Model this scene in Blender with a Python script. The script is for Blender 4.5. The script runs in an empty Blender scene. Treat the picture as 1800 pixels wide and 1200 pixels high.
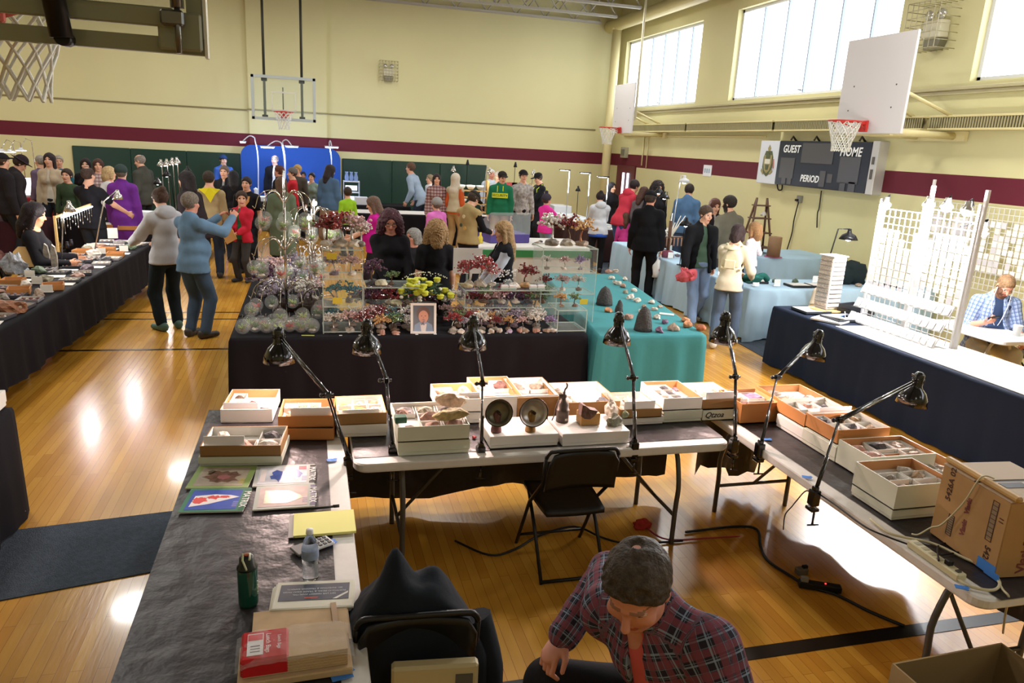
import bpy, bmesh, math, random
import numpy as np
from mathutils import Vector, Matrix, noise as mnoise
R = math.radians
scene = bpy.context.scene
COL = scene.collection
# ---------------------------------------------------------------- camera
EYE = 2.45            # height of the lens above the gym floor
FPX = 1300.0          # focal length in pixels of the 1800 px frame
def _axes():
    d = Vector((542-900, 600-236, -FPX)).normalized()
    x = Vector((5574-900, 600-513, -FPX)).normalized()
    x = (x - d*x.dot(d)).normalized()
    return x, d, x.cross(d)
_ax = _axes()
RM = Matrix((_ax[0], _ax[1], _ax[2]))            # world = RM @ camera
cam_d = bpy.data.cameras.new('camera'); cam = bpy.data.objects.new('camera', cam_d); COL.objects.link(cam)
cam_d.sensor_width = 36.0; cam_d.lens = FPX/1800*36.0; cam_d.clip_end = 200; cam_d.clip_start = .05
cam.matrix_world = Matrix.Translation((0,0,EYE)) @ RM.to_4x4()
scene.camera = cam
CAMP = Vector((0,0,EYE))
def ray(px, py): return RM @ Vector((px-900, 600-py, -FPX))
def G(px, py, z=0.0):
    r = ray(px, py); return CAMP + r*((z-EYE)/r.z)       # where that sight line meets height z
def AY(px, py, y):
    r = ray(px, py); return CAMP + r*(y/r.y)
def AX(px, py, x):
    r = ray(px, py); return CAMP + r*(x/r.x)
# ---------------------------------------------------------------- world and exposure
scene.view_settings.view_transform = 'Standard'; scene.view_settings.look = 'None'
scene.view_settings.gamma = 1.0; scene.view_settings.use_curve_mapping = False
scene.view_settings.exposure = 0.0
w = bpy.data.worlds.new('sky'); scene.world = w; w.use_nodes = True
w.node_tree.nodes['Background'].inputs[0].default_value = (.75,.86,1,1); w.node_tree.nodes['Background'].inputs[1].default_value = 1.0
def alight(name, loc, size, power, color=(1,1,1), rot=(0,0,0), shape='DISK', size_y=None, spread=None):
    l = bpy.data.lights.new(name, 'AREA'); l.shape = shape; l.size = size; l.energy = power; l.color = color
    if size_y: l.size_y = size_y
    if spread: l.spread = spread
    o = bpy.data.objects.new(name, l); COL.objects.link(o); o.location = loc; o.rotation_euler = rot
    return o
CEIL = 7.0
for gx in (-8.5, -3.2, 2.2, 7.0):
    for gy in (-2.5, 7.0, 13.0, 18.8):
        alight('gym_lamp', (gx, gy, 6.0), .7, {-2.5:30,7.0:102,13.0:114,18.8:95}[gy], (1.0,.97,.92))
def plight(name, loc, power, color=(1,1,1), r=.03, parent=None):
    l = bpy.data.lights.new(name, 'POINT'); l.energy = power; l.color = color; l.shadow_soft_size = r
    o = bpy.data.objects.new(name, l); COL.objects.link(o); o.location = loc; o.parent = parent
    return o
# ---------------------------------------------------------------- materials
def lin(c):
    if isinstance(c, str): c = tuple(int(c[i:i+2],16)/255 for i in (0,2,4))
    return tuple((v/12.92 if v <= .04045 else ((v+.055)/1.055)**2.4) for v in c)+(1,)
_mats = {}
def mat(key, col=None, rough=.6, metal=0, emit=0, trans=0, alpha=1, coat=0, noise=0, nscale=8, bump=0, bscale=40, sheen=0, ior=1.45, spec=.5):
    if key in _mats: return _mats[key]
    if col is None: col = key
    m = bpy.data.materials.new(key if len(key) < 50 else key[:50]); m.use_nodes = True
    nt = m.node_tree; b = nt.nodes['Principled BSDF']; c = lin(col)
    b.inputs['Base Color'].default_value = c; b.inputs['Roughness'].default_value = rough; b.inputs['Metallic'].default_value = metal
    b.inputs['IOR'].default_value = ior; b.inputs['Specular IOR Level'].default_value = spec
    if trans: b.inputs['Transmission Weight'].default_value = trans
    if alpha < 1: b.inputs['Alpha'].default_value = alpha
    if coat: b.inputs['Coat Weight'].default_value = coat; b.inputs['Coat Roughness'].default_value = .12
    if sheen: b.inputs['Sheen Weight'].default_value = sheen
    if emit: b.inputs['Emission Color'].default_value = c; b.inputs['Emission Strength'].default_value = emit
    if noise or bump:
        tc = nt.nodes.new('ShaderNodeTexCoord')
    if noise:
        n = nt.nodes.new('ShaderNodeTexNoise'); n.inputs['Scale'].default_value = nscale; n.inputs['Detail'].default_value = 5
        nt.links.new(tc.outputs['Object'], n.inputs['Vector'])
        r = nt.nodes.new('ShaderNodeValToRGB'); r.color_ramp.elements[0].position = .3; r.color_ramp.elements[1].position = .72
        r.color_ramp.elements[0].color = tuple(v*(1-noise) for v in c[:3])+(1,); r.color_ramp.elements[1].color = tuple(min(1,v*(1+noise*.7)) for v in c[:3])+(1,)
        nt.links.new(n.outputs['Fac'], r.inputs['Fac']); nt.links.new(r.outputs['Color'], b.inputs['Base Color'])
    if bump:
        n2 = nt.nodes.new('ShaderNodeTexNoise'); n2.inputs['Scale'].default_value = bscale; n2.inputs['Detail'].default_value = 4
        nt.links.new(tc.outputs['Object'], n2.inputs['Vector'])
        bp = nt.nodes.new('ShaderNodeBump'); bp.inputs['Strength'].default_value = bump; bp.inputs['Distance'].default_value = .02
        nt.links.new(n2.outputs['Fac'], bp.inputs['Height']); nt.links.new(bp.outputs['Normal'], b.inputs['Normal'])
    _mats[key] = m; return m
def cloth(hexc, rough=.9): return mat('cloth_'+hexc, hexc, rough, noise=.12, nscale=5, bump=.25, bscale=14, spec=.2)
def paint(hexc, rough=.5): return mat('paint_'+hexc+str(rough), hexc, rough)
def glow(key, hexc, s): return mat(key, hexc, .5, emit=s)
def glass(key='clear_glass', hexc='eef6f4', alpha=.16): return mat(key, hexc, .04, alpha=alpha, spec=.8)
# ---------------------------------------------------------------- mesh building
class MB:
    def __init__(s): s.v=[]; s.f=[]; s.m=[]; s.sm=[]
    def add(s, vs, fs, m=0, smooth=False):
        o=len(s.v); s.v += [tuple(v) for v in vs]
        for f in fs: s.f.append(tuple(i+o for i in f)); s.m.append(m); s.sm.append(smooth)
        return s
    def box(s, c, d, m=0, rz=0, ch=0, mtx=None):
        hx,hy,hz=d[0]/2,d[1]/2,d[2]/2; T=Matrix.Translation(c)@Matrix.Rotation(rz,4,'Z')
        if mtx is not None: T = mtx@T
        if ch <= 0:
            vs=[T@Vector((x,y,z)) for x in(-hx,hx) for y in(-hy,hy) for z in(-hz,hz)]
            fs=[(0,1,3,2),(4,6,7,5),(0,4,5,1),(2,3,7,6),(0,2,6,4),(1,5,7,3)]
            return s.add(vs,fs,m)
        ch=min(ch,hx*.9,hy*.9,hz*.9)
        vs=[];idx={}
        for X in(-1,1):
            for Y in(-1,1):
                for Z in(-1,1):
                    for a in range(3):
                        p=[X*(hx-ch),Y*(hy-ch),Z*(hz-ch)]; p[a]+= (X,Y,Z)[a]*ch
                        idx[X,Y,Z,a]=len(vs); vs.append(T@Vector(p))
        fs=[]
        for a in range(3):
            b,c2=(a+1)%3,(a+2)%3
            for S in(-1,1):
                def key(u,v):
                    k=[0,0,0]; k[a]=S;k[b]=u;k[c2]=v; return (*k,a)
                q=[idx[key(-1,-1)],idx[key(1,-1)],idx[key(1,1)],idx[key(-1,1)]]
                fs.append(tuple(q if S>0 else q[::-1]))
        for a in range(3):
            b,c2=(a+1)%3,(a+2)%3
            for u in(-1,1):
                for v in(-1,1):
                    def k2(t,ax):
                        k=[0,0,0];k[a]=t;k[b]=u;k[c2]=v; return idx[(*k,ax)]
                    q=[k2(-1,b),k2(1,b),k2(1,c2),k2(-1,c2)]
                    fs.append(tuple(q if u*v>0 else q[::-1]))
        for X in(-1,1):
            for Y in(-1,1):
                for Z in(-1,1):
                    q=[idx[X,Y,Z,0],idx[X,Y,Z,1],idx[X,Y,Z,2]]
                    fs.append(tuple(q if X*Y*Z>0 else q[::-1]))
        return s.add(vs,fs,m)
    def cyl(s, p0, p1, r0, r1=None, n=12, m=0, cap=True, smooth=True):
        if r1 is None: r1=r0
        return s.tube([p0,p1],[r0,r1],n,m,cap,smooth)
    def tube(s, pts, r, n=8, m=0, cap=True, smooth=True):
        pts=[Vector(p) for p in pts]; k=len(pts)
        rs=r if isinstance(r,(list,tuple)) else [r]*k
        vs=[];fs=[]; prev=None
        for i,p in enumerate(pts):
            t=(pts[min(i+1,k-1)]-pts[max(i-1,0)])
            t = t.normalized() if t.length>1e-9 else Vector((0,0,1))
            if prev is None:
                a=t.orthogonal().normalized()
            else:
                a=prev-t*prev.dot(t); a = a.normalized() if a.length>1e-6 else t.orthogonal().normalized()
            prev=a; b=t.cross(a)
            for j in range(n):
                w=2*math.pi*j/n; vs.append(p+(a*math.cos(w)+b*math.sin(w))*rs[i])
        for i in range(k-1):
            for j in range(n):
                fs.append((i*n+j,i*n+(j+1)%n,(i+1)*n+(j+1)%n,(i+1)*n+j))
        s.add(vs,fs,m,smooth)
        if cap:
            o=len(s.v)-len(vs)
            s.f.append(tuple(o+j for j in range(n))[::-1]); s.m.append(m); s.sm.append(False)
            s.f.append(tuple(o+(k-1)*n+j for j in range(n))); s.m.append(m); s.sm.append(False)
        return s
    def lathe(s, prof, c=(0,0,0), n=24, m=0, mtx=None, smooth=True):
        vs=[];fs=[];k=len(prof); T=Matrix.Translation(c) if mtx is None else mtx
        for r,z in prof:
            for j in range(n):
                w=2*math.pi*j/n; vs.append(T@Vector((r*math.cos(w),r*math.sin(w),z)))
        for i in range(k-1):
            for j in range(n): fs.append((i*n+j,i*n+(j+1)%n,(i+1)*n+(j+1)%n,(i+1)*n+j))
        if prof[0][0]>1e-5: fs.append(tuple(range(n))[::-1])
        if prof[-1][0]>1e-5: fs.append(tuple((k-1)*n+j for j in range(n)))
        return s.add(vs,fs,m,smooth)
    def sph(s, c, r, n=10, m=0, mtx=None):
        if not isinstance(r,(tuple,list)): r=(r,r,r)
        k=max(4,n*2//3); T=Matrix.Translation(c)
        if mtx is not None: T=T@mtx
        vs=[T@Vector((0,0,-r[2]))];fs=[]
        for i in range(1,k):
            a=-math.pi/2+math.pi*i/k
            for j in range(n):
                w=2*math.pi*j/n; vs.append(T@Vector((r[0]*math.cos(a)*math.cos(w),r[1]*math.cos(a)*math.sin(w),r[2]*math.sin(a))))
        vs.append(T@Vector((0,0,r[2]))); L=len(vs)-1
        for j in range(n):
            fs.append((0,1+(j+1)%n,1+j)); fs.append((L,1+(k-2)*n+j,1+(k-2)*n+(j+1)%n))
        for i in range(k-2):
            for j in range(n): fs.append((1+i*n+j,1+i*n+(j+1)%n,1+(i+1)*n+(j+1)%n,1+(i+1)*n+j))
        return s.add(vs,fs,m,True)
    def rock(s, c, r, seed=0, m=0, rough=.35, sub=2, flat=True, rz=0):
        if not isinstance(r,(tuple,list)): r=(r,r,r)
        bm=bmesh.new(); bmesh.ops.create_icosphere(bm,subdivisions=sub,radius=1); rd=random.Random(seed)
        off=Vector((rd.uniform(-50,50),rd.uniform(-50,50),rd.uniform(-50,50)))
        cs=[Vector((rd.uniform(-1,1),rd.uniform(-1,1),rd.uniform(-.6,1))).normalized() for _ in range(7)]; ds=[rd.uniform(.62,.95) for _ in cs]
        vs=[]; Rz=Matrix.Rotation(rz,3,'Z')
        for v in bm.verts:
            p=v.co.copy()
            for n_,d_ in zip(cs,ds):
                e=p.dot(n_)-d_
                if e>0: p-=n_*e
            p*=1+rough*(mnoise.noise(p*1.7+off))+rough*.4*mnoise.noise(p*5+off)
            p=Vector((p.x*r[0],p.y*r[1],max(p.z,-.55)*r[2])); p=Rz@p
            vs.append(Vector(c)+p)
        fs=[tuple(v.index for v in f.verts) for f in bm.faces]; bm.free()
        return s.add(vs,fs,m,not flat)
    def quad(s,a,b,c,d,m=0): return s.add([a,b,c,d],[(0,1,2,3)],m)
    def prism(s, pts, z0, z1, m=0, mtx=None):
        n=len(pts); T=mtx or Matrix.Identity(4)
        vs=[T@Vector((x,y,z0)) for x,y in pts]+[T@Vector((x,y,z1)) for x,y in pts]
        fs=[tuple(range(n))[::-1],tuple(range(n,2*n))]+[(i,(i+1)%n,n+(i+1)%n,n+i) for i in range(n)]
        return s.add(vs,fs,m)
    def grid(s, fn, nu, nv, m=0, smooth=True, thick=0):
        vs=[fn(i/nu,j/nv) for j in range(nv+1) for i in range(nu+1)]
        fs=[(j*(nu+1)+i,j*(nu+1)+i+1,(j+1)*(nu+1)+i+1,(j+1)*(nu+1)+i) for j in range(nv) for i in range(nu)]
        return s.add(vs,fs,m,smooth)
    def tf(s, mtx, start=0):
        for i in range(start,len(s.v)): s.v[i]=tuple(mtx@Vector(s.v[i]))
        return s
    def build(s, name, mats, parent=None, loc=(0,0,0), rot=(0,0,0), sharp=None):
        me=bpy.data.meshes.new(name); me.from_pydata(s.v,[],s.f)
        if not isinstance(mats,(list,tuple)): mats=[mats]
        for m in mats: me.materials.append(m)
        me.polygons.foreach_set('material_index',s.m); me.polygons.foreach_set('use_smooth',s.sm); me.update()
        o=bpy.data.objects.new(name,me); COL.objects.link(o); o.location=loc; o.rotation_euler=rot; o.parent=parent
        return o
def solid(o, t, off=-1):
    md=o.modifiers.new('thick','SOLIDIFY'); md.thickness=t; md.offset=off; return o
def tag(o, label, cat, group=None, kind=None):
    if label: o['label']=label
    if cat: o['category']=cat
    if group: o['group']=group
    if kind: o['kind']=kind
    return o
def thing(name, label, cat, loc=(0,0,0), rz=0, group=None, tilt=(0,0)):
    o=bpy.data.objects.new(name,None); COL.objects.link(o); o.empty_display_size=.05
    o.location=loc; o.rotation_euler=(tilt[0],tilt[1],rz)
    return tag(o,label,cat,group)
def struct(o): o['kind']='structure'; return o
def dup(root, loc=None, rz=None, label=None, group=None, scale=None):
    r=root.copy(); COL.objects.link(r)
    if loc is not None: r.location=loc
    if rz is not None: r.rotation_euler.z=rz
    if scale: r.scale=(scale,)*3 if not isinstance(scale,(tuple,list)) else scale
    if label: r['label']=label
    if group: r['group']=group
    for ch in list(root.children):
        c=ch.copy(); COL.objects.link(c); c.parent=r
        for g in list(ch.children):
            d=g.copy(); COL.objects.link(d); d.parent=c
    return r
def text(name, s, size, m, parent=None, mtx=None, ext=.002, bold=0, shear=0, space=1, align='CENTER', sx=1):
    cu=bpy.data.curves.new(name,'FONT'); cu.body=s; cu.size=size; cu.extrude=ext; cu.align_x=align; cu.align_y='CENTER'; cu.offset=bold; cu.shear=shear; cu.space_character=space
    cu.materials.append(m); cu.resolution_u=3; o0=bpy.data.objects.new(name,cu); COL.objects.link(o0); bpy.context.view_layer.update(); me=bpy.data.meshes.new_from_object(o0.evaluated_get(bpy.context.evaluated_depsgraph_get())); bpy.data.objects.remove(o0); o=bpy.data.objects.new(name,me); COL.objects.link(o); o.parent=parent
    if mtx is not None: o.matrix_local=mtx@Matrix.Diagonal((sx,1,1,1))
    return o
def fr(o, x, y):      # matrix with origin o, text running along x, up along y
    x=Vector(x).normalized(); y=Vector(y).normalized(); z=x.cross(y)
    return Matrix((( x.x,y.x,z.x,o[0]),(x.y,y.y,z.y,o[1]),(x.z,y.z,z.z,o[2]),(0,0,0,1)))
# ================================================================ the gym
XR, YB, XL, YF = 9.1, 22.3, -13.0, -5.0
def wall_mat(name, stripe=True, base='d6d09f'):
    m=bpy.data.materials.new(name); m.use_nodes=True; nt=m.node_tree; b=nt.nodes['Principled BSDF']; b.inputs['Roughness'].default_value=.62
    b.inputs['Specular IOR Level'].default_value=.25
    tc=nt.nodes.new('ShaderNodeTexCoord'); sp=nt.nodes.new('ShaderNodeSeparateXYZ'); nt.links.new(tc.outputs['Object'],sp.inputs[0])
    n=nt.nodes.new('ShaderNodeTexNoise'); n.inputs['Scale'].default_value=.8; n.inputs['Detail'].default_value=6; nt.links.new(tc.outputs['Object'],n.inputs['Vector'])
    r0=nt.nodes.new('ShaderNodeValToRGB'); c=lin(base); r0.color_ramp.elements[0].color=tuple(v*.93 for v in c[:3])+(1,); r0.color_ramp.elements[1].color=tuple(v*1.03 for v in c[:3])+(1,)
    nt.links.new(n.outputs['Fac'],r0.inputs['Fac'])
    mr=nt.nodes.new('ShaderNodeMapRange'); mr.inputs[1].default_value=0; mr.inputs[2].default_value=10; nt.links.new(sp.outputs[2],mr.inputs[0])
    rp=nt.nodes.new('ShaderNodeValToRGB'); rp.color_ramp.interpolation='CONSTANT'; e=rp.color_ramp.elements
    e[0].color=(0,0,0,1); e[1].position=.2; e[1].color=(1,1,1,1); x=e.new(.238); x.color=(0,0,0,1)
    nt.links.new(mr.outputs[0],rp.inputs[0])
    mx=nt.nodes.new('ShaderNodeMix'); mx.data_type='RGBA'; nt.links.new(rp.outputs[0],mx.inputs[0]); nt.links.new(r0.outputs[0],mx.inputs[6]); mx.inputs[7].default_value=lin('64202f')
    nt.links.new(mx.outputs[2],b.inputs['Base Color'])
    # painted block joints
    bk=nt.nodes.new('ShaderNodeTexNoise'); bk.inputs['Scale'].default_value=30; nt.links.new(tc.outputs['Object'],bk.inputs['Vector'])
    bp=nt.nodes.new('ShaderNodeBump'); bp.inputs['Strength'].default_value=.08; nt.links.new(bk.outputs['Fac'],bp.inputs['Height']); nt.links.new(bp.outputs[0],b.inputs['Normal'])
    return m
WALL=wall_mat('yellow_wall_paint')
YEL=mat('yellow_enamel','d9cd97',.5)
def floor_mat():
    m=bpy.data.materials.new('maple_floor'); m.use_nodes=True; nt=m.node_tree; b=nt.nodes['Principled BSDF']
    b.inputs['Roughness'].default_value=.26; b.inputs['Coat Weight'].default_value=.35; b.inputs['Coat Roughness'].default_value=.08
    tc=nt.nodes.new('ShaderNodeTexCoord'); mp=nt.nodes.new('ShaderNodeMapping'); mp.inputs['Rotation'].default_value=(0,0,math.pi/2); nt.links.new(tc.outputs['Object'],mp.inputs[0])
    bt=nt.nodes.new('ShaderNodeTexBrick'); bt.inputs['Scale'].default_value=1; bt.inputs['Brick Width'].default_value=1.1; bt.inputs['Row Height'].default_value=.058; bt.inputs['Mortar Size'].default_value=.0012; bt.inputs['Mortar Smooth'].default_value=.3; bt.inputs['Bias'].default_value=0
    bt.offset=.37; bt.inputs['Color1'].default_value=lin('c58c30'); bt.inputs['Color2'].default_value=lin('d9a440'); bt.inputs['Mortar'].default_value=lin('8a5a26')
    nt.links.new(mp.outputs[0],bt.inputs[0])
    n=nt.nodes.new('ShaderNodeTexNoise'); n.inputs['Scale'].default_value=1.0; n.inputs['Detail'].default_value=8; n.inputs['Roughness'].default_value=.65
    mp2=nt.nodes.new('ShaderNodeMapping'); mp2.inputs['Scale'].default_value=(6,.8,1); nt.links.new(tc.outputs['Object'],mp2.inputs[0]); nt.links.new(mp2.outputs[0],n.inputs['Vector'])
    r=nt.nodes.new('ShaderNodeValToRGB'); r.color_ramp.elements[0].position=.35; r.color_ramp.elements[1].position=.75; r.color_ramp.elements[0].color=(.62,.52,.42,1); r.color_ramp.elements[1].color=(1.05,1.03,1,1)
    nt.links.new(n.outputs['Fac'],r.inputs[0])
    mx=nt.nodes.new('ShaderNodeMix'); mx.data_type='RGBA'; mx.blend_type='MULTIPLY'; mx.inputs[0].default_value=.5; nt.links.new(bt.outputs[0],mx.inputs[6]); nt.links.new(r.outputs[0],mx.inputs[7]); nt.links.new(mx.outputs[2],b.inputs['Base Color'])
    n2=nt.nodes.new('ShaderNodeTexNoise'); n2.inputs['Scale'].default_value=9; nt.links.new(mp2.outputs[0],n2.inputs['Vector'])
    bp=nt.nodes.new('ShaderNodeBump'); bp.inputs['Strength'].default_value=.06; bp.inputs['Distance'].default_value=.01; nt.links.new(n2.outputs['Fac'],bp.inputs['Height']); nt.links.new(bp.outputs[0],b.inputs['Normal'])
    return m
struct(MB().box(((XL+XR)/2,(YF+YB)/2,-.1),(XR-XL+.6,YB-YF+.6,.2)).build('floor',floor_mat()))
LINE=mat('black_court_paint','161412',.3)
def strip(name,a,b,wd,m,z=.003):
    a=Vector((*a,0));b=Vector((*b,0));d=(b-a).normalized();s=Vector((-d.y,d.x,0))*wd/2
    struct(MB().prism([((a-s).x,(a-s).y),((b-s).x,(b-s).y),((b+s).x,(b+s).y),((a+s).x,(a+s).y)],.0005,z).build(name,m))
strip('trim_1',(-1.2,2.80),(4.6,2.80),.09,LINE)
strip('trim_2',(-3,8.85),(3,8.72),.05,LINE)
strip('trim_3',(-3,10.35),(2,10.2),.04,LINE)
strip('trim_4',(-3,10.75),(2,10.6),.04,LINE)
# walls
struct(MB().box(((XL+XR)/2,YB+.15,3.5),(XR-XL+.6,.3,7.0)).build('wall_back',WALL))
struct(MB().box((XL-.15,(YF+YB)/2,3.5),(.3,YB-YF,7.0)).build('wall_left',WALL))
struct(MB().box(((XL+XR)/2,YF-.15,3.5),(XR-XL+.6,.3,7.0)).build('wall_front',WALL))
WIN=[(17.15,21.7),(10.66,15.62),(4.3,9.1),(-2.2,2.6)]
SILL,HEAD=3.68,5.57
wr=MB(); T=.3
wr.box((XR+T/2,(YF+YB)/2,SILL/2),(T,YB-YF,SILL)); wr.box((XR+T/2,(YF+YB)/2,(HEAD+7)/2),(T,YB-YF,7-HEAD))
edges=[YB]+[v for a,b in WIN for v in (b,a)]+[YF]
for a,b in zip(edges[::2],edges[1::2]): wr.box((XR+T/2,(a+b)/2,(SILL+HEAD)/2),(T,a-b,HEAD-SILL))
struct(wr.build('wall_right',WALL))
DAY=glow('daylight_pane','eaf1ff',4.2)
ALU=mat('grey_steel_frame','8f9aa8',.4,metal=.3)
for i,(a,b) in enumerate(WIN):
    f=MB(); wth=.06
    for yy in (a+wth/2,b-wth/2): f.box((XR+.17,yy,(SILL+HEAD)/2),(.1,wth,HEAD-SILL))
    for zz in (SILL+wth/2,HEAD-wth/2): f.box((XR+.17,(a+b)/2,zz),(.1,b-a,wth))
    fo=struct(f.build('window_%d'%(i+1),paint('d9dbe0')))
    n=6
    ml=MB()
    for k in range(1,n): ml.box((XR+.16,a+(b-a)*k/n,(SILL+HEAD)/2),(.05,.03,HEAD-SILL-.1))
    ml.build('mullion',ALU,fo)
    MB().box((XR+.2,(a+b)/2,(SILL+HEAD)/2),(.02,b-a-.1,HEAD-SILL-.1)).build('pane',DAY,fo)
    hn=MB(); hn.cyl((XR+.12,a+(b-a)*.5,SILL+.1),(XR+.12,a+(b-a)*.5+.12,SILL+.12),.015); hn.build('latch',ALU,fo)
struct(MB().box((XR-.05,(YF+YB)/2,3.585),(.1,YB-YF,.05),ch=.01).box((XR-.03,(YF+YB)/2,3.53),(.06,YB-YF,.05)).build('trim_5',mat('sill_grey','b9b08a',.6)))
# long wall convector with slotted grille
for i,(a,b) in enumerate([(17.05,20.3),(13.4,17.0),(10.3,13.35),(9.55,10.26),(5.5,9.47),(1.5,5.45)]):
    t=thing('convector','pale yellow slotted heater cover on the window wall, section '+['near the corner door','behind the middle basket','above the scoreboard','short, beside the near backboard','right of the near backboard','past the photo edge'][i],'heater',(XR-.16,(a+b)/2,3.1))
    L=b-a-.03
    MB().box((.0,0,.09),(.18,L,.03),ch=.005).box((0,0,-.09),(.18,L,.03),ch=.005).box((.06,0,0),(.04,L,.16)).box((.115,0,0),(.088,.2,.1)).build('cover',YEL,t)
    g=MB(); n=int(L/.045)
    for k in range(n): g.box((-.075,-L/2+(k+.5)*L/n,0),(.012,.022,.15))
    g.build('grille',mat('grille_tan','a39b72',.5),t)
    MB().box((-.055,0,0),(.004,L-.02,.15)).build('slot_backing',mat('slot_dark','4a4636',.8),t)
# ceiling, joists, duct
struct(MB().box(((XL+XR)/2,(YF+YB)/2,7.05),(XR-XL+.6,YB-YF+.6,.1)).build('ceiling',mat('deck_grey','8d8b80',.8)))
JM=mat('joist_paint','b3b0a6',.6)
for k,y in enumerate([22.1,20.9,19.3,17.7]):
    j=MB(); zb,zt=(6.08,6.62)
    x0,x1=-9,8.4
    for s in(-1,1): j.box(((x0+x1)/2,y+s*.035,zb),(x1-x0,.05,.06)); j.box(((x0+x1)/2,y+s*.035,zt),(x1-x0+.7,.05,.06))
    n=20
    for i in range(n):
        xa=x0+(x1-x0)*i/n; xb=x0+(x1-x0)*(i+.5)/n; xc=x0+(x1-x0)*(i+1)/n
        j.cyl((xa,y,zb),(xb,y,zt),.018,n=6); j.cyl((xb,y,zt),(xc,y,zb),.018,n=6)
    struct(j.build('trim_%d'%(6+k),JM))
struct(MB().cyl((8.72,22.2,6.0),(8.72,-4,6.0),.17,n=16).build('trim_10',YEL))
struct(MB().cyl((8.72,21.6,5.9),(8.72,21.6,0),.13,n=16).cyl((8.72,21.6,5.86),(8.72,21.6,6.0),.15,n=16).build('trim_11',YEL))
# pilaster, conduit on the back wall
struct(MB().box((-.52,YB-.06,3.4),(2.06,.12,6.8)).build('trim_12',WALL))
cd=MB().tube([(-13,YB-.02,3.0),(-1.62,YB-.02,3.0),(-1.57,YB-.14,3.02),(.52,YB-.14,3.03),(.56,YB-.02,3.03),(8.55,YB-.02,3.05)],.018,6)
struct(cd.build('trim_13',mat('conduit_tan','9a9270',.5)))
# wall pads
GRN=mat('green_vinyl','17382c',.45,bump=.1); BLU=mat('blue_fabric','1c4a9c',.8)
def pad(name,x0,x1,z1,m,label,y=YB,th=.06):
    t=thing(name,label,'wall pad',((x0+x1)/2,y,0)); n=max(1,round((x1-x0)/1.45))
    for k in range(n):
        ww=(x1-x0)/n; MB().box((-(x1-x0)/2+(k+.5)*ww,-th/2,z1/2+.04),(ww-.004,th,z1-.08),ch=.015).build('pad_panel',m,t)
pad('wall_pad',-5.97,-1.82,1.84,GRN,'long dark green padded panels on the back wall left of the blue backdrop')
pad('wall_pad',.92,5.16,1.84,GRN,'long dark green padded panels on the back wall right of the blue backdrop')
t=thing('stall_backdrop','tall royal blue fabric backdrop with rounded top corners behind the lit stall','backdrop',(-.45,21.75,0))
pts=[];x0,x1,zt,rr=-1.32,1.3,2.1,.3
pts=[(x0,0.02),(x1,.02)]+[(x1-rr+rr*math.cos(a),zt-rr+rr*math.sin(a)) for a in np.linspace(0,math.pi/2,8)]+[(x0+rr+rr*math.cos(a),zt-rr+rr*math.sin(a)) for a in np.linspace(math.pi/2,math.pi,8)]
MB().prism(pts,-.02,.02,mtx=Matrix.Rotation(math.pi/2,4,'X')).build('fabric',BLU,t)
fp=MB()
for x in (-.9,.9): fp.box((x,0,.01),(.06,.4,.02)); fp.build('foot',mat('black_metal','1a1a1c',.4,metal=.5),t) if x>0 else None
# caged emergency lights
def emergency(loc, label, rz, s=1):
    t=thing('emergency_light',label,'emergency light',loc,rz); c=MB(); W,H,D=.5*s,.52*s,.3*s
    for i in range(7):
        x=-W/2+W*i/6; c.tube([(x,0,-H/2),(x,-D,-H/2),(x,-D,H/2),(x,0,H/2)],.006,5)
        z=-H/2+H*i/6; c.tube([(-W/2,0,z),(-W/2,-D,z),(W/2,-D,z),(W/2,0,z)],.006,5)
    c.build('wire_guard',mat('guard_wire','b5ad8c',.4,metal=.4),t)
    MB().box((0,-.08*s,-.03*s),(.28*s,.14*s,.2*s),ch=.015).build('housing',paint('cfcab0'),t)
    MB().prism([(-.1*s,-.26*s),(.1*s,-.26*s),(.15*s,-.14*s),(-.12*s,-.14*s)],.02,.12*s,mtx=Matrix.Rotation(math.pi/2,4,'X')).build('bracket',mat('dull_metal','7d7a68',.4,metal=.6),t)
    for x in(-.09,.09):
        MB().lathe([(.02*s,.06*s),(.055*s,.04*s),(.06*s,0),(.0,-.005)],mtx=Matrix.Translation((x*s,-.13*s,.13*s))@Matrix.Rotation(R(90),4,'X')@Matrix.Rotation(R(180),4,'X'),n=14).build('lamp_head',mat('lamp_chrome','d8d8d0',.15,metal=.7),t)
emergency((2.2,YB,4.28),'grey twin-head emergency light in a wire guard high on the back wall',0)
emergency((XR,9.8,4.48),'twin-head emergency light in a wire guard between the two right-hand windows',-math.pi/2,1.25)
# door in the far right corner
DR=mat('burgundy_enamel','5c1c2b',.4)
d1=struct(MB().box((XR-.01,20.85,1.03),(.08,1.3,2.06)).build('door_1',DR))
for y in (20.62,20.95): MB().box((XR-.06,y,1.5),(.03,.1,.7)).build('lite',glow('door_lite','e6edff',3.0),d1)
MB().cyl((XR-.06,20.4,1.0),(XR-.14,20.4,1.0),.02).box((XR-.14,20.45,1.0),(.03,.14,.03)).build('door_handle',mat('steel','b8bcc0',.3,metal=.9),d1)
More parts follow.
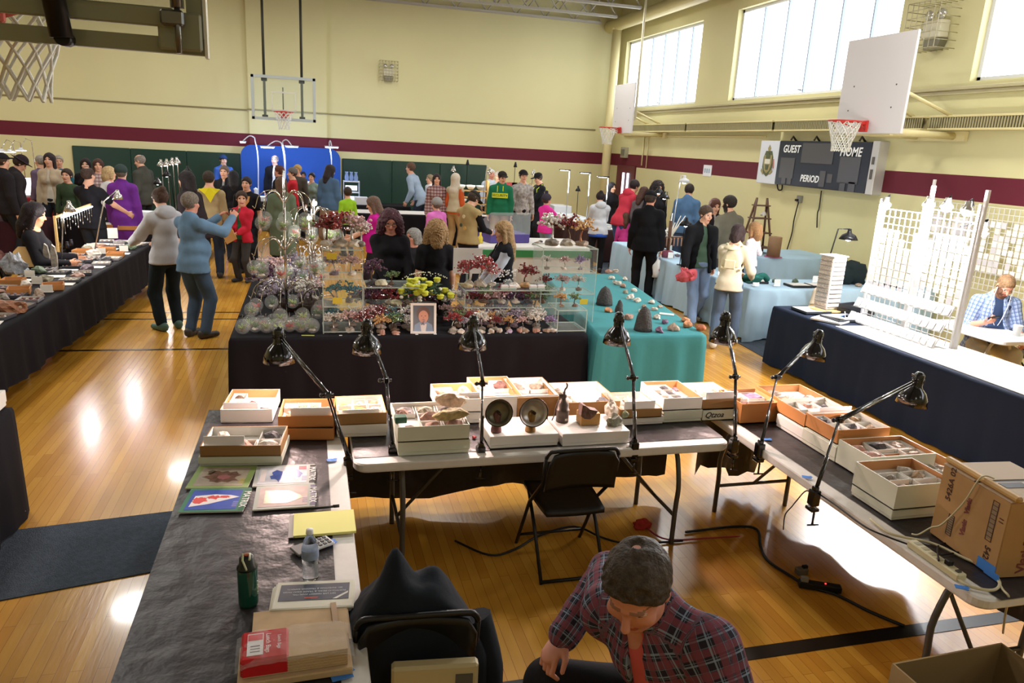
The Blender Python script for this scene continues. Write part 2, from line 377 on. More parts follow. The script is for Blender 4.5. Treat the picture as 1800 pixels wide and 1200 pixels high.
# wall notices, boxes, conduits on the right wall
def onwall(name,y,z,wd,ht,m,label,cat,th=.04):
    t=thing(name,label,cat,(XR,y,z)); MB().box((-th/2,0,0),(th,wd,ht),ch=.004).build('panel',m,t); return t
a=AX(1244,300,XR); t=onwall('wall_sign',a.y,a.z,.38,.26,paint('e4e6ea'),'small white notice on the burgundy stripe of the window wall','sign',.015)
for k in range(3): MB().box((-.018,.1-.1*k,0),(.004,.06,.1)).build('printed_mark',paint('9fb4c8'),t)
a=AX(1098,268,XR); t=onwall('alarm_box',a.y-.1,a.z,.35,.3,mat('box_grey','9b9880',.5),'grey metal box above the corner door','alarm box',.1)
MB().box((-.11,0,0),(.02,.22,.18)).build('louvre',mat('louvre_dark','6d6a58',.5),t)
struct(MB().tube([(XR-.03,19.8,2.93),(XR-.03,19.8,2.1)],.02,6).tube([(XR-.03,19.5,2.93),(XR-.03,19.5,2.05)],.012,6).tube([(XR-.03,21.2,2.9),(XR-.03,13.9,2.9)],.02,6).build('trim_14',YEL))
# scoreboard
SY0,SY1=10.6,13.15; sx=XR-.18
t=thing('scoreboard','navy gym scoreboard with blank displays on the window wall','scoreboard',(XR,(SY0+SY1)/2,2.405))
NAVY=mat('scoreboard_navy','151d2b',.35)
MB().box((-.1,0,0),(.18,SY1-SY0,.83),ch=.01).build('cabinet',NAVY,t)
MB().box((-.09,-(SY1-SY0)/2-.09,0),(.2,.16,.86),ch=.01).build('end_cap',mat('brushed_alu','c3c1bd',.35,metal=.3),t)
MB().box((-.195,-(SY1-SY0)/2-.09,.12),(.012,.05,.12)).box((-.195,-(SY1-SY0)/2-.09,-.1),(.012,.05,.16)).build('socket',paint('55534e'),t)
DSP=mat('display_smoke','4b4a4c',.3)
def disp(y,z,wd,ht): MB().box((-.194,y,z),(.012,wd,ht),ch=.004).build('display',DSP,t)
disp(.08,.2,.9,.36); disp(.93,-.09,.45,.38); disp(-.82,-.06,.52,.44)
disp(.98,-.33,.13,.12); disp(.8,-.33,.13,.12); disp(-.16,-.24,.16,.28); disp(-.36,-.22,.14,.16); disp(-.72,-.34,.14,.15); disp(-.95,-.33,.17,.17)
WHT=paint('eef0ee')
for s_,y_,z_,sz in (('GUEST',.86,.26,.19),('HOME',-.8,.24,.21),('PERIOD',.2,-.26,.17)):
    text('lettering',s_,sz,WHT,t,fr((-.196,y_,z_),(0,-1,0),(0,0,1)),bold=.004,shear=.15,sx=.88,space=1.06)
for y in (-.9,.3,1.0):
    MB().tube([(-.02,y,.42),(-.1,y,.5),(-.14,y,.43)],.02,6).build('hanger',mat('iron','4c4a44',.5,metal=.6),t)
t=thing('crest_panel','white panel with a green and gold heraldic crest beside the scoreboard','sign',(XR-.1,13.52,2.4))
MB().box((-.02,0,0),(.06,.66,.84),ch=.008).build('board',paint('d5dae2'),t)
def shp(pts,mm,nm='crest_shape',x=-.055): MB().prism(pts,-.004,.004,mtx=fr((x,0,0),(0,-1,0),(0,0,1))).build(nm,mm,t)
gr,go,wh=paint('50583a'),paint('9c8f5e'),paint('d9d6c4')
sh=[(-.13,.14),(.13,.14),(.14,-.02),(.09,-.16),(0,-.22),(-.09,-.16),(-.14,-.02)]
shp([(-.16,.1),(-.1,.22),(.1,.22),(.16,.1),(.17,-.1),(.1,-.22),(0,-.28),(-.1,-.22),(-.17,-.1)],gr)
shp(sh,go,x=-.06); shp([(-.09,.06),(.09,.06),(.09,-.03),(-.09,-.03)],wh,x=-.065); shp([(-.08,.12),(0,.2),(.08,.12),(.06,.07),(-.06,.07)],gr,x=-.066)
shp([(-.06,-.05),(.06,-.05),(.04,-.15),(-.04,-.15)],gr,x=-.066)
shp([(-.03,.22),(.03,.22),(.05,.27),(0,.34),(-.05,.27)],go); shp([(-.2,-.18),(-.12,-.24),(-.1,-.2),(-.18,-.13)],go,x=-.062); shp([(.2,-.18),(.12,-.24),(.1,-.2),(.18,-.13)],go,x=-.062)
shp([(.17,.05),(.2,-.12),(.23,-.1),(.2,.07)],paint('b36a5c'),x=-.06)
# wiring hanging under the scoreboard
def cable(name,pts,r,m,label,cat='cable',n=6): return tag(MB().tube(pts,r,n).build(name,m),label,cat)
BLK=mat('black_rubber','141414',.5)
def smooth(pts,k=6):
    pts=[Vector(p) for p in pts]; out=[]
    for i in range(len(pts)-1):
        p0=pts[max(i-1,0)];p1=pts[i];p2=pts[i+1];p3=pts[min(i+2,len(pts)-1)]
        for j in range(k):
            t_=j/k; out.append(.5*((2*p1)+(p2-p0)*t_+(2*p0-5*p1+4*p2-p3)*t_*t_+(3*p1-p0-3*p2+p3)*t_**3))
    out.append(pts[-1]); return out
ow=AX(1408,350,XR)
t=thing('wall_socket','grey outlet box with a plugged-in black lead below the scoreboard','socket',(XR,ow.y,ow.z)); MB().box((-.03,0,0),(.06,.13,.13),ch=.008).build('box_body',mat('box_grey2','8d8b80',.5),t); MB().box((-.08,0.01,-.02),(.06,.05,.04)).build('plug',BLK,t)
cable('power_cable',smooth([AX(1404,354,XR-.06),AX(1396,385,XR-.04),AX(1392,410,XR-.03),AX(1383,440,XR-.05)]),.012,BLK,'thin black lead running down from the outlet box below the scoreboard')
cable('power_cable',smooth([AX(1444,335,XR-.04),AX(1440,365,XR-.03),AX(1437,375,XR-.06),AX(1436,400,XR-.03)]),.012,BLK,'thin black lead hanging straight down from the right half of the scoreboard')
cable('power_cable',smooth([AX(1366,322,XR-.05),AX(1368,333,XR-.05),AX(1374,333,XR-.05),AX(1375,322,XR-.05)]),.015,BLK,'short looped black lead below the crest panel')
# baskets
ORG=mat('rim_red','c2332c',.4); NET=mat('net_white','dcdcd2',.8); FRM=mat('backboard_frame','b9c3c4',.4,metal=.2)
def net(r=.225,L=.42,n=12,rt=.008):
    b=MB()
    for k in range(n):
        for s in(-1,1):
            pts=[]
            for i in range(7):
                u=i/6; rr=r*(1-.45*min(1,u*1.3)) ; a=2*math.pi*(k+s*u*3)/n; pts.append((rr*math.cos(a),rr*math.sin(a),-L*u))
            b.tube(pts,rt,4,cap=False)
    return b
def rim(t,loc,rz=0):
    r=MB(); r.tube([(.225*math.cos(a),.225*math.sin(a),0) for a in np.linspace(0,2*math.pi,25)],.012,8); 
    r.box((.27,0,-.01),(.1,.1,.05),ch=.01).box((.33,0,-.05),(.04,.16,.16),ch=.008)
    for s in(-1,1): r.cyl((.3,s*.06,-.1),(.1,s*.19,-.01),.01)
    o=r.build('rim',ORG,t,loc,(0,0,rz)); n=net().build('net',NET,o); return o
def glassboard(name,label,loc,rz,W=1.6,H=1.0,stub=2.6):
    t=thing(name,label,'basketball hoop',loc,rz)   # board faces -Y; origin at rim height on the board face
    f=MB(); zc=H/2-.2
    for s in(-1,1): f.box((s*(W/2-.03),.03,zc),(.07,.06,H)); 
    for z in (zc-H/2+.03,zc+H/2-.03): f.box((0,.03,z),(W,.06,.07))
    f.build('frame',FRM,t)
    MB().box((0,.03,zc),(W-.12,.015,H-.12)).build('glass_panel',glass('board_glass','cfe0d2',.12),t)
    m_=MB()
    for a,b,c,d in((-.3,.3,.02,.05),(-.3,.3,.45,.05)): m_.box((0,.018,c+.025),(.6,.004,.04))
    for s in(-1,1): m_.box((s*.28,.018,.24),(.04,.004,.4))
    m_.build('target_square',mat('white_line','e8e8e0',.6,alpha=.45),t)
    return t,zc
t,zc=glassboard('basketball_hoop','glass basketball backboard hanging from two poles before the back wall',(-.58,20.3,2.95),0,1.54,1.06)
rim(t,(0,-.38,0),math.pi/2)
IRON=mat('olive_iron','35352c',.5,metal=.4)
for x in(-.46,.44):
    MB().cyl((x,.09,-.2),(x,.09,4.0),.032,n=10).build('hanger_pole',IRON,t)
    for z in(-.12,.76): MB().box((x,.08,z),(.14,.1,.08),ch=.01).build('clamp',mat('black_metal','1a1a1c',.4,metal=.5),t)
MB().cyl((-.02,.08,.05),(-.02,.08,.6),.015,n=6).box((-.02,.06,-.05),(.12,.06,.2)).build('rim_support',IRON,t)
# near glass backboard, seen from behind at the upper left
def near_board():
    Yn=3.6
    bl=AY(362,99,Yn); p0=AY(0,81,Yn)
    ux=(bl-p0).normalized(); t=thing('basketball_hoop','glass basketball backboard seen from behind at the upper left corner','basketball hoop',bl)
    uz=Vector((0,0,1)); ux=Vector((ux.x,ux.y,0)).normalized()
    ang=math.atan2(ux.y,ux.x); t.rotation_euler.z=ang
    OL=mat('olive_frame','83856a',.5)
    W=1.8
    f=MB(); f.box((-W/2,0,.032),(W,.04,.064)); f.box((-.036,.001,.56),(.06,.05,.99)); f.box((-W+.035,.001,.56),(.06,.05,.99)); f.box((-W/2,0,1.09),(W,.04,.064))
    f.build('frame',OL,t)
    MB().box((.006,0,.55),(.012,.06,1.12)).build('edge_strip',paint('d4d2c0'),t)
    MB().box((-W/2,.0,.55),(W-.1,.012,1.0)).build('glass_panel',glass('board_glass','cfe0d2',.12),t)
    b=MB(); b.box((-W/2-.03,-.05,.135),(W-.16,.03,.075),ch=.006); b.box((-.095,-.052,.6),(.05,.03,.85)); b.box((-.09,-.048,.085),(.17,.02,.15),ch=.01)
    b.build('mounting_bar',OL,t)
    MB().cyl((-.09,-.1,-.005),(-.09,-.1,.17),.012,n=10).cyl((-.09,-.1,.17),(-.09,-.1,.5),.02,n=10).box((-.11,-.09,.13),(.09,.05,.06),ch=.008).build('tilt_bolt',mat('bolt_steel','6d6c66',.3,metal=.8),t)
    MB().cyl((-.52,-.1,.02),(-.56,-.14,.5),.042,n=14).cyl((-.52,-.1,.02),(-.52,-.02,.02),.03).build('actuator',mat('black_metal','1a1a1c',.4,metal=.5),t)
    MB().box((-.5,-.14,.34),(.2,.12,.24),ch=.01).build('gear_box',mat('black_metal','1a1a1c',.4,metal=.5),t)
    for z in(.05,.3): MB().box((-.02,-.03,z),(.02,.02,.02)).build('bolt',mat('bolt_steel','6d6c66',.3,metal=.8),t)
    # the net hangs on the far side
    n=rim(t,(-.84,.38,-.0),-math.pi/2); n.location.z=.2
near_board()
def woodboard(label,y0,y1,x,z0,z1,rimz,army):
    yc=(y0+y1)/2; t=thing('basketball_hoop',label,'basketball hoop',(x,yc,rimz))
    MB().box((.02,0,(z0+z1)/2-rimz),(.04,y1-y0,z1-z0),ch=.005).build('backboard',mat('white_board','dddbdd',.45),t)
    for yy,zz in((-.45,.5),(.4,.52),(-.42,.2),(.45,.18)): MB().cyl((-.004,yy,zz),(.01,yy,zz),.012).build('bolt',paint('5a5650'),t)
    o=rim(t,(-.38,0,0),0)
    a=MB(); L=XR-x-.012
    for s in(-1,1): a.cyl((.04,s*.35,-.12),(L,s*.35,-.12),.05,n=10); a.cyl((.05,s*.35,.5),(L,s*.35,.1),.025,n=8)
    a.box((.06,0,-.12),(.06,.9,.1)); a.box((L-.04,0,-.12),(.06,1.1,.14))
    a.build('wall_arm',YEL,t); return t
woodboard('white wooden backboard with a red rim near the scoreboard',8.78,10.14,7.8,2.89,4.22,3.04,9.4)
t=woodboard('white wooden backboard with a red rim in front of the corner window',18.3,19.6,8.0,2.92,4.16,3.04,19)
MB().cyl((.1,-.6,.2),(.1,-.6,4.0),.03,n=8).build('hanger_pole',mat('cream_pole','d8d2b4',.5),t)
# ================================================================ people: one continuous body grown from a signed distance field
def rotfrom(f, u):
    f=np.array(f,float); f/=np.linalg.norm(f); u=np.array(u,float); u=u-f*(u@f); u/=np.linalg.norm(u); s=np.cross(f,u)
    return np.array([s,f,u])         # rows: side(+x), forward(+y), up(+z)
class Field:
    def __init__(s, axes): s.ax=axes; s.F=np.full(tuple(len(a) for a in axes),1.0,np.float32); s.pr=[]
    def _sub(s, lo, hi):
        sl=[]
        for a,l,h in zip(s.ax,lo,hi):
            i=np.searchsorted(a,l); j=np.searchsorted(a,h)
            sl.append(slice(max(0,i-1),min(len(a),j+1)))
        return tuple(sl)
    def apply(s, p, k=.02):
        lo,hi=p.bounds(k*2+.03); sl=s._sub(lo,hi)
        X=s.ax[0][sl[0]][:,None,None]; Y=s.ax[1][sl[1]][None,:,None]; Z=s.ax[2][sl[2]][None,None,:]
        if 0 in (X.size,Y.size,Z.size): return
        d=p.d(X,Y,Z).astype(np.float32); F=s.F[sl]
        if p.sub: s.F[sl]=np.maximum(F,-d)
        else:
            kk=p.k if p.k is not None else k
            if kk>0:
                h=np.clip(.5+.5*(F-d)/kk,0,1); s.F[sl]=F*(1-h)+d*h-kk*h*(1-h)
            else: s.F[sl]=np.minimum(F,d)
    def each(s, fn):
        X=s.ax[0][:,None,None]; Y=s.ax[1][None,:,None]; Z=s.ax[2][None,None,:]; s.F=fn(s.F,X,Y,Z).astype(np.float32)
class Cone:
    def __init__(s,a,b,ra,rb,k=None,sub=False,sq=None): s.a=np.array(a,float);s.b=np.array(b,float);s.ra=ra;s.rb=rb;s.k=k;s.sub=sub
    def bounds(s,m):
        r=max(s.ra,s.rb)+m; return np.minimum(s.a,s.b)-r,np.maximum(s.a,s.b)+r
    def d(s,X,Y,Z):
        ba=s.b-s.a; L=ba@ba+1e-12
        px,py,pz=X-s.a[0],Y-s.a[1],Z-s.a[2]
        h=np.clip((px*ba[0]+py*ba[1]+pz*ba[2])/L,0,1)
        return np.sqrt((px-h*ba[0])**2+(py-h*ba[1])**2+(pz-h*ba[2])**2)-(s.ra+(s.rb-s.ra)*h)
    def grow(s,t): return Cone(s.a,s.b,s.ra+t,s.rb+t,s.k,s.sub)
    def coords(s,P):
        ba=s.b-s.a; L=math.sqrt(ba@ba)+1e-9; e=ba/L; q=P-s.a; al=q@e
        u=np.cross(e,[.3,.9,.1]); u/=np.linalg.norm(u); v=np.cross(e,u)
        return al, np.arctan2(q@v,q@u)*max(s.ra,s.rb)
class Ell:
    def __init__(s,c,r,M=None,k=None,sub=False): s.c=np.array(c,float);s.r=np.array(r,float);s.M=np.eye(3) if M is None else M;s.k=k;s.sub=sub
    def bounds(s,m):
        r=max(s.r)+m; return s.c-r,s.c+r
    def d(s,X,Y,Z):
        px,py,pz=X-s.c[0],Y-s.c[1],Z-s.c[2]; M=s.M
        q=[px*M[i,0]+py*M[i,1]+pz*M[i,2] for i in range(3)]
        k0=np.sqrt(sum((q[i]/s.r[i])**2 for i in range(3)))+1e-9; k1=np.sqrt(sum((q[i]/s.r[i]**2)**2 for i in range(3)))+1e-9
        return k0*(k0-1)/k1
    def grow(s,t): return Ell(s.c,s.r+t,s.M,s.k,s.sub)
    def coords(s,P):
        q=(P-s.c)@s.M.T; return q[:,2], np.arctan2(q[:,0],-q[:,1])*s.r[0]
def axis(lo,hi,step,fine=()):
    out=[lo]; x=lo
    while x<hi:
        st=step
        for l,h,f in fine:
            if l-st<x<h: st=min(st,f)
        x+=st; out.append(x)
    return np.array(out)
def surfnets(F,ax):
    S=F<0; nx,ny,nz=F.shape
    c=np.zeros((nx-1,ny-1,nz-1),np.uint8)
    for i in(0,1):
        for j in(0,1):
            for k in(0,1): c+=S[i:nx-1+i,j:ny-1+j,k:nz-1+k]
    ci=np.argwhere((c>0)&(c<8)); n=len(ci)
    if n==0: return np.zeros((0,3)),[]
    idm=np.full(c.shape,-1,np.int32); idm[ci[:,0],ci[:,1],ci[:,2]]=np.arange(n)
    acc=np.zeros((n,3)); cnt=np.zeros(n)
    corners=[(i,j,k) for i in(0,1) for j in(0,1) for k in(0,1)]
    def pos(q): return np.stack([ax[a][q[:,a]] for a in range(3)],1)
    for A in corners:
        for a in range(3):
            if A[a]==0:
                B=list(A);B[a]=1
                qa=ci+np.array(A);qb=ci+np.array(B)
                fa=F[qa[:,0],qa[:,1],qa[:,2]];fb=F[qb[:,0],qb[:,1],qb[:,2]]
                m=(fa<0)!=(fb<0); t=np.where(m,fa/np.where(np.abs(fa-fb)<1e-9,1,fa-fb),0)[:,None]
                p=pos(qa)*(1-t)+pos(qb)*t
                acc+=p*m[:,None];cnt+=m
    V=acc/cnt[:,None]
    faces=[]
    for a in range(3):
        b,c2=(a+1)%3,(a+2)%3
        sl0=[slice(None)]*3;sl1=[slice(None)]*3; sl0[a]=slice(0,-1);sl1[a]=slice(1,None)
        S0=S[tuple(sl0)];S1=S[tuple(sl1)]; e=np.argwhere(S0!=S1)
        e=e[(e[:,b]>0)&(e[:,c2]>0)&(e[:,b]<F.shape[b]-1)&(e[:,c2]<F.shape[c2]-1)]
        if not len(e): continue
        q=[]
        for (db,dc) in((-1,-1),(0,-1),(0,0),(-1,0)):
            x=e.copy();x[:,b]+=db;x[:,c2]+=dc;q.append(idm[x[:,0],x[:,1],x[:,2]])
        q=np.stack(q,1); s0=S0[e[:,0],e[:,1],e[:,2]]
        q[~s0]=q[~s0][:,::-1]; faces.append(q)
    return V,np.concatenate(faces)
def npmesh(name,V,Fc,mats,parent,mi=None,attr=None):
    me=bpy.data.meshes.new(name); nf=len(Fc)
    me.vertices.add(len(V)); me.vertices.foreach_set('co',np.asarray(V,np.float32).ravel())
    me.loops.add(nf*4); me.loops.foreach_set('vertex_index',np.asarray(Fc,np.int32).ravel())
    me.polygons.add(nf); me.polygons.foreach_set('loop_start',np.arange(0,nf*4,4,dtype=np.int32)); me.polygons.foreach_set('loop_total',np.full(nf,4,np.int32))
    me.polygons.foreach_set('use_smooth',np.ones(nf,bool))
    for m in mats: me.materials.append(m)
    if mi is not None: me.polygons.foreach_set('material_index',mi.astype(np.int32))
    if attr is not None:
        a=me.attributes.new('gc','FLOAT_VECTOR','POINT'); a.data.foreach_set('vector',attr.astype(np.float32).ravel())
    me.update(calc_edges=True); me.validate()
    o=bpy.data.objects.new(name,me); COL.objects.link(o); o.parent=parent; return o
def wrinkle(amp,seed=0,f=1):
    rd=np.random.RandomState(seed); ks=[(rd.normal(size=3)*s*f,rd.rand()*6) for s in (14,14,24,24,40)]
    def fn(F,X,Y,Z):
        w=0
        for i,(k,ph) in enumerate(ks): w=w+np.sin(k[0]*X+k[1]*Y+k[2]*Z+ph)*(1,.9,.7,.6,.35)[i]
        return F+w*amp*.4
    return fn
def shell(name,prims,step,mats,parent,k=.04,post=(),wr=0,seed=0,attr=False):
    lo=np.min([p.bounds(.04)[0] for p in prims if not p.sub],0); hi=np.max([p.bounds(.04)[1] for p in prims if not p.sub],0)
    fl=Field([np.arange(l,h+step,step) for l,h in zip(lo,hi)])
    for p in prims:
        if not p.sub: fl.apply(p,k)
    if wr: fl.each(wrinkle(wr,seed))
    for fn in post: fl.each(fn)
    for p in prims:
        if p.sub: fl.apply(p,0)
    V,Fc=surfnets(fl.F,fl.ax)
    if len(V)==0: return None
    at=None
    if attr:
        pr=[p for p in prims if not p.sub]; D=np.stack([p.d(V[:,0],V[:,1],V[:,2]) for p in pr]); bi=D.argmin(0); at=np.zeros((len(V),3))
        for i,p in enumerate(pr):
            m=bi==i
            if m.any():
                a,b=p.coords(V[m]); at[m,0]=a; at[m,1]=b
    return npmesh(name,V,Fc,mats,parent,attr=at)
def halfspace(n,c,side=1):      # keep where side*(n.p-c) <= 0
    n=np.array(n,float)
    return lambda F,X,Y,Z: np.maximum(F,side*(n[0]*X+n[1]*Y+n[2]*Z-c))
def ik(a,b,l1,l2,hint):
    a=np.array(a,float);b=np.array(b,float);d=b-a;L=np.linalg.norm(d)
    if L>l1+l2-.004: b=a+d/L*(l1+l2-.004); d=b-a; L=np.linalg.norm(d)
    e=d/L; x=(l1*l1-l2*l2+L*L)/(2*L); y=math.sqrt(max(0,l1*l1-x*x))
    h=np.array(hint,float); h=h-e*(h@e); h/=np.linalg.norm(h)+1e-9
    return a+e*x+h*y, b
SKINS={'light':'d8a58a','pale':'e2b79f','tan':'c08a6a','brown':'8a5a40','ruddy':'cf8f78'}
PLAID={}
def plaid(key,base,c1,c2,sc=1,attr=False):
    if key in PLAID: return PLAID[key]
    m=bpy.data.materials.new(key); m.use_nodes=True; nt=m.node_tree; b=nt.nodes['Principled BSDF']; b.inputs['Roughness'].default_value=.9; b.inputs['Specular IOR Level'].default_value=.2
    if attr: src=nt.nodes.new('ShaderNodeAttribute'); src.attribute_name='gc'; so=src.outputs['Vector']
    else: src=nt.nodes.new('ShaderNodeTexCoord'); so=src.outputs['Object']
    sp=nt.nodes.new('ShaderNodeSeparateXYZ'); nt.links.new(so,sp.inputs[0]); cur=None
    cols=[lin(base)]
    def band(inp,freq,thr,ph,colr,prev,fac=.7):
        a=nt.nodes.new('ShaderNodeMath');a.operation='MULTIPLY_ADD';a.inputs[1].default_value=freq;a.inputs[2].default_value=ph;nt.links.new(inp,a.inputs[0])
        f=nt.nodes.new('ShaderNodeMath');f.operation='FRACT';nt.links.new(a.outputs[0],f.inputs[0])
        g=nt.nodes.new('ShaderNodeMath');g.operation='LESS_THAN';g.inputs[1].default_value=thr;nt.links.new(f.outputs[0],g.inputs[0])
        g2=nt.nodes.new('ShaderNodeMath');g2.operation='MULTIPLY';g2.inputs[1].default_value=fac;nt.links.new(g.outputs[0],g2.inputs[0])
        mx=nt.nodes.new('ShaderNodeMix');mx.data_type='RGBA';nt.links.new(g2.outputs[0],mx.inputs[0])
        if prev is None: mx.inputs[6].default_value=lin(base)
        else: nt.links.new(prev,mx.inputs[6])
        mx.inputs[7].default_value=lin(colr); return mx.outputs[2]
    x,z=sp.outputs[0],(sp.outputs[1] if attr else sp.outputs[2])
    for inp in (x,z):
        cur=band(inp,13*sc,.34,.1,c1,cur,.75); cur=band(inp,13*sc,.08,.55,c2,cur,.7); cur=band(inp,26*sc,.07,.3,c2,cur,.4)
    nt.links.new(cur,b.inputs['Base Color']); PLAID[key]=m; return m
HAIRM=lambda c: mat('hair_'+c,c,.55,noise=.45,nscale=60,bump=.5,bscale=90,spec=.3)
def person(label, pos, face, H=1.7, top=('long','30343c'), bottom='23252b', shoes='2a2624', skin='light', hair=('short','3a2c22'), hat=None,
           lean=0, twist=0, head=(0,0,0), Lh=None, Rh=None, Lel=(.35,-.6,-.5), Rel=(.35,-.6,-.5), feet=None, pz=None, fat=1.0, fem=False, under=None, beard=None,
           lod=0, glasses=False, group=None, z0=0, curl=.35, knee=(0,1,0), skirt=None, gap=.05, hem=None, child=1.0, lhn=None, rhn=None, cat='person', neckadd=0, topmat=None, botmat=None, extra=None, cap_back=False, wr=.006, sleeve=None):
    s=H/1.75; t=thing('person',label,cat,(pos[0],pos[1],z0),R(face),group)
    step=(.024,.017,.010)[lod]; hstep=(.013,.0085,.005)[lod]; fstep=(.011,.0075,.0045)[lod]
    hs=child                               # head scale for children
    pz=.93 if pz is None else pz; ln=R(lean); u=np.array([0,math.sin(ln),math.cos(ln)]); tw=R(twist)
    P=np.array([0,0,pz]); X0=np.array([1,0,0.]); fw=np.cross(u,X0)  # forward of torso
    X1=X0*math.cos(tw)+fw*math.sin(tw); fw1=np.cross(u,X1)
    T0=rotfrom(fw,u) ; T1=rotfrom(fw1,u)
    sw=.148 if fem else .170
    waist=P+u*.16; chest=P+u*.36+fw1*.01; nb=P+u*.545-fw1*.01
    sh=[P+u*.468+X1*sw*sd for sd in(-1,1)]
    hp,hy,hr=[R(a) for a in head]
    # head frame: pitch down positive, yaw to own left positive
    f=np.array([-math.sin(hy)*math.cos(hp),math.cos(hy)*math.cos(hp),-math.sin(hp)]); up=np.array([-math.sin(hy)*math.sin(hp),math.cos(hy)*math.sin(hp),math.cos(hp)])
    up=up*math.cos(hr)+np.cross(f,up)*math.sin(hr)
    hu=u*.5+up*.5; hu/=np.linalg.norm(hu)
    nt_=nb+hu*(.075+neckadd)+f*.02; HC=nt_+up*.098*hs; HM=rotfrom(f,up)
    def hd(x,y,z): return HC+(HM.T@np.array([x,y,z]))*hs
    # arms
    arms=[]
    for i,sd in enumerate((-1,1)):
        tg=(Lh if i==0 else Rh); el=(Lel if i==0 else Rel)
        if tg is None: tg=(sd*(sw+.075+.03*(fat-1)),.05+math.sin(ln)*.45,pz-.08)
        hint=np.array([sd*el[0],el[1],el[2]])
        e,wv=ik(sh[i],tg,.29,.26,hint); arms.append((sh[i],e,wv))
    if feet is None: feet=((-.11,0,.075),(.11,.03,.075))
    legs=[]
    for i,sd in enumerate((-1,1)):
        hj=P+np.array([sd*.092,0,-.03]); kn,an=ik(hj,np.array(feet[i],float),.44,.42,np.array([sd*.15,0,0])+np.array(knee)); legs.append((hj,kn,an))
    # ---------- body primitives
    fa=fat
    torso=[Ell(chest+u*.02,(sw*.86,.112*(.7+.3*fa),.17),T1),Ell(waist+fw*.01*(fa-1)*6,(.135*fa,.10*fa,.15),T0),Ell(P+u*.02,(.155*(.6+.4*fa),.118*(.6+.4*fa),.125),T0)]
    if fem: torso += [Ell(chest+X1*.07*sd+fw1*.085+u*.0,(.062,.055,.06),T1) for sd in(-1,1)]
    if fa>1.15: torso.append(Ell(waist+fw*.08,(.13*fa,.1*fa,.14),T0))
    shl=[Cone(sh[0],sh[1],.052,.052),Cone(nb-u*.03,nb+u*.02,.085,.055),Cone(sh[0],nb-u*.005,.045,.055),Cone(sh[1],nb-u*.005,.045,.055)]
    neck=[Cone(nb,nt_+up*.02,.056*(.8+.2*hs),.052*hs)]
    armp=[]
    for a,e,wv in arms: armp += [Cone(a,e,.048*(.7+.3*fa),.040,k=.02),Cone(e,wv,.041,.027,k=.02)]
    legp=[]
    for h_,k_,a_ in legs: legp += [Cone(h_,k_,.085*(.6+.4*fa),.056,k=.02),Cone(k_,k_+(a_-k_)*.4,.058,.056,k=.02),Cone(k_+(a_-k_)*.4,a_,.056,.036,k=.02)]
    footp=[]
    for i,(h_,k_,a_) in enumerate(legs):
        sd=(-1,1)[i]; fd=np.array([sd*.25,1,0]); fd/=np.linalg.norm(fd); g=np.array([a_[0],a_[1],a_[2]-.035])
        footp.append((g-fd*.045,g+fd*.15,a_))
    headp=[Ell(hd(0,-.012,.03),np.array((.076,.095,.088))*hs,HM,k=.012),Ell(hd(0,.028,-.045),np.array((.058,.06,.074))*hs,HM,k=.03),Ell(hd(0,.062,-.1),np.array((.026,.022,.02))*hs,HM,k=.025),
           Cone(hd(0,.085,.006),hd(0,.106,-.03),.008*hs,.013*hs,k=.01),Ell(hd(0,.074,.027),np.array((.048,.016,.009))*hs,HM,k=.012),Ell(hd(0,.083,-.064),np.array((.024,.011,.009))*hs,HM,k=.008),
           Ell(hd(.042,.06,-.03),np.array((.024,.02,.022))*hs,HM,k=.02),Ell(hd(-.042,.06,-.03),np.array((.024,.02,.022))*hs,HM,k=.02),
           Ell(hd(.078,-.008,-.004),np.array((.01,.02,.032))*hs,HM,k=.006),Ell(hd(-.078,-.008,-.004),np.array((.01,.02,.032))*hs,HM,k=.006)]
    handp=[];hc=[]
    for i,(a,e,wv) in enumerate(arms):
        sd=(-1,1)[i]; d=(wv-e)/np.linalg.norm(wv-e); nrm=(lhn if i==0 else rhn)
        n_=np.array(nrm if nrm is not None else (-sd,.15,0.),float); n_=n_-d*(n_@d)
        if np.linalg.norm(n_)<.1: n_=np.array([0,0,-1.])-d*(-d[2])
        n_/=np.linalg.norm(n_); si=np.cross(d,n_)*(1 if sd>0 else -1)     # thumb side
        if nrm is None and si[1]<0 and abs(d[2])>.7: si=si
        cs=.85 if fem else 1; cs*=(.9 if hs>1.1 else 1)
        M_=np.array([si,d,n_]); pc=wv+d*.048*cs; handp.append(Ell(pc,np.array((.040,.055,.017))*cs,M_,k=.012)); hc.append(wv+d*.085*cs+n_*.02)
        for q,(o,l) in enumerate(((.030,.070),(.010,.080),(-.010,.074),(-.029,.058))):
            b0=wv+(d*.088+si*o)*cs; c1=curl*(1+.12*q); d1=d*math.cos(c1)+n_*math.sin(c1)+si*o*1.2; b1=b0+d1*l*.5*cs; c2=curl*2.3; d2=d*math.cos(c2)+n_*math.sin(c2)+si*o*.4; b2=b1+d2*l*.5*cs
            handp += [Cone(b0-d*.015,b1,.0098*cs,.0088*cs,k=.003),Cone(b1,b2,.0086*cs,.0072*cs,k=.002)]
        t0=wv+(d*.022+si*.028)*cs; t1=t0+(d*.035+si*.026+n_*.012)*cs; t2=t1+(d*.033+si*.004+n_*.014)*cs
        handp += [Cone(t0,t1,.0135*cs,.0105*cs,k=.008),Cone(t1,t2,.010*cs,.008*cs,k=.002)]
    foot=[Cone(a,b,.036,.03,k=.03) for a,b,_ in footp]
    allp=torso+shl+armp+legp+foot+neck+headp+handp
    lo=np.min([p.bounds(.03)[0] for p in allp],0);hi=np.max([p.bounds(.03)[1] for p in allp],0)
    fine=[]
    hr_=.15*hs
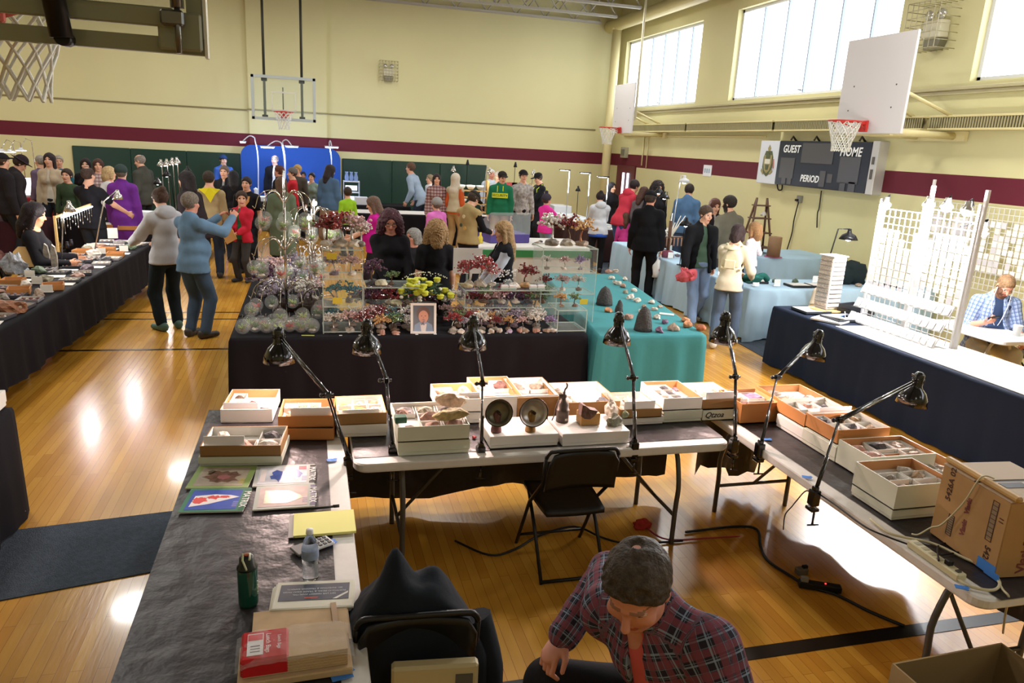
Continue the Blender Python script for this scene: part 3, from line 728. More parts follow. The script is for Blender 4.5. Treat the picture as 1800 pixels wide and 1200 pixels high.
    axes=[axis(lo[a],hi[a],step,[(HC[a]-hr_,HC[a]+hr_,hstep)]+[(c[a]-.1,c[a]+.1,fstep) for c in hc]) for a in range(3)]
    fl=Field(axes)
    for p in torso+shl+neck: fl.apply(p,.05)
    for p in legp+armp+foot: fl.apply(p,.03)
    for p in headp: fl.apply(p,.01)
    for p in (Ell(hd(.033,.093,.010),np.array((.016,.010,.009))*hs,HM,sub=True),Ell(hd(-.033,.093,.010),np.array((.016,.010,.009))*hs,HM,sub=True)): 
        if lod: fl.apply(p,0)
    for p in handp: fl.apply(p,.006)
    V,Fc=surfnets(fl.F,fl.ax)
    q=((V[Fc].mean(1)-HC)@HM.T)/hs; mi=np.zeros(len(Fc))
    inh=np.abs(q).max(1)<.14
    ew=np.zeros(len(Fc),bool)
    for sx_ in(-1,1):
        dd=np.sqrt(((q[:,0]-sx_*.033)/1.35)**2+((q[:,2]-.010)/.75)**2)
        ew=inh&(q[:,1]>.05)&(dd<.0125); mi[ew]=4 if lod else 1
        ir=inh&(q[:,1]>.05)&(np.hypot(q[:,0]-sx_*.033,q[:,2]-.010)<.0085); mi[ir]=1
        bw=inh&(q[:,1]>.05)&(np.abs(q[:,0]-sx_*.035)<.022)&(np.abs(q[:,2]-.033)<(.0045 if lod else .0055)); mi[bw]=5
    lip=inh&(q[:,1]>.065)&(np.abs(q[:,0])<.025)&(np.abs(q[:,2]+.064)<.009); mi[lip]=2
    if beard:
        bd=inh&(q[:,2]<-.045+np.where(np.abs(q[:,0])>.045,.05,0))&(q[:,1]>-.005)&(q[:,2]>-.135)&~lip; 
        if beard=='mous': bd=bd&(q[:,2]>-.06)&(np.abs(q[:,0])<.035)
        mi[bd]=3
    hcol=hair[1] if hair else '4a3a2c'
    sk=SKINS.get(skin,skin)
    body=npmesh('body',V*s,Fc,[mat('skin_'+sk,sk,.5,noise=.06,nscale=12,spec=.35),mat('eye_dark','241a14',.2),mat('lips_'+sk,'a8554c',.45),HAIRM(hcol if not beard else (beard if len(beard)==6 else hcol)),mat('eye_white','d9d4ce',.3),mat('brow_'+hcol+sk,'%02x%02x%02x'%tuple(int(.45*int(hcol[i:i+2],16)+.55*int(sk[i:i+2],16)) for i in(0,2,4)),.7)],t,mi)
    objs={'body':body}
    def sc(o):
        if o is not None:
            o.scale=(s,s,s)
        return o
    cst=(.022,.016,.0095)[lod]
    # ---------- clothing
    kind=top[0]; tc=topmat or cloth(top[1]); bc=botmat or cloth(bottom)
    th=.016; loose={'tee':.016,'long':.017,'hoodie':.03,'jacket':.03,'coat':.032,'vest':.03,'puffer':.045,'cardigan':.024,'shirt':.022}[kind]
    hemz=hem if hem is not None else {'tee':-.08,'long':-.09,'hoodie':-.08,'jacket':-.12,'coat':-.5,'vest':-.02,'puffer':-.1,'cardigan':-.16,'shirt':-.1}[kind]
    def sleeves(f,lo_):
        out=[]
        for a,e,wv in arms:
            out.append(Cone(a,e,.052*(.7+.3*fa)+lo_,.043+lo_,k=.03))
            if f>1: out.append(Cone(e,e+(wv-e)*(f-1)*.97,.044+lo_,.030+lo_*(.9 if kind!='tee' else 1),k=.02))
        if f<1:
            out=[Cone(a,a+(e-a)*f,.055*(.7+.3*fa)+lo_,.05+lo_,k=.03) for a,e,wv in arms]
        return out
    def garment(name,lo_,sl,m,hz,open_=None,front=None,sd=0,coll=0,attr=False):
        pr=[p.grow(lo_) for p in torso]+[shl[0].grow(lo_*.8),shl[2].grow(lo_*.6),shl[3].grow(lo_*.6),Cone(nb-u*.05,nb+u*(.0+coll),.078+lo_*.6,.062+lo_*.5)]
        pr+=[Cone(P+X0*.07*s_-np.array([0,0,.0]),P+X0*.075*s_+(np.array([0,0,1.])*hz if pz>.8 else u*max(hz,-.12)),.093*fa+lo_,.108*fa+lo_) for s_ in(-1,0,1)]
        if sl: pr+=sleeves(sl,lo_)
        post=[]
        nrm=u if (pz<.8 or lean>25) else np.array([0,0,1.])
        post.append(halfspace(-nrm,-(nrm@P+hz)))
        if open_ is not None:
            og=open_
            def cut(F,X,Y,Z,P=P):
                xx=(X-P[0])*X1[0]+(Y-P[1])*X1[1]+(Z-P[2])*X1[2]; yy=(X-P[0])*fw1[0]+(Y-P[1])*fw1[1]+(Z-P[2])*fw1[2]; zz=(X-P[0])*u[0]+(Y-P[1])*u[1]+(Z-P[2])*u[2]
                w_=og*(1.15-.9*np.clip(zz/.5,-.6,.9)) if og<.5 else og
                return np.maximum(F,np.minimum(w_-np.abs(xx),yy-.02))
            post.append(cut)
        return sc(shell(name,pr,cst,[m],t,.04,post,wr,sd,attr))
    rs=int(abs(pos[0]*100)+abs(pos[1]*37))%997
    sl={'tee':.62,'vest':0}.get(kind,2) if sleeve is None else sleeve
    if under and kind in('jacket','coat','vest','cardigan','shirt','hoodie'):
        ul=0 if kind!='vest' else 2
        uo=garment('undershirt',.012,ul,cloth(under),-.06,None,None,rs+1); objs['undershirt']=uo
    opn=gap if (under and kind in('jacket','coat','cardigan','shirt','vest')) else None
    nm={'tee':'t_shirt','long':'sweater','hoodie':'hoodie','jacket':'jacket','coat':'coat','vest':'vest','puffer':'puffer_jacket','cardigan':'cardigan','shirt':'shirt'}[kind]
    tp=garment(nm,loose,sl,tc,hemz,opn,None,rs,.02 if kind in('jacket','shirt','hoodie','coat') else 0,attr=topmat is not None); objs['top']=tp
    if kind=='hoodie' or extra=='hood':
        hdm=[Ell(nb-fw1*.085+u*.01,(.115,.06,.085),T1),Cone(nb-fw1*.05+X1*.09,nb+fw1*.07+X1*.05-u*.04,.035,.022),Cone(nb-fw1*.05-X1*.09,nb+fw1*.07-X1*.05-u*.04,.035,.022)]
        objs['hood']=sc(shell('hood',hdm,cst,[tc],t,.03,[],.004,rs))
    # trousers
    lt=.020 if pz>.7 else .022
    pr=[Ell(P+u*.0,(.158*(.6+.4*fa)+lt*.6,.12*(.6+.4*fa)+lt*.6,.13),T0)]
    for h_,k_,a_ in legs: pr+=[Cone(h_,k_,.088*(.6+.4*fa)+lt*.6,.060+lt,k=.025),Cone(k_,k_+(a_-k_)*.93,.062+lt*.9,.046+lt,k=.02)]
    post=[] if pz<.7 else [halfspace((0,0,1),pz+.04)]
    objs['bottom']=sc(shell('skirt' if skirt else 'trousers',pr+([Cone(P+X0*.05*q_,np.array([.08*q_,0,skirt]),.13,.17) for q_ in(-1,1)] if skirt else []),cst,[bc],t,.03,post,.006,rs+3))
    for i,(a,b,an) in enumerate(footp):
        shp_=[Cone(a,b,.044,.036),Cone(a+np.array([0,0,.03]),an+np.array([0,0,.0]),.045,.05)]
        zc=min(a[2],b[2])-.037
        objs['shoe%d'%i]=sc(shell('shoe',shp_,max(cst*.7,.008),[mat('shoe_'+shoes,shoes,.5)],t,.03,[halfspace((0,0,-1),-zc)]))
    # hair and headgear
    hst=(.012,.0085,.005)[lod]
    def hcut(n,c):
        n=HM.T@np.array(n,float); return halfspace(n,n@HC+c*hs)
    def hair_obj(style,colr):
        m=HAIRM(colr); pr=[];post=[]
        def base(g): return Ell(hd(0,-.014,.03),(np.array((.078,.098,.09))+g)*hs,HM)
        face=Ell(hd(0,.115,-.045),np.array((.062,.085,.115))*hs,HM,sub=True)
        if style in('short','buzz','balding','ring','thinning'):
            g={'short':.014,'buzz':.006,'balding':.008,'ring':.008,'thinning':.011}[style]; pr=[base(g)]
            post=[hcut((0,.8,-.6),.028 if style!='thinning' else .017),hcut((0,-.25,-1),.075)]
            pr+=[Ell(hd(sx_*.09,.03,-.045),np.array((.03,.045,.05))*hs,HM,sub=True) for sx_ in(-1,1)]
            if style=='balding': pr.append(Ell(hd(0,-.03,.135),np.array((.05,.06,.035))*hs,HM,sub=True))
            if style=='thinning': pr+=[Ell(hd(.012,-.075,.118),np.array((.026,.03,.02))*hs,HM,sub=True),Ell(hd(.045,.07,.10),np.array((.022,.03,.022))*hs,HM,sub=True),Ell(hd(-.045,.07,.10),np.array((.022,.03,.022))*hs,HM,sub=True)]
            if style=='ring': pr.append(Ell(hd(0,.02,.14),np.array((.075,.12,.085))*hs,HM,sub=True))
        elif style in('long','bob','pony','verylong'):
            L={'long':-.25,'bob':-.12,'pony':-.07,'verylong':-.36}[style]
            pr=[base(.015),Cone(hd(0,-.05,.03),hd(0,-.075,L*.6),.085*hs,.08*hs),]
            if style!='pony':
                pr+=[Cone(hd(0,-.075,L*.6),hd(0,-.085,L),.08*hs,.055*hs)]
                pr+=[Cone(hd(q_*.07,.005,.03),hd(q_*.08,.0,L*.7),.03*hs,.03*hs) for q_ in(-1,1)]
            else: pr+=[Cone(hd(0,-.1,.02),hd(0,-.14,-.16),.035*hs,.025*hs)]
            pr.append(face)
        elif style=='curly':
            pr=[Ell(hd(0,-.025,.005),np.array((.122,.12,.122))*hs,HM),Cone(hd(-.07,-.02,-.03),hd(-.1,.0,-.15),.075,.06),Cone(hd(.07,-.02,-.03),hd(.1,.0,-.15),.075,.06),Cone(hd(0,-.06,-.02),hd(0,-.07,-.15),.1,.08),Ell(hd(0,.125,-.045),np.array((.07,.10,.125))*hs,HM,sub=True)]
        elif style=='bun':
            pr=[base(.014),Ell(hd(0,-.10,.09),np.array((.045,.045,.045))*hs,HM)]; post=[hcut((0,.8,-.6),.028),hcut((0,-.25,-1),.075)]
        elif style=='hijab':
            pr=[base(.025),Cone(hd(0,-.02,0),hd(0,-.01,-.16),.1,.11),Cone(hd(0,0,-.12),hd(0,-.02,-.24),.1,.14),Ell(hd(0,.125,-.025),np.array((.055,.08,.09))*hs,HM,sub=True)]
        wv={'curly':.022,'long':.006,'verylong':.008,'thinning':.010}.get(style,.005)
        hm=m if style!='hijab' else cloth(colr)
        def wig(F,X,Y,Z):
            return F+wv*.5*(np.sin(70*X+9*np.sin(21*Z))*np.sin(66*Y+5)*np.sin(62*Z+6*np.sin(30*X)))+(wv*.3*np.sin(130*X+60*Y+20*np.sin(9*Z)) if style in('long','verylong','bob') else 0)
        return sc(shell('head_scarf' if style=='hijab' else 'hair',pr,hst,[hm],t,.02,[wig]+post))
    if hair: objs['hair']=hair_obj(*hair)
    if hat:
        hk,hcx=hat[0],hat[1]; hm=cloth(hcx); hg=.024
        if hk=='cap':
            bk=-1 if cap_back else 1
            pr=[Ell(hd(0,-.012,.04),np.array((.1,.118,.10))*hs,HM)]; post=[hcut((0,-.12*bk,-1),-.042)]
            br=Ell(hd(0,.125*bk,.052),np.array((.075,.075,.012))*hs,HM)
            objs['hat']=sc(shell('cap',pr+[br],hst,[hm],t,.012,post))
        elif hk=='beanie':
            pr=[Ell(hd(0,-.014,.045),np.array((.098,.116,.105))*hs,HM)]; post=[hcut((0,.35,-1),-.018)]
            if len(hat)>2: pr.append(Ell(hd(0,-.02,.17),np.array((.04,.04,.04))*hs,HM))
            objs['hat']=sc(shell('beanie',pr,hst,[hm],t,.02,post))
        elif hk=='brim':
            pr=[Ell(hd(0,-.012,.06),np.array((.094,.11,.1))*hs,HM),Ell(hd(0,-.005,.055),np.array((.17,.185,.012))*hs,HM)]
            objs['hat']=sc(shell('brimmed_hat',pr,hst,[hm],t,.015,[hcut((0,0,-1),-.035)]))
    if glasses:
        g=MB()
        for sx_ in(-1,1):
            cx=hd(sx_*.033,.105,.008)*s; a=HM.T
            g.tube([Vector(cx)+Vector(a@np.array([.024*math.cos(w_),0,.018*math.sin(w_)])*s*hs) for w_ in np.linspace(0,2*math.pi,13)],.0028*s,5)
            g.tube([Vector(hd(sx_*.057,.103,.01)*s),Vector(hd(sx_*.078,.0,.01)*s)],.0025*s,5)
        g.tube([Vector(hd(-.01,.108,.01)*s),Vector(hd(.01,.108,.01)*s)],.0025*s,5)
        g.build('eyeglasses',mat('glasses_black','1c1818',.25),t)
    info=dict(t=t,s=s,hands=[np.array(c)*s for c in hc],arms=[[np.array(q_)*s for q_ in a] for a in arms],HC=HC*s,HM=HM,chest=chest*s,nb=nb*s,u=u,fw=fw1,X=X1,P=P*s,objs=objs,wr=[a[2]*s for a in arms])
    return info
def world(info,p): 
    t=info['t']; return t.matrix_basis@Vector(p)
# ================================================================ tables, cloths, boxes, lamps
TZ=.73
PLA=mat('table_plastic','d9d6cf',.5,noise=.04,nscale=30); LEGM=mat('leg_grey','5f5f5c',.4,metal=.5); BLKM=mat('black_metal','1a1a1c',.4,metal=.5)
def folding_table(label,x0,x1,y0,y1,z=TZ,m=PLA,group=None,legm=LEGM,zb=0):
    t=thing('folding_table',label,'table',((x0+x1)/2,(y0+y1)/2,zb),0,group); W,D=x1-x0,y1-y0; z=z-zb
    pts=[];r=.07
    for cx,cy,a0 in((W/2-r,D/2-r,0),(-W/2+r,D/2-r,90),(-W/2+r,-D/2+r,180),(W/2-r,-D/2+r,270)):
        pts+= [(cx+r*math.cos(R(a0+18*i)),cy+r*math.sin(R(a0+18*i))) for i in range(6)]
    b=MB(); n=len(pts)
    prof=[(-.012,0),(0,-.008),(0,-.040),(-.008,-.05)]
    vs=[]
    for off,dz in prof:
        for x,y in pts:
            l=math.hypot(x,y); vs.append((x*(1+off/l),y*(1+off/l),z+dz))
    fs=[tuple(range(n)),tuple(range((len(prof)-1)*n,len(prof)*n))[::-1]]
    for k in range(len(prof)-1):
        for i in range(n): fs.append((k*n+i,(k+1)*n+i,(k+1)*n+(i+1)%n,k*n+(i+1)%n))
    b.add(vs,fs); b.build('tabletop',m,t)
    lng=W>D; L=max(W,D); S=min(W,D)
    for s in(-1,1):
        e=s*(L/2-.28); lg=MB(); h=S/2-.1
        def p(a,b_,c): return (a,b_,c) if lng else (b_,a,c)
        lg.tube(smooth([p(e,-h,.0),p(e,-h,.25),p(e-s*.0,-h+.0,.45),p(e,-h+.12,z-.06),p(e,h-.12,z-.06),p(e,h,.45),p(e,h,.25),p(e,h,.0)],4),.016,8)
        lg.cyl(p(e,-h,.2),p(e,h,.2),.012,n=8); lg.cyl(p(e,0,.2),p(e-s*.42,0,z-.06),.011,n=8)
        lg.build('leg',legm,t)
    return t
def drape(name,label,x0,x1,y0,y1,z,hem,m,fold=.02,cat='tablecloth',seed=0,group=None,sides='nsew',rz=0,shear=0):
    rd=random.Random(seed); W,D=x1-x0,y1-y0; t=MB(); st=.05
    per=[]
    def seg(a,b,nrm):
        L=math.hypot(b[0]-a[0],b[1]-a[1]); n=max(2,int(L/st))
        for i in range(n): per.append((a[0]+(b[0]-a[0])*i/n,a[1]+(b[1]-a[1])*i/n,nrm))
    seg((-W/2,-D/2),(W/2,-D/2),(0,-1));seg((W/2,-D/2),(W/2,D/2),(1,0));seg((W/2,D/2),(-W/2,D/2),(0,1));seg((-W/2,D/2),(-W/2,-D/2),(-1,0))
    n=len(per); rows=[(-.02,0,0),(0.0,-.006,0),(.008,-.03,.1),(.012,-.12,.35),(.016,-.3,.7),(.02,-.5,.9),(.024,hem-z,1)]
    ph=[rd.uniform(0,6.28) for _ in range(4)]; vs=[]
    for off,dz,am in rows:
        for i,(x,y,nr) in enumerate(per):
            s=i*st; wv=fold*am*(math.sin(s*16+ph[0])+.7*math.sin(s*29+ph[1])+.5*math.sin(s*7+ph[2]))
            l=math.hypot(nr[0],nr[1]); o=off+wv+fold*am*.8
            cx=1 if abs(abs(x)-W/2)<.001 else 0; cy=1 if abs(abs(y)-D/2)<.001 else 0
            dx=(math.copysign(1,x) if cx else 0); dy=(math.copysign(1,y) if cy else 0)
            hz=z+dz+(.012*math.sin(s*5+ph[3]) if am==1 else 0)
            vs.append((x+dx*o,y+dy*o,hz))
    fs=[tuple(range(n))]
    for k in range(len(rows)-1):
        for i in range(n): fs.append((k*n+i,(k+1)*n+i,(k+1)*n+(i+1)%n,k*n+(i+1)%n))
    t.add(vs,fs,0,True); t.sm[0]=False
    if shear: t.v=[(x+shear*(y+D/2),y,z_) for x,y,z_ in t.v]
    o=t.build(name,m,None,((x0+x1)/2,(y0+y1)/2,0),(0,0,rz)); return tag(o,label,cat,group)
CARD='c0935f'
BW=mat('box_white','dcdad2',.6); BO=mat('box_kraft','b5793f',.7); BOI=mat('box_kraft_in','c08a58',.7); BB=mat('box_brown','8f6a3a',.7); BGW=mat('box_green_white','cdd0bd',.6)
ROCKC=['8d8478','6f5a4a','b09a86','4d4a4c','a8927e','c9bfb0','7c6a72','9a7f5c','5c6a55','b58a78','d8cfc2','6b4038','89807e','a7a08c']
def rockmat(h): return mat('rock_'+h,h,.65,noise=.45,nscale=26,bump=.5,bscale=45)
ORD=['first','second','third','fourth','fifth','sixth','seventh','eighth','ninth','tenth','eleventh','twelfth','thirteenth','fourteenth','fifteenth','sixteenth','seventeenth','eighteenth','nineteenth','twentieth']
def gpos(i,j,nx,ny):
    c={1:[''],2:['left','right'],3:['left','middle','right'],4:['leftmost','second','third','rightmost']}[nx][i]; r={1:[''],2:['front','rear'],3:['front','middle','rear']}[ny][j]
    return (r+' '+c).strip()
CN={'8d8478':'grey','6f5a4a':'brown','b09a86':'beige','4d4a4c':'charcoal','a8927e':'tan','c9bfb0':'cream','7c6a72':'mauve','9a7f5c':'ochre','5c6a55':'green','b58a78':'pinkish','d8cfc2':'white','6b4038':'rust','89807e':'ash grey','a7a08c':'stone'}
_px={}
def boxframe(fl,fr_,z): 
    a=G(*fl,z);b=G(*fr_,z); d=b-a; an=math.atan2(d.y,d.x); return a,d.length*.985,(an if a.x<.15 else 0)
def tray_mesh(W,D,h,th=.006):
    b=MB(); o=.0
    b.box((W/2,D/2,th/2),(W,D,th),0)
    for (c,s) in(((W/2,th/2),(W,th)),((W/2,D-th/2),(W,th)),((th/2,D/2),(th,D-2*th)),((W-th/2,D/2),(th,D-2*th))):
        b.box((c[0],c[1],h/2),(s[0],s[1],h),0)
    # inner lining
    e=.0008; i0,i1,j0,j1=th+e,W-th-e,th+e,D-th-e; z0=th+e
    b.quad((i0,j0,z0),(i1,j0,z0),(i1,j1,z0),(i0,j1,z0),1)
    b.quad((i0,j0,z0),(i0,j0,h),(i1,j0,h),(i1,j0,z0),1); b.quad((i0,j1,z0),(i1,j1,z0),(i1,j1,h),(i0,j1,h),1)
    b.quad((i0,j0,z0),(i0,j1,z0),(i0,j1,h),(i0,j0,h),1); b.quad((i1,j0,z0),(i1,j0,h),(i1,j1,h),(i1,j1,z0),1)
    return b
def flatbox(name,desc,fl,fr_,z,D,h,outer,inner,grid=(3,2),seed=0,flap=None,fill=.8,trays=True,W=None,rocks=None,at=None,rz=None,marks=None,flapy=.02,flaph=.075):
    """desc: how the box is told apart, used in its own label and its contents'"""
    if at is None: a,L,ang=boxframe(fl,fr_,z)
    else: a,L,ang=Vector((*at,z)),W,rz or 0
    W=W or L; rd=random.Random(seed)
    t=thing(name,desc,'box',a,ang); tray_mesh(W,D,h).build('tray',[outer,inner],t); zc=max(.0075,h-.052)
    if zc>.01: MB().box((W/2,D/2,zc/2+.003),(W-.02,D-.02,zc-.008)).build('padding',BW,t)
    if flap:
        c=MB(); f0,f1=flap; c.box(((f0+f1)/2*W,flapy,h*.55+flaph/2),((f1-f0)*W,.003,flaph)); c.build('title_card',paint('e6e4e2'),t)
    if marks:
        for k,(mx,mz,mc) in enumerate(marks): MB().cyl((mx*W,.0,mz*h),(mx*W,-.001,mz*h),.007,n=10).build('price_dot',paint(mc),t)
    M=Matrix.Translation(a)@Matrix.Rotation(ang,4,'Z'); nx,ny=grid; short=desc
    for j in range(ny):
        for i in range(nx):
            if rd.random()>fill: continue
            cw,cd=(W-.02)/nx,(D-.02)/ny; cx,cy=.01+cw*(i+.5),.01+cd*(j+.5)
            if flap and j==0 and cx>flap[0]*W and cx<flap[1]*W and rd.random()<.6: continue
            P=M@Vector((cx,cy,zc)); zt=0
            if trays and rd.random()<.8:
                tw,td,thh=cw*.92,cd*.92,.03
                tr=tray_mesh(tw,td,thh,.002); tr.tf(Matrix.Translation((-tw/2,-td/2,0)))
                o=tr.build('specimen_tray',[BW,BW],None,P,(0,0,ang)); tag(o,'paper tray, %s of the %s'%(gpos(i,j,nx,ny),short),'tray','paper trays in the flats'); zt=.003
            cc=rd.choice(rocks or ROCKC); rr=min(cw,cd)*rd.uniform(.28,.42)
            rk=MB().rock((0,0,0),(rr*rd.uniform(.9,1.35),rr,rr*rd.uniform(.5,.8)),seed*97+i*7+j,0,.4,2,rz=rd.uniform(0,3))
            zmin=min(v[2] for v in rk.v); rk.tf(Matrix.Translation((0,0,-zmin)))
            o=rk.build('mineral_specimen',rockmat(cc),None,P+Vector((0,0,zt)),(0,0,ang)); tag(o,'%s mineral, %s of the %s'%(CN.get(cc,'patterned'),gpos(i,j,nx,ny),short),'mineral','minerals in the flats')
    return t,M,W
def closed(name,label,fl,fr_,z,D,h,m,lid=True,W=None,at=None,rz=0,lidm=None,cat='box'):
    if at is None: a,L,ang=boxframe(fl,fr_,z)
    else: a,L,ang=Vector((*at,z)),W,rz
    W=W or L; t=thing(name,label,cat,a,ang)
    if lid:
        MB().box((W/2,D/2,h/2-.002),(W-.008,D-.008,h-.004),ch=.002).build('box_base',m,t)
        MB().box((W/2,D/2,h*.62),(W,D,h*.76),ch=.003).build('lid',lidm or m,t)
    else: MB().box((W/2,D/2,h/2),(W,D,h),ch=.003).build('carton',m,t)
    return t,Matrix.Translation(a)@Matrix.Rotation(ang,4,'Z'),W
# ---- foreground stall: three white folding tables in a U under black sheeting
folding_table('white folding table on the near left carrying the magazines and water bottle',-.62,.17,2.02,4.72)
folding_table('white folding table across the middle carrying the row of mineral boxes and carbide lamps',.21,2.52,3.78,4.54)
folding_table('white folding table on the near right carrying the power strip and big carton',2.66,3.44,2.07,4.52)
SHT=mat('black_plastic_sheet','2f2b2d',.40,noise=.2,nscale=9,bump=.8,bscale=7,spec=.5)
def sheet(label,x0,x1,y0,y1,drops,z=TZ+.003,name='plastic_sheet',m=SHT,seed=1):
    """flat sheet; drops = {side: hem height}"""
    b=MB(); rd=random.Random(seed)
    nu,nv=int((x1-x0)/.06),int((y1-y0)/.06)
    off=rd.uniform(0,50)
    b.grid(lambda u,v:(x0+(x1-x0)*u,y0+(y1-y0)*v,z+.004*max(0,mnoise.noise(Vector((u*9*(x1-x0)+off,v*3*(y1-y0),off))))),nu,nv)
    for s,hem in drops.items():
        def fn(u,v,s=s,hem=hem):
            if s in 'ns': x=x0+(x1-x0)*u; y=(y1 if s=='n' else y0)
            else: y=y0+(y1-y0)*u; x=(x1 if s=='e' else x0)
            q=.045*math.sin(u*17+off)*v+.02*math.sin(u*41)*v
            o=.02+max(-.005,q)
            hz=hem(u) if callable(hem) else hem+(.05*math.sin(u*9+off)+.03*math.sin(u*23))*1
            zz=z+(hz-z)*v
            if s=='n': y+=o*min(1,v*4)
            if s=='s': y-=o*min(1,v*4)
            if s=='e': x+=o*min(1,v*4)
            if s=='w': x-=o*min(1,v*4)
            return (x,y,zz)
        b.grid(fn,nu if s in 'ns' else nv,8)
    return tag(b.build(name,m),label,'table cover')
sheet('black plastic sheet covering the near left table top',-.635,.075,2.0,4.735,{'w':.3,'n':.12})
HEM=[(((p:=AY(px,py,4.56)).x-.215)/2.3,p.z) for px,py in ((622,876),(690,880),(727,883),(790,868),(850,855),(940,857),(1050,846),(1110,842),(1160,838),(1180,829),(1240,833),(1300,832))]
sheet('black plastic sheet covering the middle table and hanging behind it',.215,2.515,3.87,4.55,{'n':lambda u:float(np.interp(u,[h_[0] for h_ in HEM],[h_[1] for h_ in HEM]))},seed=3)
sheet('black plastic sheet covering the near right table top',2.75,3.455,2.06,4.53,{'e':.2,'n':.15},seed=5)
TAPE=mat('blue_tape','3f7fd0',.6)
def tape(px,py,label,rz=0,z=TZ+.01,sz=(.05,.03)):
    p=G(px,py,z); b=MB().box((0,0,0),(*sz,.002)); b.box((sz[0]*.3,sz[1]*.2,.001),(sz[0]*.6,sz[1]*.6,.002),rz=.4); tag(b.build('painters_tape',TAPE,None,p,(0,0,rz)),label,'tape')
tape(583,808,'blue tape scrap at the far corner of the near left table',.1); tape(582,954,'blue tape scrap beside the calculator on the left table',.8)
tape(1418,838,'blue tape scrap by the clamp of the right-hand desk lamp',-.5); tape(1690,1032,'blue tape scrap at the near end of the right table',-.6); tape(1349,772,'blue tape scrap at the inner corner of the right table',-.2)
tape(600,1185,'blue tape scrap at the near end of the left table under the paper bags',.2,sz=(.07,.05))
# boxes along the left table
Z0=TZ+.008
closed('storage_box','greenish white lidded box at the bottom of the near left stack',(349,820),(498,818),Z0,.30,.055,BGW)
flatbox('specimen_box','olive-brown mineral flat on the near left stack',(352,803),(496,801),Z0+.056,.28,.06,BB,BW,(3,2),3,flap=(.04,.54),rocks=['b58a78','4d4a4c','c9bfb0'],fill=.95)
flatbox('specimen_box','kraft-rimmed white flat at the far left corner',(388,743),(480,742),Z0,.38,.085,BW,BOI,(3,3),4,flap=(.05,.72),rocks=['6b4038','4d4a4c','6f5a4a'],fill=.75)
flatbox('specimen_box','lower kraft flat beside the leaning left lamp',(489,773),(588,773),Z0,.30,.07,BO,BOI,(2,2),5,fill=0)
flatbox('specimen_box','upper kraft flat beside the leaning left lamp',(489,752),(588,750),Z0+.071,.30,.07,BO,BOI,(4,3),6,flap=(.22,.95),rocks=['9a7f5c','5c6a55','b58a78'],fill=.9)
closed('storage_box','white box below the brown flat behind the first desk lamp',(592,769),(682,766),Z0,.32,.075,BW)
flatbox('specimen_box','brown-fronted flat of yellow minerals by the lamp',(592,748),(681,744),Z0+.076,.32,.07,BB,BW,(3,3),7,flap=(.12,.85),rocks=['b99a3c','9a7f5c','a7a08c'],fill=.95,flaph=.05)
# middle table
closed('storage_box','tall greenish white box at the bottom of the stack by the second desk lamp',(699,802),(829,798),Z0,.40,.085,BGW)
t,M,W=flatbox('specimen_box','greenish white flat atop the tall box',(699,778),(828,775),Z0+.086,.40,.09,BGW,BW,(3,3),8,fill=.9,rocks=['b58a78','a7a08c','89807e'])
closed('storage_box','white box under the kraft-lined flat behind the bread-like rock',(800,745),(850,744),Z0,.30,.08,BW)
flatbox('specimen_box','kraft-lined flat behind the greenish loaf-shaped rock',(770,727),(849,725),Z0+.081,.32,.09,BW,BOI,(2,2),9,rocks=['7f9a86','b09a86'],fill=1,flap=(.1,.95))
flatbox('specimen_box','kraft-lined flat behind the dull reflector',(842,740),(920,739),Z0,.42,.16,BW,BOI,(2,2),10,rocks=['c9bfb0','7c5a52'],fill=1,flap=(.05,.95))
flatbox('specimen_box','brown-fronted flat behind the shiny reflector',(908,738),(987,737),Z0,.42,.15,BB,BW,(2,2),11,fill=.6,flap=(.05,.95))
closed('storage_box','low white box in front of the stack carrying both reflector lamps',(861,789),(985,785),Z0,.30,.075,mat('box_clean','e2ddd6',.55))
closed('storage_box','low white box in front of the stack carrying the blow-torch can',(988,785),(1110,781),Z0,.30,.08,mat('box_clean','e2ddd6',.55))
flatbox('specimen_box','brown-fronted flat behind the brown wedge rock',(985,742),(1090,738),Z0,.42,.13,BB,BW,(3,2),12,fill=.6)
closed('storage_box','white box under the flat with the blank card by the fourth desk lamp',(1092,748),(1168,745),Z0,.34,.055,BW)
flatbox('specimen_box','brown flat with a blank card, middle table',(1090,736),(1164,733),Z0+.056,.34,.06,BB,BW,(3,2),13,flap=(.1,.85),fill=.7)
closed('storage_box','white box with two green dots under the kraft-lined flat',(1165,743),(1235,740),Z0,.36,.08,BGW)
flatbox('specimen_box','kraft-lined flat over the green-dotted box',(1165,722),(1234,719),Z0+.081,.36,.085,BW,BOI,(3,3),14,rocks=['7c6a72','4d4a4c','c9bfb0'],fill=.75)
flatbox('specimen_box','white flat with handwriting on its front',(1234,740),(1300,736),Z0,.36,.075,BGW,BW,(2,2),15,fill=0)
t,M,W=flatbox('specimen_box','brown-fronted flat above the handwritten box',(1234,720),(1299,716),Z0+.076,.36,.07,BB,BW,(3,2),16,flap=(.1,.95),rocks=['b58a78','c9bfb0'],fill=.9)
hw=boxframe((1234,740),(1300,736),Z0); mh=Matrix.Translation(hw[0])@Matrix.Rotation(hw[2],4,'Z')
text('handwriting','Qtzoa',.055,paint('2a2826'),t,t.matrix_basis.inverted()@mh@fr((.085,-.0015,.04),(1,0,0),(0,0,1)),shear=.35)
flatbox('specimen_box','kraft flat where middle and right tables meet',(1300,745),(1372,744),Z0,.30,.14,BO,BOI,(2,2),17,flap=(.2,.85),rocks=['8a6a86','6b4038','d8cfc2'],fill=1)
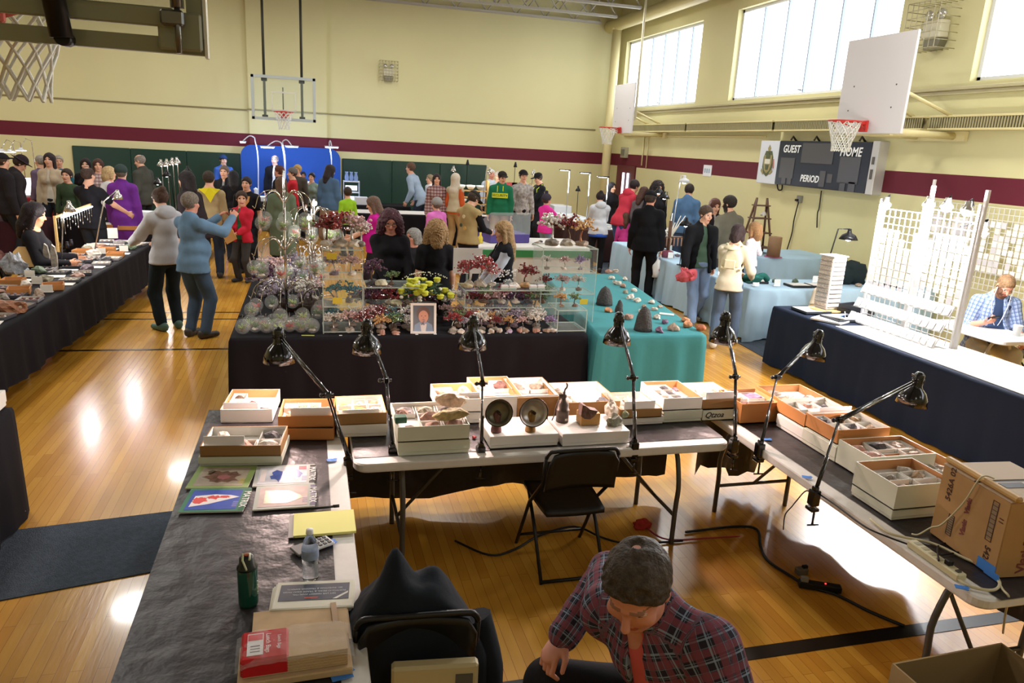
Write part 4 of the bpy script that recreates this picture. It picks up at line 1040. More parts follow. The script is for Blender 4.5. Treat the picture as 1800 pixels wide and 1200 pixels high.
# right table: two rows along the table
def rb(name,desc,px,py,zb,W,D,h,outer,inner,**k):    # near-left bottom corner seen at a pixel; box runs along +x (W) and +y (D)
    p=G(px,py,zb); return flatbox(name,desc,None,None,zb,D,h,outer,inner,W=W,at=(p.x,p.y),rz=0,**k)
def rcl(label,px,py,zb,W,D,h,m,**k):
    p=G(px,py,zb); return closed('storage_box',label,None,None,zb,D,h,m,W=W,at=(p.x,p.y),rz=0,**k)
rcl('low white box under the tall kraft-lined flat at the far end of the right table',1368,744,Z0,.34,.30,.06,BW)
rb('specimen_box','kraft flat at the right table far end',1376,728,Z0+.061,.36,.34,.09,BO,mat('box_brown_in','a5794d',.7),grid=(2,2),seed=18,rocks=['8d8478','a8927e'],fill=.8)
rcl('white box below the brown flat second from the far end of the right table',1412,778,Z0,.36,.30,.085,BW)
rb('specimen_box','second kraft flat along the right table',1413,751,Z0+.086,.37,.30,.085,BO,BW,grid=(3,2),seed=19,rocks=['7c6a72','b58a78','4d4a4c'],fill=.9,flap=(.3,.95))
rcl('white box with two green dots on the right table',1466,812,Z0,.36,.32,.095,BGW)
rb('specimen_box','third kraft flat along the right table',1470,781,Z0+.096,.37,.31,.09,BO,BW,grid=(3,2),seed=20,marks=None,rocks=['4d4a4c','9a7f5c','8d8478'],fill=.8)
rb('specimen_box','big kraft-lined white flat on the right table',1524,848,Z0,.44,.27,.15,BGW,BOI,grid=(3,2),seed=21,rocks=['a8927e','4d4a4c','b58a78'],fill=.9)
rb('specimen_box','kraft-lined flat against the big carton',1612,870,Z0,.36,.30,.11,BW,BOI,grid=(3,3),seed=22,rocks=['b09a86','4d4a4c','b58a78','8d8478'],fill=.9)
rcl('white box under the near flat on the right table',1566,915,Z0,.36,.30,.06,BGW)
rb('specimen_box','nearest white flat on the right table',1570,897,Z0+.061,.36,.30,.13,BGW,BOI,grid=(2,3),seed=23,rocks=['b58a78','c9bfb0','9a7f5c','8d8478'],fill=.95)
# ---- swing-arm desk lamps clamped round the stall
LBK=mat('lamp_black','0d0c0d',.18,coat=.6); BULB=glow('warm_bulb','ffd9c4',18)
def desk_lamp(label,base,elbow,head,ye,yh,power=34,tilt=(0,0),color=(1,.73,.66),sc=1.0):
    B=G(*base,TZ+.01) if not isinstance(base,Vector) else base
    E=AY(*elbow,B.y+ye); Hd=AY(*head,B.y+yh)
    t=thing('desk_lamp',label,'desk lamp',B); o=B
    c=MB(); c.box((0,0,-.02),(.05,.05,.09),ch=.006); c.box((0,-.0,-.085),(.05,.06,.02),ch=.004); c.cyl((0,-.02,-.10),(0,-.02,-.17),.006,n=8); c.cyl((-.03,-.02,-.17),(.04,-.02,-.175),.005,n=8)
    c.build('clamp',LBK,t)
    e=E-o; h=Hd-o; top=Vector((0,0,.03))
    def arm(a,b,nm,spring):
        m=MB(); d=(b-a).normalized(); s=d.cross(Vector((0,0,1)));
        s=s.normalized()*.012 if s.length>.01 else Vector((.012,0,0)); f=d.cross(s).normalized()*.010
        for q in(-1,1): m.cyl(a+f*q,b+f*q,.0055,n=6)
        m.cyl(a+d*.02+s*.3,a+d*(.02+spring*(b-a).length)+s*.3,.011,n=8)
        m.box(a,(.03,.03,.03),ch=.004); m.box(b,(.03,.035,.03),ch=.004)
        return m.build(nm,LBK,t)
    arm(top,e,'lower_arm',.42); arm(e,h,'upper_arm',.42)
    k=MB(); k.cyl(e+Vector((-.03,0,0)),e+Vector((.03,0,0)),.009,n=8); k.sph(e+Vector((-.035,0,0)),.013,8); k.build('elbow_knob',LBK,t)
    T=Matrix.Translation(h)@Matrix.Rotation(R(tilt[0]),4,'X')@Matrix.Rotation(R(tilt[1]),4,'Y')@Matrix.Diagonal((sc,sc,sc,1))
    s=MB(); prof=[(.0,.055),(.018,.052),(.031,.035),(.034,.0),(.033,-.035),(.04,-.05),(.066,-.075),(.086,-.115),(.094,-.16)]
    inner=[(.091,-.16),(.083,-.115),(.063,-.08),(.036,-.055),(.028,-.04),(0,-.035)]
    s.lathe(prof+inner,mtx=T,n=26)
    for q in range(8):
        w=q*math.pi/4; s.cyl(T@Vector((.033*math.cos(w),.033*math.sin(w),.012)),T@Vector((.036*math.cos(w),.036*math.sin(w),-.012)),.004,n=5)
    s.build('shade',[LBK],t)
    kn=MB(); kn.cyl(T@Vector((0,.03,.02)),T@Vector((0,.055,.02)),.008,n=8); kn.build('joint',LBK,t)
    MB().sph(T@Vector((0,0,-.105)),(.028*sc,.028*sc,.034*sc),12).build('bulb',BULB,t)
    plight('lamp_glow',T@Vector((0,0,-.150)),power,color,.03,t)
    return t
desk_lamp('black desk lamp leaning left from the corner of the left and middle tables',(612,812),(577,694),(490,590),.12,.62,power=32)
desk_lamp('black desk lamp second from the left, in front of the pink wire trees',(690,792),(679,668),(645,575),.10,.55)
desk_lamp('black desk lamp behind the dull reflector, under the framed portrait',(845,790),(848,674),(832,568),.10,.55)
desk_lamp('black desk lamp in front of the teal table',(1115,783),(1113,664),(1088,562),.10,.6)
desk_lamp('black desk lamp at the right end of the middle table',(1290,778),(1293,662),(1275,561),.10,.6)
desk_lamp('black desk lamp leaning right at the far corner of the right table',(1336,785),(1366,663),(1438,592),.25,.7,tilt=(0,8))
desk_lamp('black desk lamp nearest, clamped halfway along the right table',(1432,868),(1475,738),(1614,668),.18,.55,tilt=(0,6),power=34)
# ---- things on the near left table
def onpage(label,c4,seed,kind,title):
    """a glossy magazine whose corners are seen at four pixels: top-left, top-right, bottom-right, bottom-left (as seen)"""
    z=TZ+.010; P=[G(*c,z) for c in c4]; o=(P[0]+P[1]+P[2]+P[3])/4
    ax=((P[1]-P[0])+(P[2]-P[3]))/2; ay=((P[0]-P[3])+(P[1]-P[2]))/2; W,D=ax.length,ay.length; an=math.atan2(ax.y,ax.x)
    t=thing('magazine',label,'magazine',(o.x,o.y,z),an)
    MB().box((0,0,.003),(W,D,.006),ch=.001).build('pages',paint('e8e6de'),t)
    cov,blob,acc={'brown':('8aa05c','7a5a4c','c9bda0'),'blueblob':('b9bdb6','4f66b4','d9d7d2'),'map':('3d7a5c','3a55b0','d8433c'),'crystal':('aab0a4','d8c08e','8f78b0')}[kind]
    MB().box((0,0,.0066),(W,D,.0012)).build('cover',mat('cover_'+kind,cov,.5,spec=.25),t)
    rd=random.Random(seed); inner={'brown':'a99b88','blueblob':'d5d6dc','map':'3a55b0','crystal':'c8b0a8'}[kind]
    MB().box((-W*.03 if kind!='brown' else 0,0,.0076),(W*.80,D*.84,.0008)).build('cover_photo',mat('photo_'+kind,inner,.5,noise=.2,nscale=14,spec=.25),t)
    def blobp(cx,cy,rx,ry,m,z_,jag=.25,n=22,nm='printed_shape'):
        pts=[(cx*W+rx*W*math.cos(w)*(1+rd.uniform(-jag,jag)),cy*D+ry*D*math.sin(w)*(1+rd.uniform(-jag,jag))) for w in np.linspace(0,2*math.pi,n,endpoint=False)]
        MB().prism(pts,z_,z_+.0005).build(nm,m,t)
    if kind=='brown': blobp(.0,-.02,.28,.28,mat('ph_brown',blob,.3,noise=.5,nscale=40),.0082); blobp(.02,-.04,.1,.1,mat('ph_pink','a86a6a',.3),.0088); blobp(-.22,.2,.06,.08,mat('ph_brown2','6d5c4c',.3),.0082)
    if kind=='blueblob': blobp(-.05,-.05,.2,.26,mat('ph_blue',blob,.3,noise=.3,nscale=30),.0082,.3); blobp(.17,.0,.1,.2,mat('ph_blue',blob,.3),.0083,.3)
    if kind=='map':
        MB().prism([(-.38*W,-.3*D),(-.1*W,-.2*D),(.36*W,.1*D),(.2*W,.18*D),(-.05*W,.22*D),(-.36*W,.16*D)],.0082,.0087).build('printed_shape',paint('e9e4e2'),t)
        for c in ((-.25,-.02,.11,.12),(-.06,.08,.1,.07),(.12,.1,.09,.05)): blobp(*c,paint(acc),.0088,.4)
    if kind=='crystal': MB().prism([(-.34*W,-.28*D),(.05*W,-.3*D),(.3*W,-.1*D),(.26*W,0),(.05*W,.24*D),(-.34*W,.28*D)],.0082,.0087).build('printed_shape',mat('ph_gold',blob,.3,noise=.3,nscale=25),t); 
    if title: 
        MB().box((W*.46,0,.0076),(W*.09,D*.9,.0008)).build('title_band',mat('band_'+kind,{'blueblob':'30302e','map':'2f6a4c','crystal':'6b6480'}.get(kind,cov),.3),t)
        text('lettering',title,D*.19,paint('f0f0ec'),t,fr((W*.46,0,.0082),(0,-1,0),(1,0,0)),ext=.0003,bold=.0006)
    if kind=='blueblob': MB().box((W*.29,D*.32,.0084),(W*.13,D*.18,.0004)).build('red_box',paint('c33a44'),t); MB().box((-W*.36,0,.0084),(W*.09,D*.6,.0004)).build('caption_box',paint('efe3df'),t)
    for k in range(4): MB().box((W*(.33 if kind!='brown' else .36),D*(-.3+.06*k),.0086),(W*.08,D*.022,.0004)).build('caption_line',paint('d8c85c' if kind=='brown' else 'a8a0c8'),t)
    return t
onpage('magazine with a brown rock on a mossy green cover, rear left of the four',((345,822),(448,820),(440,859),(331,859)),1,'brown','')
onpage('MATRIX magazine with a blue crystal cover, rear right of the four',((452,822),(555,817),(551,852),(443,857)),2,'blueblob','MATRIX')
onpage('MATRIX magazine with a red map on blue, front left of the four',((332,861),(438,860),(432,899),(317,903)),3,'map','MATRIX')
onpage('MATRIX magazine with a pale crystal cover, front right of the four',((453,857),(556,852),(552,891),(442,899)),4,'crystal','MATRIX')
p=G(568,894,TZ+.008); t=thing('marker_pen','black pen lying beyond the yellow pad','pen',p,.05)
MB().cyl((-.055,0,.007),(.05,0,.007),.006,n=10).build('barrel',BLK,t); MB().cyl((.05,0,.007),(.075,0,.007),.007,n=10).box((.06,0,.014),(.03,.003,.003)).build('cap',BLK,t)
P=[G(*c,TZ+.012) for c in ((516,905),(624,897),(629,935),(510,945))]
o=(P[0]+P[1]+P[2]+P[3])/4; ax=P[1]-P[0]; t=thing('legal_pad','yellow legal pad overhanging the edge of the left table','notepad',(o.x,o.y,TZ+.008),math.atan2(ax.y,ax.x))
W,D=ax.length*.97,(P[0]-P[3]).length
MB().box((0,0,.006),(W,D,.012),ch=.001).build('pages',mat('yellow_paper','eeea8c',.7),t); MB().box((-W/2-.006,0,.003),(.03,D,.004)).build('backing',paint('8f8b84'),t)
p=G(552,962,TZ+.008); t=thing('calculator','grey and white calculator under the clear water bottle','calculator',p,.5)
MB().box((.03,0,.009),(.10,.075,.014),ch=.004).build('case',paint('dedede'),t); MB().box((-.055,0.005,.009),(.07,.08,.012),ch=.003).build('flip_cover',paint('6a6a68'),t)
for i in range(4):
    for j in range(3): MB().box((-.005+i*.022,-.024+j*.024,.018),(.014,.015,.005),ch=.001).build('key',paint('4a4a4c'),t)
# bottles
def clear(): return mat('clear_pet','f6fafc',.02,trans=1,ior=1.33)
p=G(546,1018,TZ+.008); t=thing('water_bottle','clear plastic water bottle with a white cap on the left table','bottle',p)
prof=[(.0,.004),(.026,0),(.031,.01),(.032,.045),(.0295,.07),(.032,.09),(.0325,.135),(.031,.15),(.022,.178),(.0135,.195),(.0135,.205)]
MB().lathe(prof,n=24).build('bottle_body',clear(),t); MB().lathe([(0,.222),(.014,.221),(.015,.205),(.015,.204)],n=16).build('cap',paint('d8d8d4'),t)
MB().lathe([(.033,.1),(.0335,.101),(.0335,.138),(.033,.139)],n=24).build('label_band',mat('bottle_label','8796ae',.5,noise=.2,nscale=40),t)
p=G(437,1060,TZ+.008); t=thing('drink_bottle','dark green tinted drink bottle with a black lid','bottle',p)
MB().lathe([(0,0),(.034,0),(.036,.008),(.036,.15),(.0345,.155),(0,.155)],n=24).build('bottle_body',mat('green_tritan','0d4a3a',.08,alpha=.9,spec=.8),t)
MB().lathe([(.037,.15),(.037,.158),(.028,.168),(.026,.195),(.018,.203),(0,.204)],n=24).build('lid',mat('lid_black','12201c',.3),t)
lp=MB(); lp.tube([(0,-.028,.155),(.0,-.04,.17),(-.012,-.03,.2),(-.012,.0,.208),(.012,.0,.208),(.012,-.03,.2)],.004,6); lp.build('carry_loop',paint('c9cfae'),t)
MB().cyl((0,0,.203),(0,0,.208),.011,n=12).build('button',paint('a8442c'),t)
for k,(a,b) in enumerate(((.05,.02),(.065,.02),(.08,.02),(.095,.02))): MB().box((.035,-.012,a),(.004,.006,.01)).build('printed_mark',paint('b9c9b0'),t)
# newspapers
P=[G(*c,TZ+.02) for c in ((487,1028),(620,1022),(622,1062),(478,1075))]
o=(P[0]+P[1]+P[2]+P[3])/4; ax=P[1]-P[0]; an=math.atan2(ax.y,ax.x); NW=paint('dfdccb',.8)
W,D=.30,.17
for k,(dz,dx,dr,lb) in enumerate(((.008,-.01,.04,'folded newspaper at the bottom of the pile by the water bottle'),(.020,.0,0,'folded newspaper with a dark advertisement on top of the pile'))):
    t=thing('newspaper',lb,'newspaper',(o.x+dx,o.y-.01,TZ+dz),an+dr)
    b=MB()
    for q in range(4): b.box((0,.004*(q%2),.0015+q*.003),(W-.01*(q%2),D,.0024),ch=.0006)
    b.build('sheets',NW,t); MB().cyl((-W/2,-D/2,.006),(W/2,-D/2,.006),.006,n=8).build('fold',NW,t)
    if k: 
        MB().box((.0,.015,.0125),(W*.86,D*.62,.001)).build('advert',paint('3c4250'),t)
        for q,(s_,y_) in enumerate((('GET LIVE MARKET ANALYSIS,',.0),('PORTFOLIO PICKS, & TRADE IDEAS FROM',.018),('50+ INVESTING & TRADING EXPERTS',.036))): text('lettering',s_,.0125,paint('d0d4d8'),t,fr((0,y_,.0132),(-1,0,0),(0,-1,0)),ext=.0002)
        MB().box((-.01,-.022,.0132),(.05,.008,.0004)).build('red_bar',paint('b8452e'),t)
        MB().prism([(.07,-.035),(.085,-.035),(.125,.0),(.125,.012)],.0131,.0135).build('white_slash',paint('d9d9d0'),t)
# paper bags
KR=mat('kraft_bag','c0a47c',.75,noise=.08,nscale=20)
P=[G(*c,TZ+.01) for c in ((451,1080),(613,1076),(610,1112),(440,1122))]
o=(P[0]+P[1]+P[2]+P[3])/4; t=thing('paper_bags','flat stack of loose kraft paper bags on the left table','paper bag',(o.x,o.y-.03,TZ+.008),.02)
b=MB()
for k in range(7): b.box((.002*(k%3),.001*(k%2),.001+k*.003),(.33,.22,.0025),ch=.0006)
b.build('bag_stack',KR,t); MB().box((.12,.0,.024),(.02,.21,.006),rz=.03).build('gusset',paint('a58760'),t)
o2=G(520,1165,TZ+.01); t=thing('lunch_bag_pack','plastic-wrapped pack of kraft lunch bags with a red end label','bag pack',(o2.x,o2.y,TZ+.035),.03)
b=MB()
for k in range(12): b.box((.0,.001*(k%2),.003+k*.005),(.33,.15,.0042),ch=.001)
b.build('bags',KR,t)
MB().box((-.095,0,.033),(.15,.154,.068),ch=.008).build('red_wrap',mat('red_film','c0252b',.25),t)
MB().box((-.125,0.0,.068),(.05,.11,.002)).build('white_panel',paint('dcd8d6'),t); MB().box((-.125,.035,.0692),(.045,.03,.001)).build('red_panel',paint('d0303a'),t)
for q in range(3): MB().box((-.125,-.01-.014*q,.0693),(.03,.004,.0006)).build('printed_line',paint('7a7672'),t)
text('lettering','Lunch Bags',.022,paint('f4e2e0'),t,fr((-.085,0,.0685),(0,-1,0),(1,0,0)),ext=.0003); text('lettering','Lunch Bags',.016,paint('f4e2e0'),t,fr((-.05,0,.0685),(0,-1,0),(1,0,0)),ext=.0003)
fm=mat('clear_film','ffffff',.08,alpha=.13,spec=1,bump=1.0,bscale=30)
w_=MB(); w_.grid(lambda u,v:((u-.5)*.37,(v-.5)*.175,.075+.010*mnoise.noise(Vector((u*9,v*6,1)))-.02*(abs(u-.5)*2)**6-.02*(abs(v-.5)*2)**6),28,16); w_.build('plastic_film',fm,t)
MB().box((.0,0,-.014),(.36,.19,.026),ch=.004).build('lower_bags',KR,t)
# carbide lamps and blow torch
def carbide(label,px,py,h,r,mb,mr,dish):
    p=G(px,py,Z0+.077); t=thing('carbide_lamp',label,'miner lamp',p,0); t.scale=(1.3,1.3,1.3)
    MB().lathe([(0,0),(.024,0),(.025,.006),(.022,.03),(.0235,.034),(.0235,.04),(.021,.05),(.021,.085),(.014,.10),(0,.104)],n=20).build('tank',mb,t)
    T=Matrix.Translation((0,-.012,.096))@Matrix.Rotation(R(-92),4,'X')@Matrix.Rotation(R(180),4,'Y')
    T=Matrix.Translation((0,.004,.098))@Matrix.Rotation(R(84),4,'X')
    o=MB().lathe([(.0,0.012),(.02,.010),(.05,.017),(r*.8,.028),(r,.042),(r+.002,.042),(r*.8,.025),(.05,.013),(.02,.006),(0,.008)],mtx=T,n=36).build('reflector',mr,t)
    rg=MB(); rg.tube([T@Vector((r*math.cos(w),r*math.sin(w),.042)) for w in np.linspace(0,2*math.pi,37)],.0025,6); rg.build('rim',mat('dark_brass','3a2c22',.35,metal=.8),t)
    MB().cyl(T@Vector((0,0,.01)),T@Vector((0,0,.05)),.006,n=10).sph(T@Vector((0,0,.052)),.008).build('burner',mat('dark_brass','3a2c22',.35,metal=.8),t)
    MB().cyl((0,.0,.10),(0,.01,.118),.006,n=8).cyl((-.012,.01,.118),(.012,.01,.118),.004,n=8).build('valve',mb,t)
BRASS=mat('worn_brass','9a7848',.35,metal=.85,noise=.3,nscale=30); CU=mat('old_copper','7a5350',.5,metal=.6,noise=.3,nscale=30)
carbide('antique miner lamp with a dull olive reflector on the low white box',872,758,.1,.062,CU,mat('dull_reflector','85806a',.4,metal=.6,noise=.15,nscale=20),0)
carbide('antique miner lamp with a shiny chrome reflector on the low white box',932,757,.1,.066,BRASS,mat('satin_chrome','dcd6d0',.38,metal=.8),1)
p=G(988,740,Z0+.082); t=thing('blowtorch_can','dark rusty metal lamp can with a hook and hanging chain','miner lamp',p); t.scale=(1.15,1.15,1.15)
IR=mat('rusty_iron','5b4f48',.5,metal=.6,noise=.35,nscale=40)
MB().lathe([(0,0),(.034,0),(.035,.005),(.033,.06),(.036,.062),(.036,.068),(.031,.07),(.030,.10),(.018,.118),(.013,.13),(0,.132)],n=22).build('tank',IR,t)
MB().lathe([(.012,.13),(.016,.135),(.016,.15),(.008,.155),(.008,.165),(0,.166)],n=14).box((-.018,0,.145),(.02,.012,.02)).build('valve_head',IR,t)
MB().tube(smooth([(.0,0,.16),(.004,0,.18),(.012,0,.19),(.014,0,.205),(.008,0,.215)],4),.005,8).build('hook',IR,t)
MB().tube(smooth([(-.018,0,.145),(-.035,-.01,.115),(-.045,-.01,.08),(-.05,-.015,.05),(-.065,-.02,.015),(-.06,-.02,.03)],5),.003,6).build('chain',IR,t)
MB().box((.01,-.034,.02),(.014,.002,.012)).build('price_sticker',paint('d8d2c4'),t)
# loose rocks
def rock(name,label,px,py,z,r,hexc,seed,rough=.35,rz=0,m=None,sub=3,flat=True):
    p=G(px,py,z); b=MB().rock((0,0,0),r,seed,0,rough,sub,flat,rz); zm=min(v[2] for v in b.v); b.tf(Matrix.Translation((0,0,-zm-.001)))
    return tag(b.build(name,m or rockmat(hexc),None,p),label,'mineral')
rock('mineral_specimen','large greenish yellow loaf-shaped rock on the tall box',790,735,Z0+.178,(.105,.05,.042),'a8925c',11,.3)
rock('mineral_specimen','large cream and brown knobbly rock behind the loaf-shaped rock',792,712,Z0+.178,(.10,.045,.055),'c9b49c',12,.5)
rock('mineral_specimen','tan flake rock in the green lid on the tall box',706,728,Z0+.178,(.035,.03,.022),'b58a78',13,.3)
p=G(704,741,Z0+.176); tag(MB().box((0,0,.018),(.065,.06,.036),ch=.003).build('green_box',paint('2f5a40'),None,p),'small dark green box at the corner of the tall box','box')
p=G(1033,743,Z0+.082); tag(MB().box((0,0,.038),(.125,.09,.075),ch=.003).build('kraft_box',mat('kraft_dark','b48a4c',.6),None,p),'small kraft box carrying the brown wedge rock','box')
b=MB().prism([(-.055,-.0),(-.05,.07),(-.03,.065),(.0,.04),(.052,.028),(.03,-.005),(.005,-.022),(-.03,-.018)],-.03,.03,mtx=Matrix.Rotation(R(90),4,'X'))
b.tf(Matrix.Translation((0,0,.022))); tag(b.build('mineral_specimen',rockmat('7d5c50'),None,G(1036,737,Z0+.158)+Vector((0,.03,0))),'brown wedge-shaped rock on the small kraft box','mineral')
rock('mineral_specimen','grey green angular rock at the right end of the low white box',1081,746,Z0+.082,(.055,.04,.045),'8f9080',15,.45)
rock('mineral_specimen','white chalky rock behind the grey green rock',1073,730,Z0+.082,(.045,.04,.07),'d8cfc2',16,.3)
rock('mineral_specimen','small green rock touching the grey green rock',1098,733,Z0+.082,(.025,.02,.03),'7f8a6c',17,.3)
rock('mineral_specimen','tiny red rock on the black sheet beside the second low box',833,770,TZ+.008,(.016,.014,.012),'b8404a',18,.3,sub=2)
# ---- things on the near right table
cl=G(1640,935,TZ+.008); 
A=G(1633,935,TZ+.008); B_=G(1737,1010,TZ+.008); C_=G(1835,985,TZ+.008)
ax=(B_-A); an=math.atan2(ax.y,ax.x); Lc,Wc,Hc=.40,.36,.36
t=thing('shipping_carton','large brown shipping carton with dark printing on the right table','carton',A,an)
CB=mat('carton_board','b08a58',.75,noise=.06,nscale=14)
MB().box((Lc/2,Wc/2,Hc/2),(Lc,Wc,Hc),ch=.004).build('carton_body',CB,t)
for x0,x1 in((.0,.47),(.53,1)): MB().box((Lc*(x0+x1)/2,Wc/2,Hc+.003),(Lc*(x1-x0),Wc,.005)).build('flap',mat('carton_top','c0ab92',.75),t)
MB().box((Lc*.5,Wc*.5,Hc+.0015),(Lc*.06,Wc,.002)).build('gap',paint('2a1c10'),t)
MB().box((Lc*.62,Wc*.42,Hc+.0065),(.05,.12,.002)).build('tape_patch',BLK,t)
INK=paint('4a2f22'); INK2=paint('7a3e3a')
def ct(s_,x,z,sz,m=INK,face=0,rot=90,bold=.001):
    c,s2=math.cos(R(rot)),math.sin(R(rot))
    if face==0: o,X,Y=(x*Lc,-.0012,z*Hc),(1,0,0),(0,0,1)
    else: o,X,Y=(Lc+.0012,x*Wc,z*Hc),(0,1,0),(0,0,1)
    X,Y=Vector(X),Vector(Y); text('lettering',s_,sz,m,t,fr(o,X*c+Y*s2,-X*s2+Y*c),ext=.0003,bold=bold)
ct('5426A 02',.17,.80,.042); ct('5426',.84,.22,.042,rot=-90); ct('Vlasic',.47,.66,.034,INK2,bold=.002); ct('Vlasic',.47,.36,.034,INK2,bold=.002); ct('11',.93,.73,.03)
ct('5426A 02',.35,.70,.05,face=1); ct('Vlasic',.35,.25,.06,INK2,face=1,bold=.002)
for (x,z0,z1) in((.28,.14,.42),(.82,.40,.92)):
    b=MB(); 
    for q in(-1,1): b.box(((x)*Lc+q*.016,-.001,(z0+z1)/2*Hc),(.003,.0015,(z1-z0)*Hc))
    n=9
    for q in range(n+1): b.box((x*Lc,-.001,(z0+(z1-z0)*q/n)*Hc),(.032,.0015,.003))
    b.build('printed_grid',INK,t)
    MB().box((x*Lc,-.0008,(z0+z1)/2*Hc),(.027,.001,(z1-z0)*Hc*.9)).build('printed_code',paint('8c7a60'),t)
tp=MB(); tp.box((Lc*.88,-.0025,.03),(.10,.002,.05)); tp.tf(Matrix.Rotation(0,4,'Y')); tp.box((Lc*.97,-.003,.015),(.08,.003,.03)); tp.build('blue_tape_patch',TAPE,t)
T=t.matrix_basis
rodo=T@Vector((-.0,.03,Hc+.02)); t2=thing('wooden_rod','thick square wooden rod lying along the top of the big carton','rod',rodo,an-.02)
MB().box((.2,0,.0),(.44,.034,.028),ch=.009).build('rod',mat('pine_rod','c09858',.55,noise=.12,nscale=9),t2)
CORD=mat('cream_cord','c9c2a0',.5)
def W3(l): return [T@Vector(p) for p in l]
cable('electric_cable',smooth(W3([(.24,.05,Hc+.037),(.22,.02,Hc+.042),(.22,-.012,Hc+.02),(.18,-.02,Hc*.7),(.10,-.03,Hc*.28),(.06,-.05,.06),(.05,-.10,.02),(.03,-.12,.012)]),5),.004,CORD,'cream cord hanging from the wooden rod down the big carton','cord')
ps=G(1622,972,TZ+.008); pe=G(1666,1003,TZ+.008); an2=math.atan2(pe.y-ps.y,pe.x-ps.x); ln_=.30
mid=(ps+pe)/2; t=thing('power_strip','cream power strip near the edge of the right table','power strip',(mid.x,mid.y,TZ+.001),an2)
MB().box((0,0,.018),(ln_,.05,.034),ch=.005).build('case',mat('strip_cream','cfc9a4',.45),t)
for k in range(5): MB().box((-.11+k*.045,0,.0355),(.026,.03,.002),ch=.001).build('socket',paint('a8a284'),t)
MB().box((.125,0,.038),(.018,.022,.008),ch=.002).build('switch',paint('3a3a30'),t); MB().box((.07,0,.048),(.03,.028,.026),ch=.004).build('plug',BLK,t)
def tp3(px,py,z=TZ+.014): return tuple(G(px,py,z))
cable('electric_cable',smooth([tp3(1667,1003),tp3(1700,1028),tp3(1745,1037),tp3(1757,1022),tp3(1735,1000),tp3(1690,978),tp3(1640,955),tp3(1590,944),tp3(1560,935),tp3(1530,912)],5),.0065,CORD,'thick cream cord looping from the power strip along the right table','cord')
cable('electric_cable',smooth([tp3(1752,1015),tp3(1762,1035),tp3(1772,1046,TZ+.012),tuple(G(1772,1056,TZ-.03)),tuple(G(1767,1080,TZ-.16)),tuple(G(1763,1112,TZ-.33))],5),.005,CORD,'loose cord end hanging off the near end of the right table','cord')
cable('electric_cable',smooth([tp3(1440,868),tp3(1470,888),tp3(1520,925),tp3(1560,943),tp3(1600,958),tp3(1640,975),tp3(1650,985,TZ+.05)],5),.0045,BLK,'black lamp cord running along the right table to the power strip','cord')
cable('electric_cable',smooth([tp3(1655,975),tp3(1690,968),tp3(1680,955),tp3(1650,958),tp3(1650,985,TZ+.05)],5),.004,BLK,'tangled black cord in front of the big carton','cord')
cable('electric_cable',smooth([tuple(G(1434,876,TZ-.02)),tuple(G(1418,862,TZ-.06)),tuple(G(1400,880,TZ-.15)),tuple(G(1392,890,TZ-.3)),tuple(G(1380,905,.3)),tuple(G(1377,930,.02))],5),.004,BLK,'black lamp cord drooping under the right table','cord')
# ---- seats and floor things inside the stall
def folding_chair(label,loc,rz,m=None,group=None):
    m=m or mat('black_chair','141415',.38); t=thing('folding_chair',label,'chair',loc,rz,group)     # faces +Y
    s=MB(); s.grid(lambda u,v:((u-.5)*.40*(1-.12*(1-v)**2),(v-.5)*.40,.44+.012*(v)-.008*math.cos((u-.5)*3)),10,10); o=s.build('seat',m,t); solid(o,.03)
    b=MB(); 
    def bk(u,v):
        w=.42*(1-.04*v); x=(u-.5)*w; rr=1-max(0,(abs(u-.5)*2-.8)/.2)**2*.25*(1 if v>.6 else .3)
        return (x,-.20-.05*v-.03+.035*math.cos((u-.5)*math.pi),.58+.24*v*(rr if v>.3 else 1))
    b.grid(bk,14,8); o=b.build('backrest',m,t); solid(o,.014)
    for sx_ in(-1,1):
        MB().tube([(sx_*.215,-.235,.80),(sx_*.215,-.2,.62),(sx_*.215,.02,.40),(sx_*.215,.24,0)],.011,8).build('leg',m,t)
        MB().tube([(sx_*.195,.12,.44),(sx_*.195,-.05,.26),(sx_*.195,-.24,0)],.011,8).build('leg',m,t)
    r=MB(); r.tube(smooth([(-.215,-.235,.79),(-.2,-.24,.82),(-.15,-.243,.832),(.15,-.243,.832),(.2,-.24,.82),(.215,-.235,.79)],3),.012,8); r.build('top_rail',m,t)
    MB().cyl((-.215,.2,.08),(.215,.2,.08),.009).build('stretcher',m,t); MB().cyl((-.195,-.235,.012),(.195,-.235,.012),.010).build('stretcher',m,t)
    return t
c=G(1005,1018,0); folding_chair('empty black folding chair facing the middle table',(c.x,c.y+.22,0),0)
c2=G(745,1100,.80); folding_chair('black folding chair under the dark jacket at the lower edge',(c2.x,c2.y+.26,0),R(-4))
MB().box((0,-.268,.66),(.31,.008,.17),ch=.003)
t=thing('tote_bag','cream box with a grey badge hanging behind the jacket chair','bag',(c2.x+.03,c2.y-.08,0),R(-6)); MB().box((0,0,.5),(.30,.05,.42),ch=.01).build('bag_panel',paint('c0b48c'),t); MB().box((.10,-.027,.64),(.06,.004,.07)).build('badge',paint('5a5a58'),t)
JK=cloth('1c2127')
def jk(u,v):
    x=(u-.5)*.56; y=-.33+.62*v; z=.78+.10*math.exp(-((v-.25)/.3)**2)-.30*max(0,v-.5)-.25*(abs(u-.5)*2)**3+.035*mnoise.noise(Vector((u*4,v*4,2)))+.016*mnoise.noise(Vector((u*11,v*9,5)))
    z+=.15*math.exp(-((u-.40)/.10)**2-((v-.30)/.13)**2)+.05*math.exp(-((u-.68)/.14)**2-((v-.4)/.15)**2)
    if v<.12: z-=(.12-v)*3.2
    return (x,y,z)
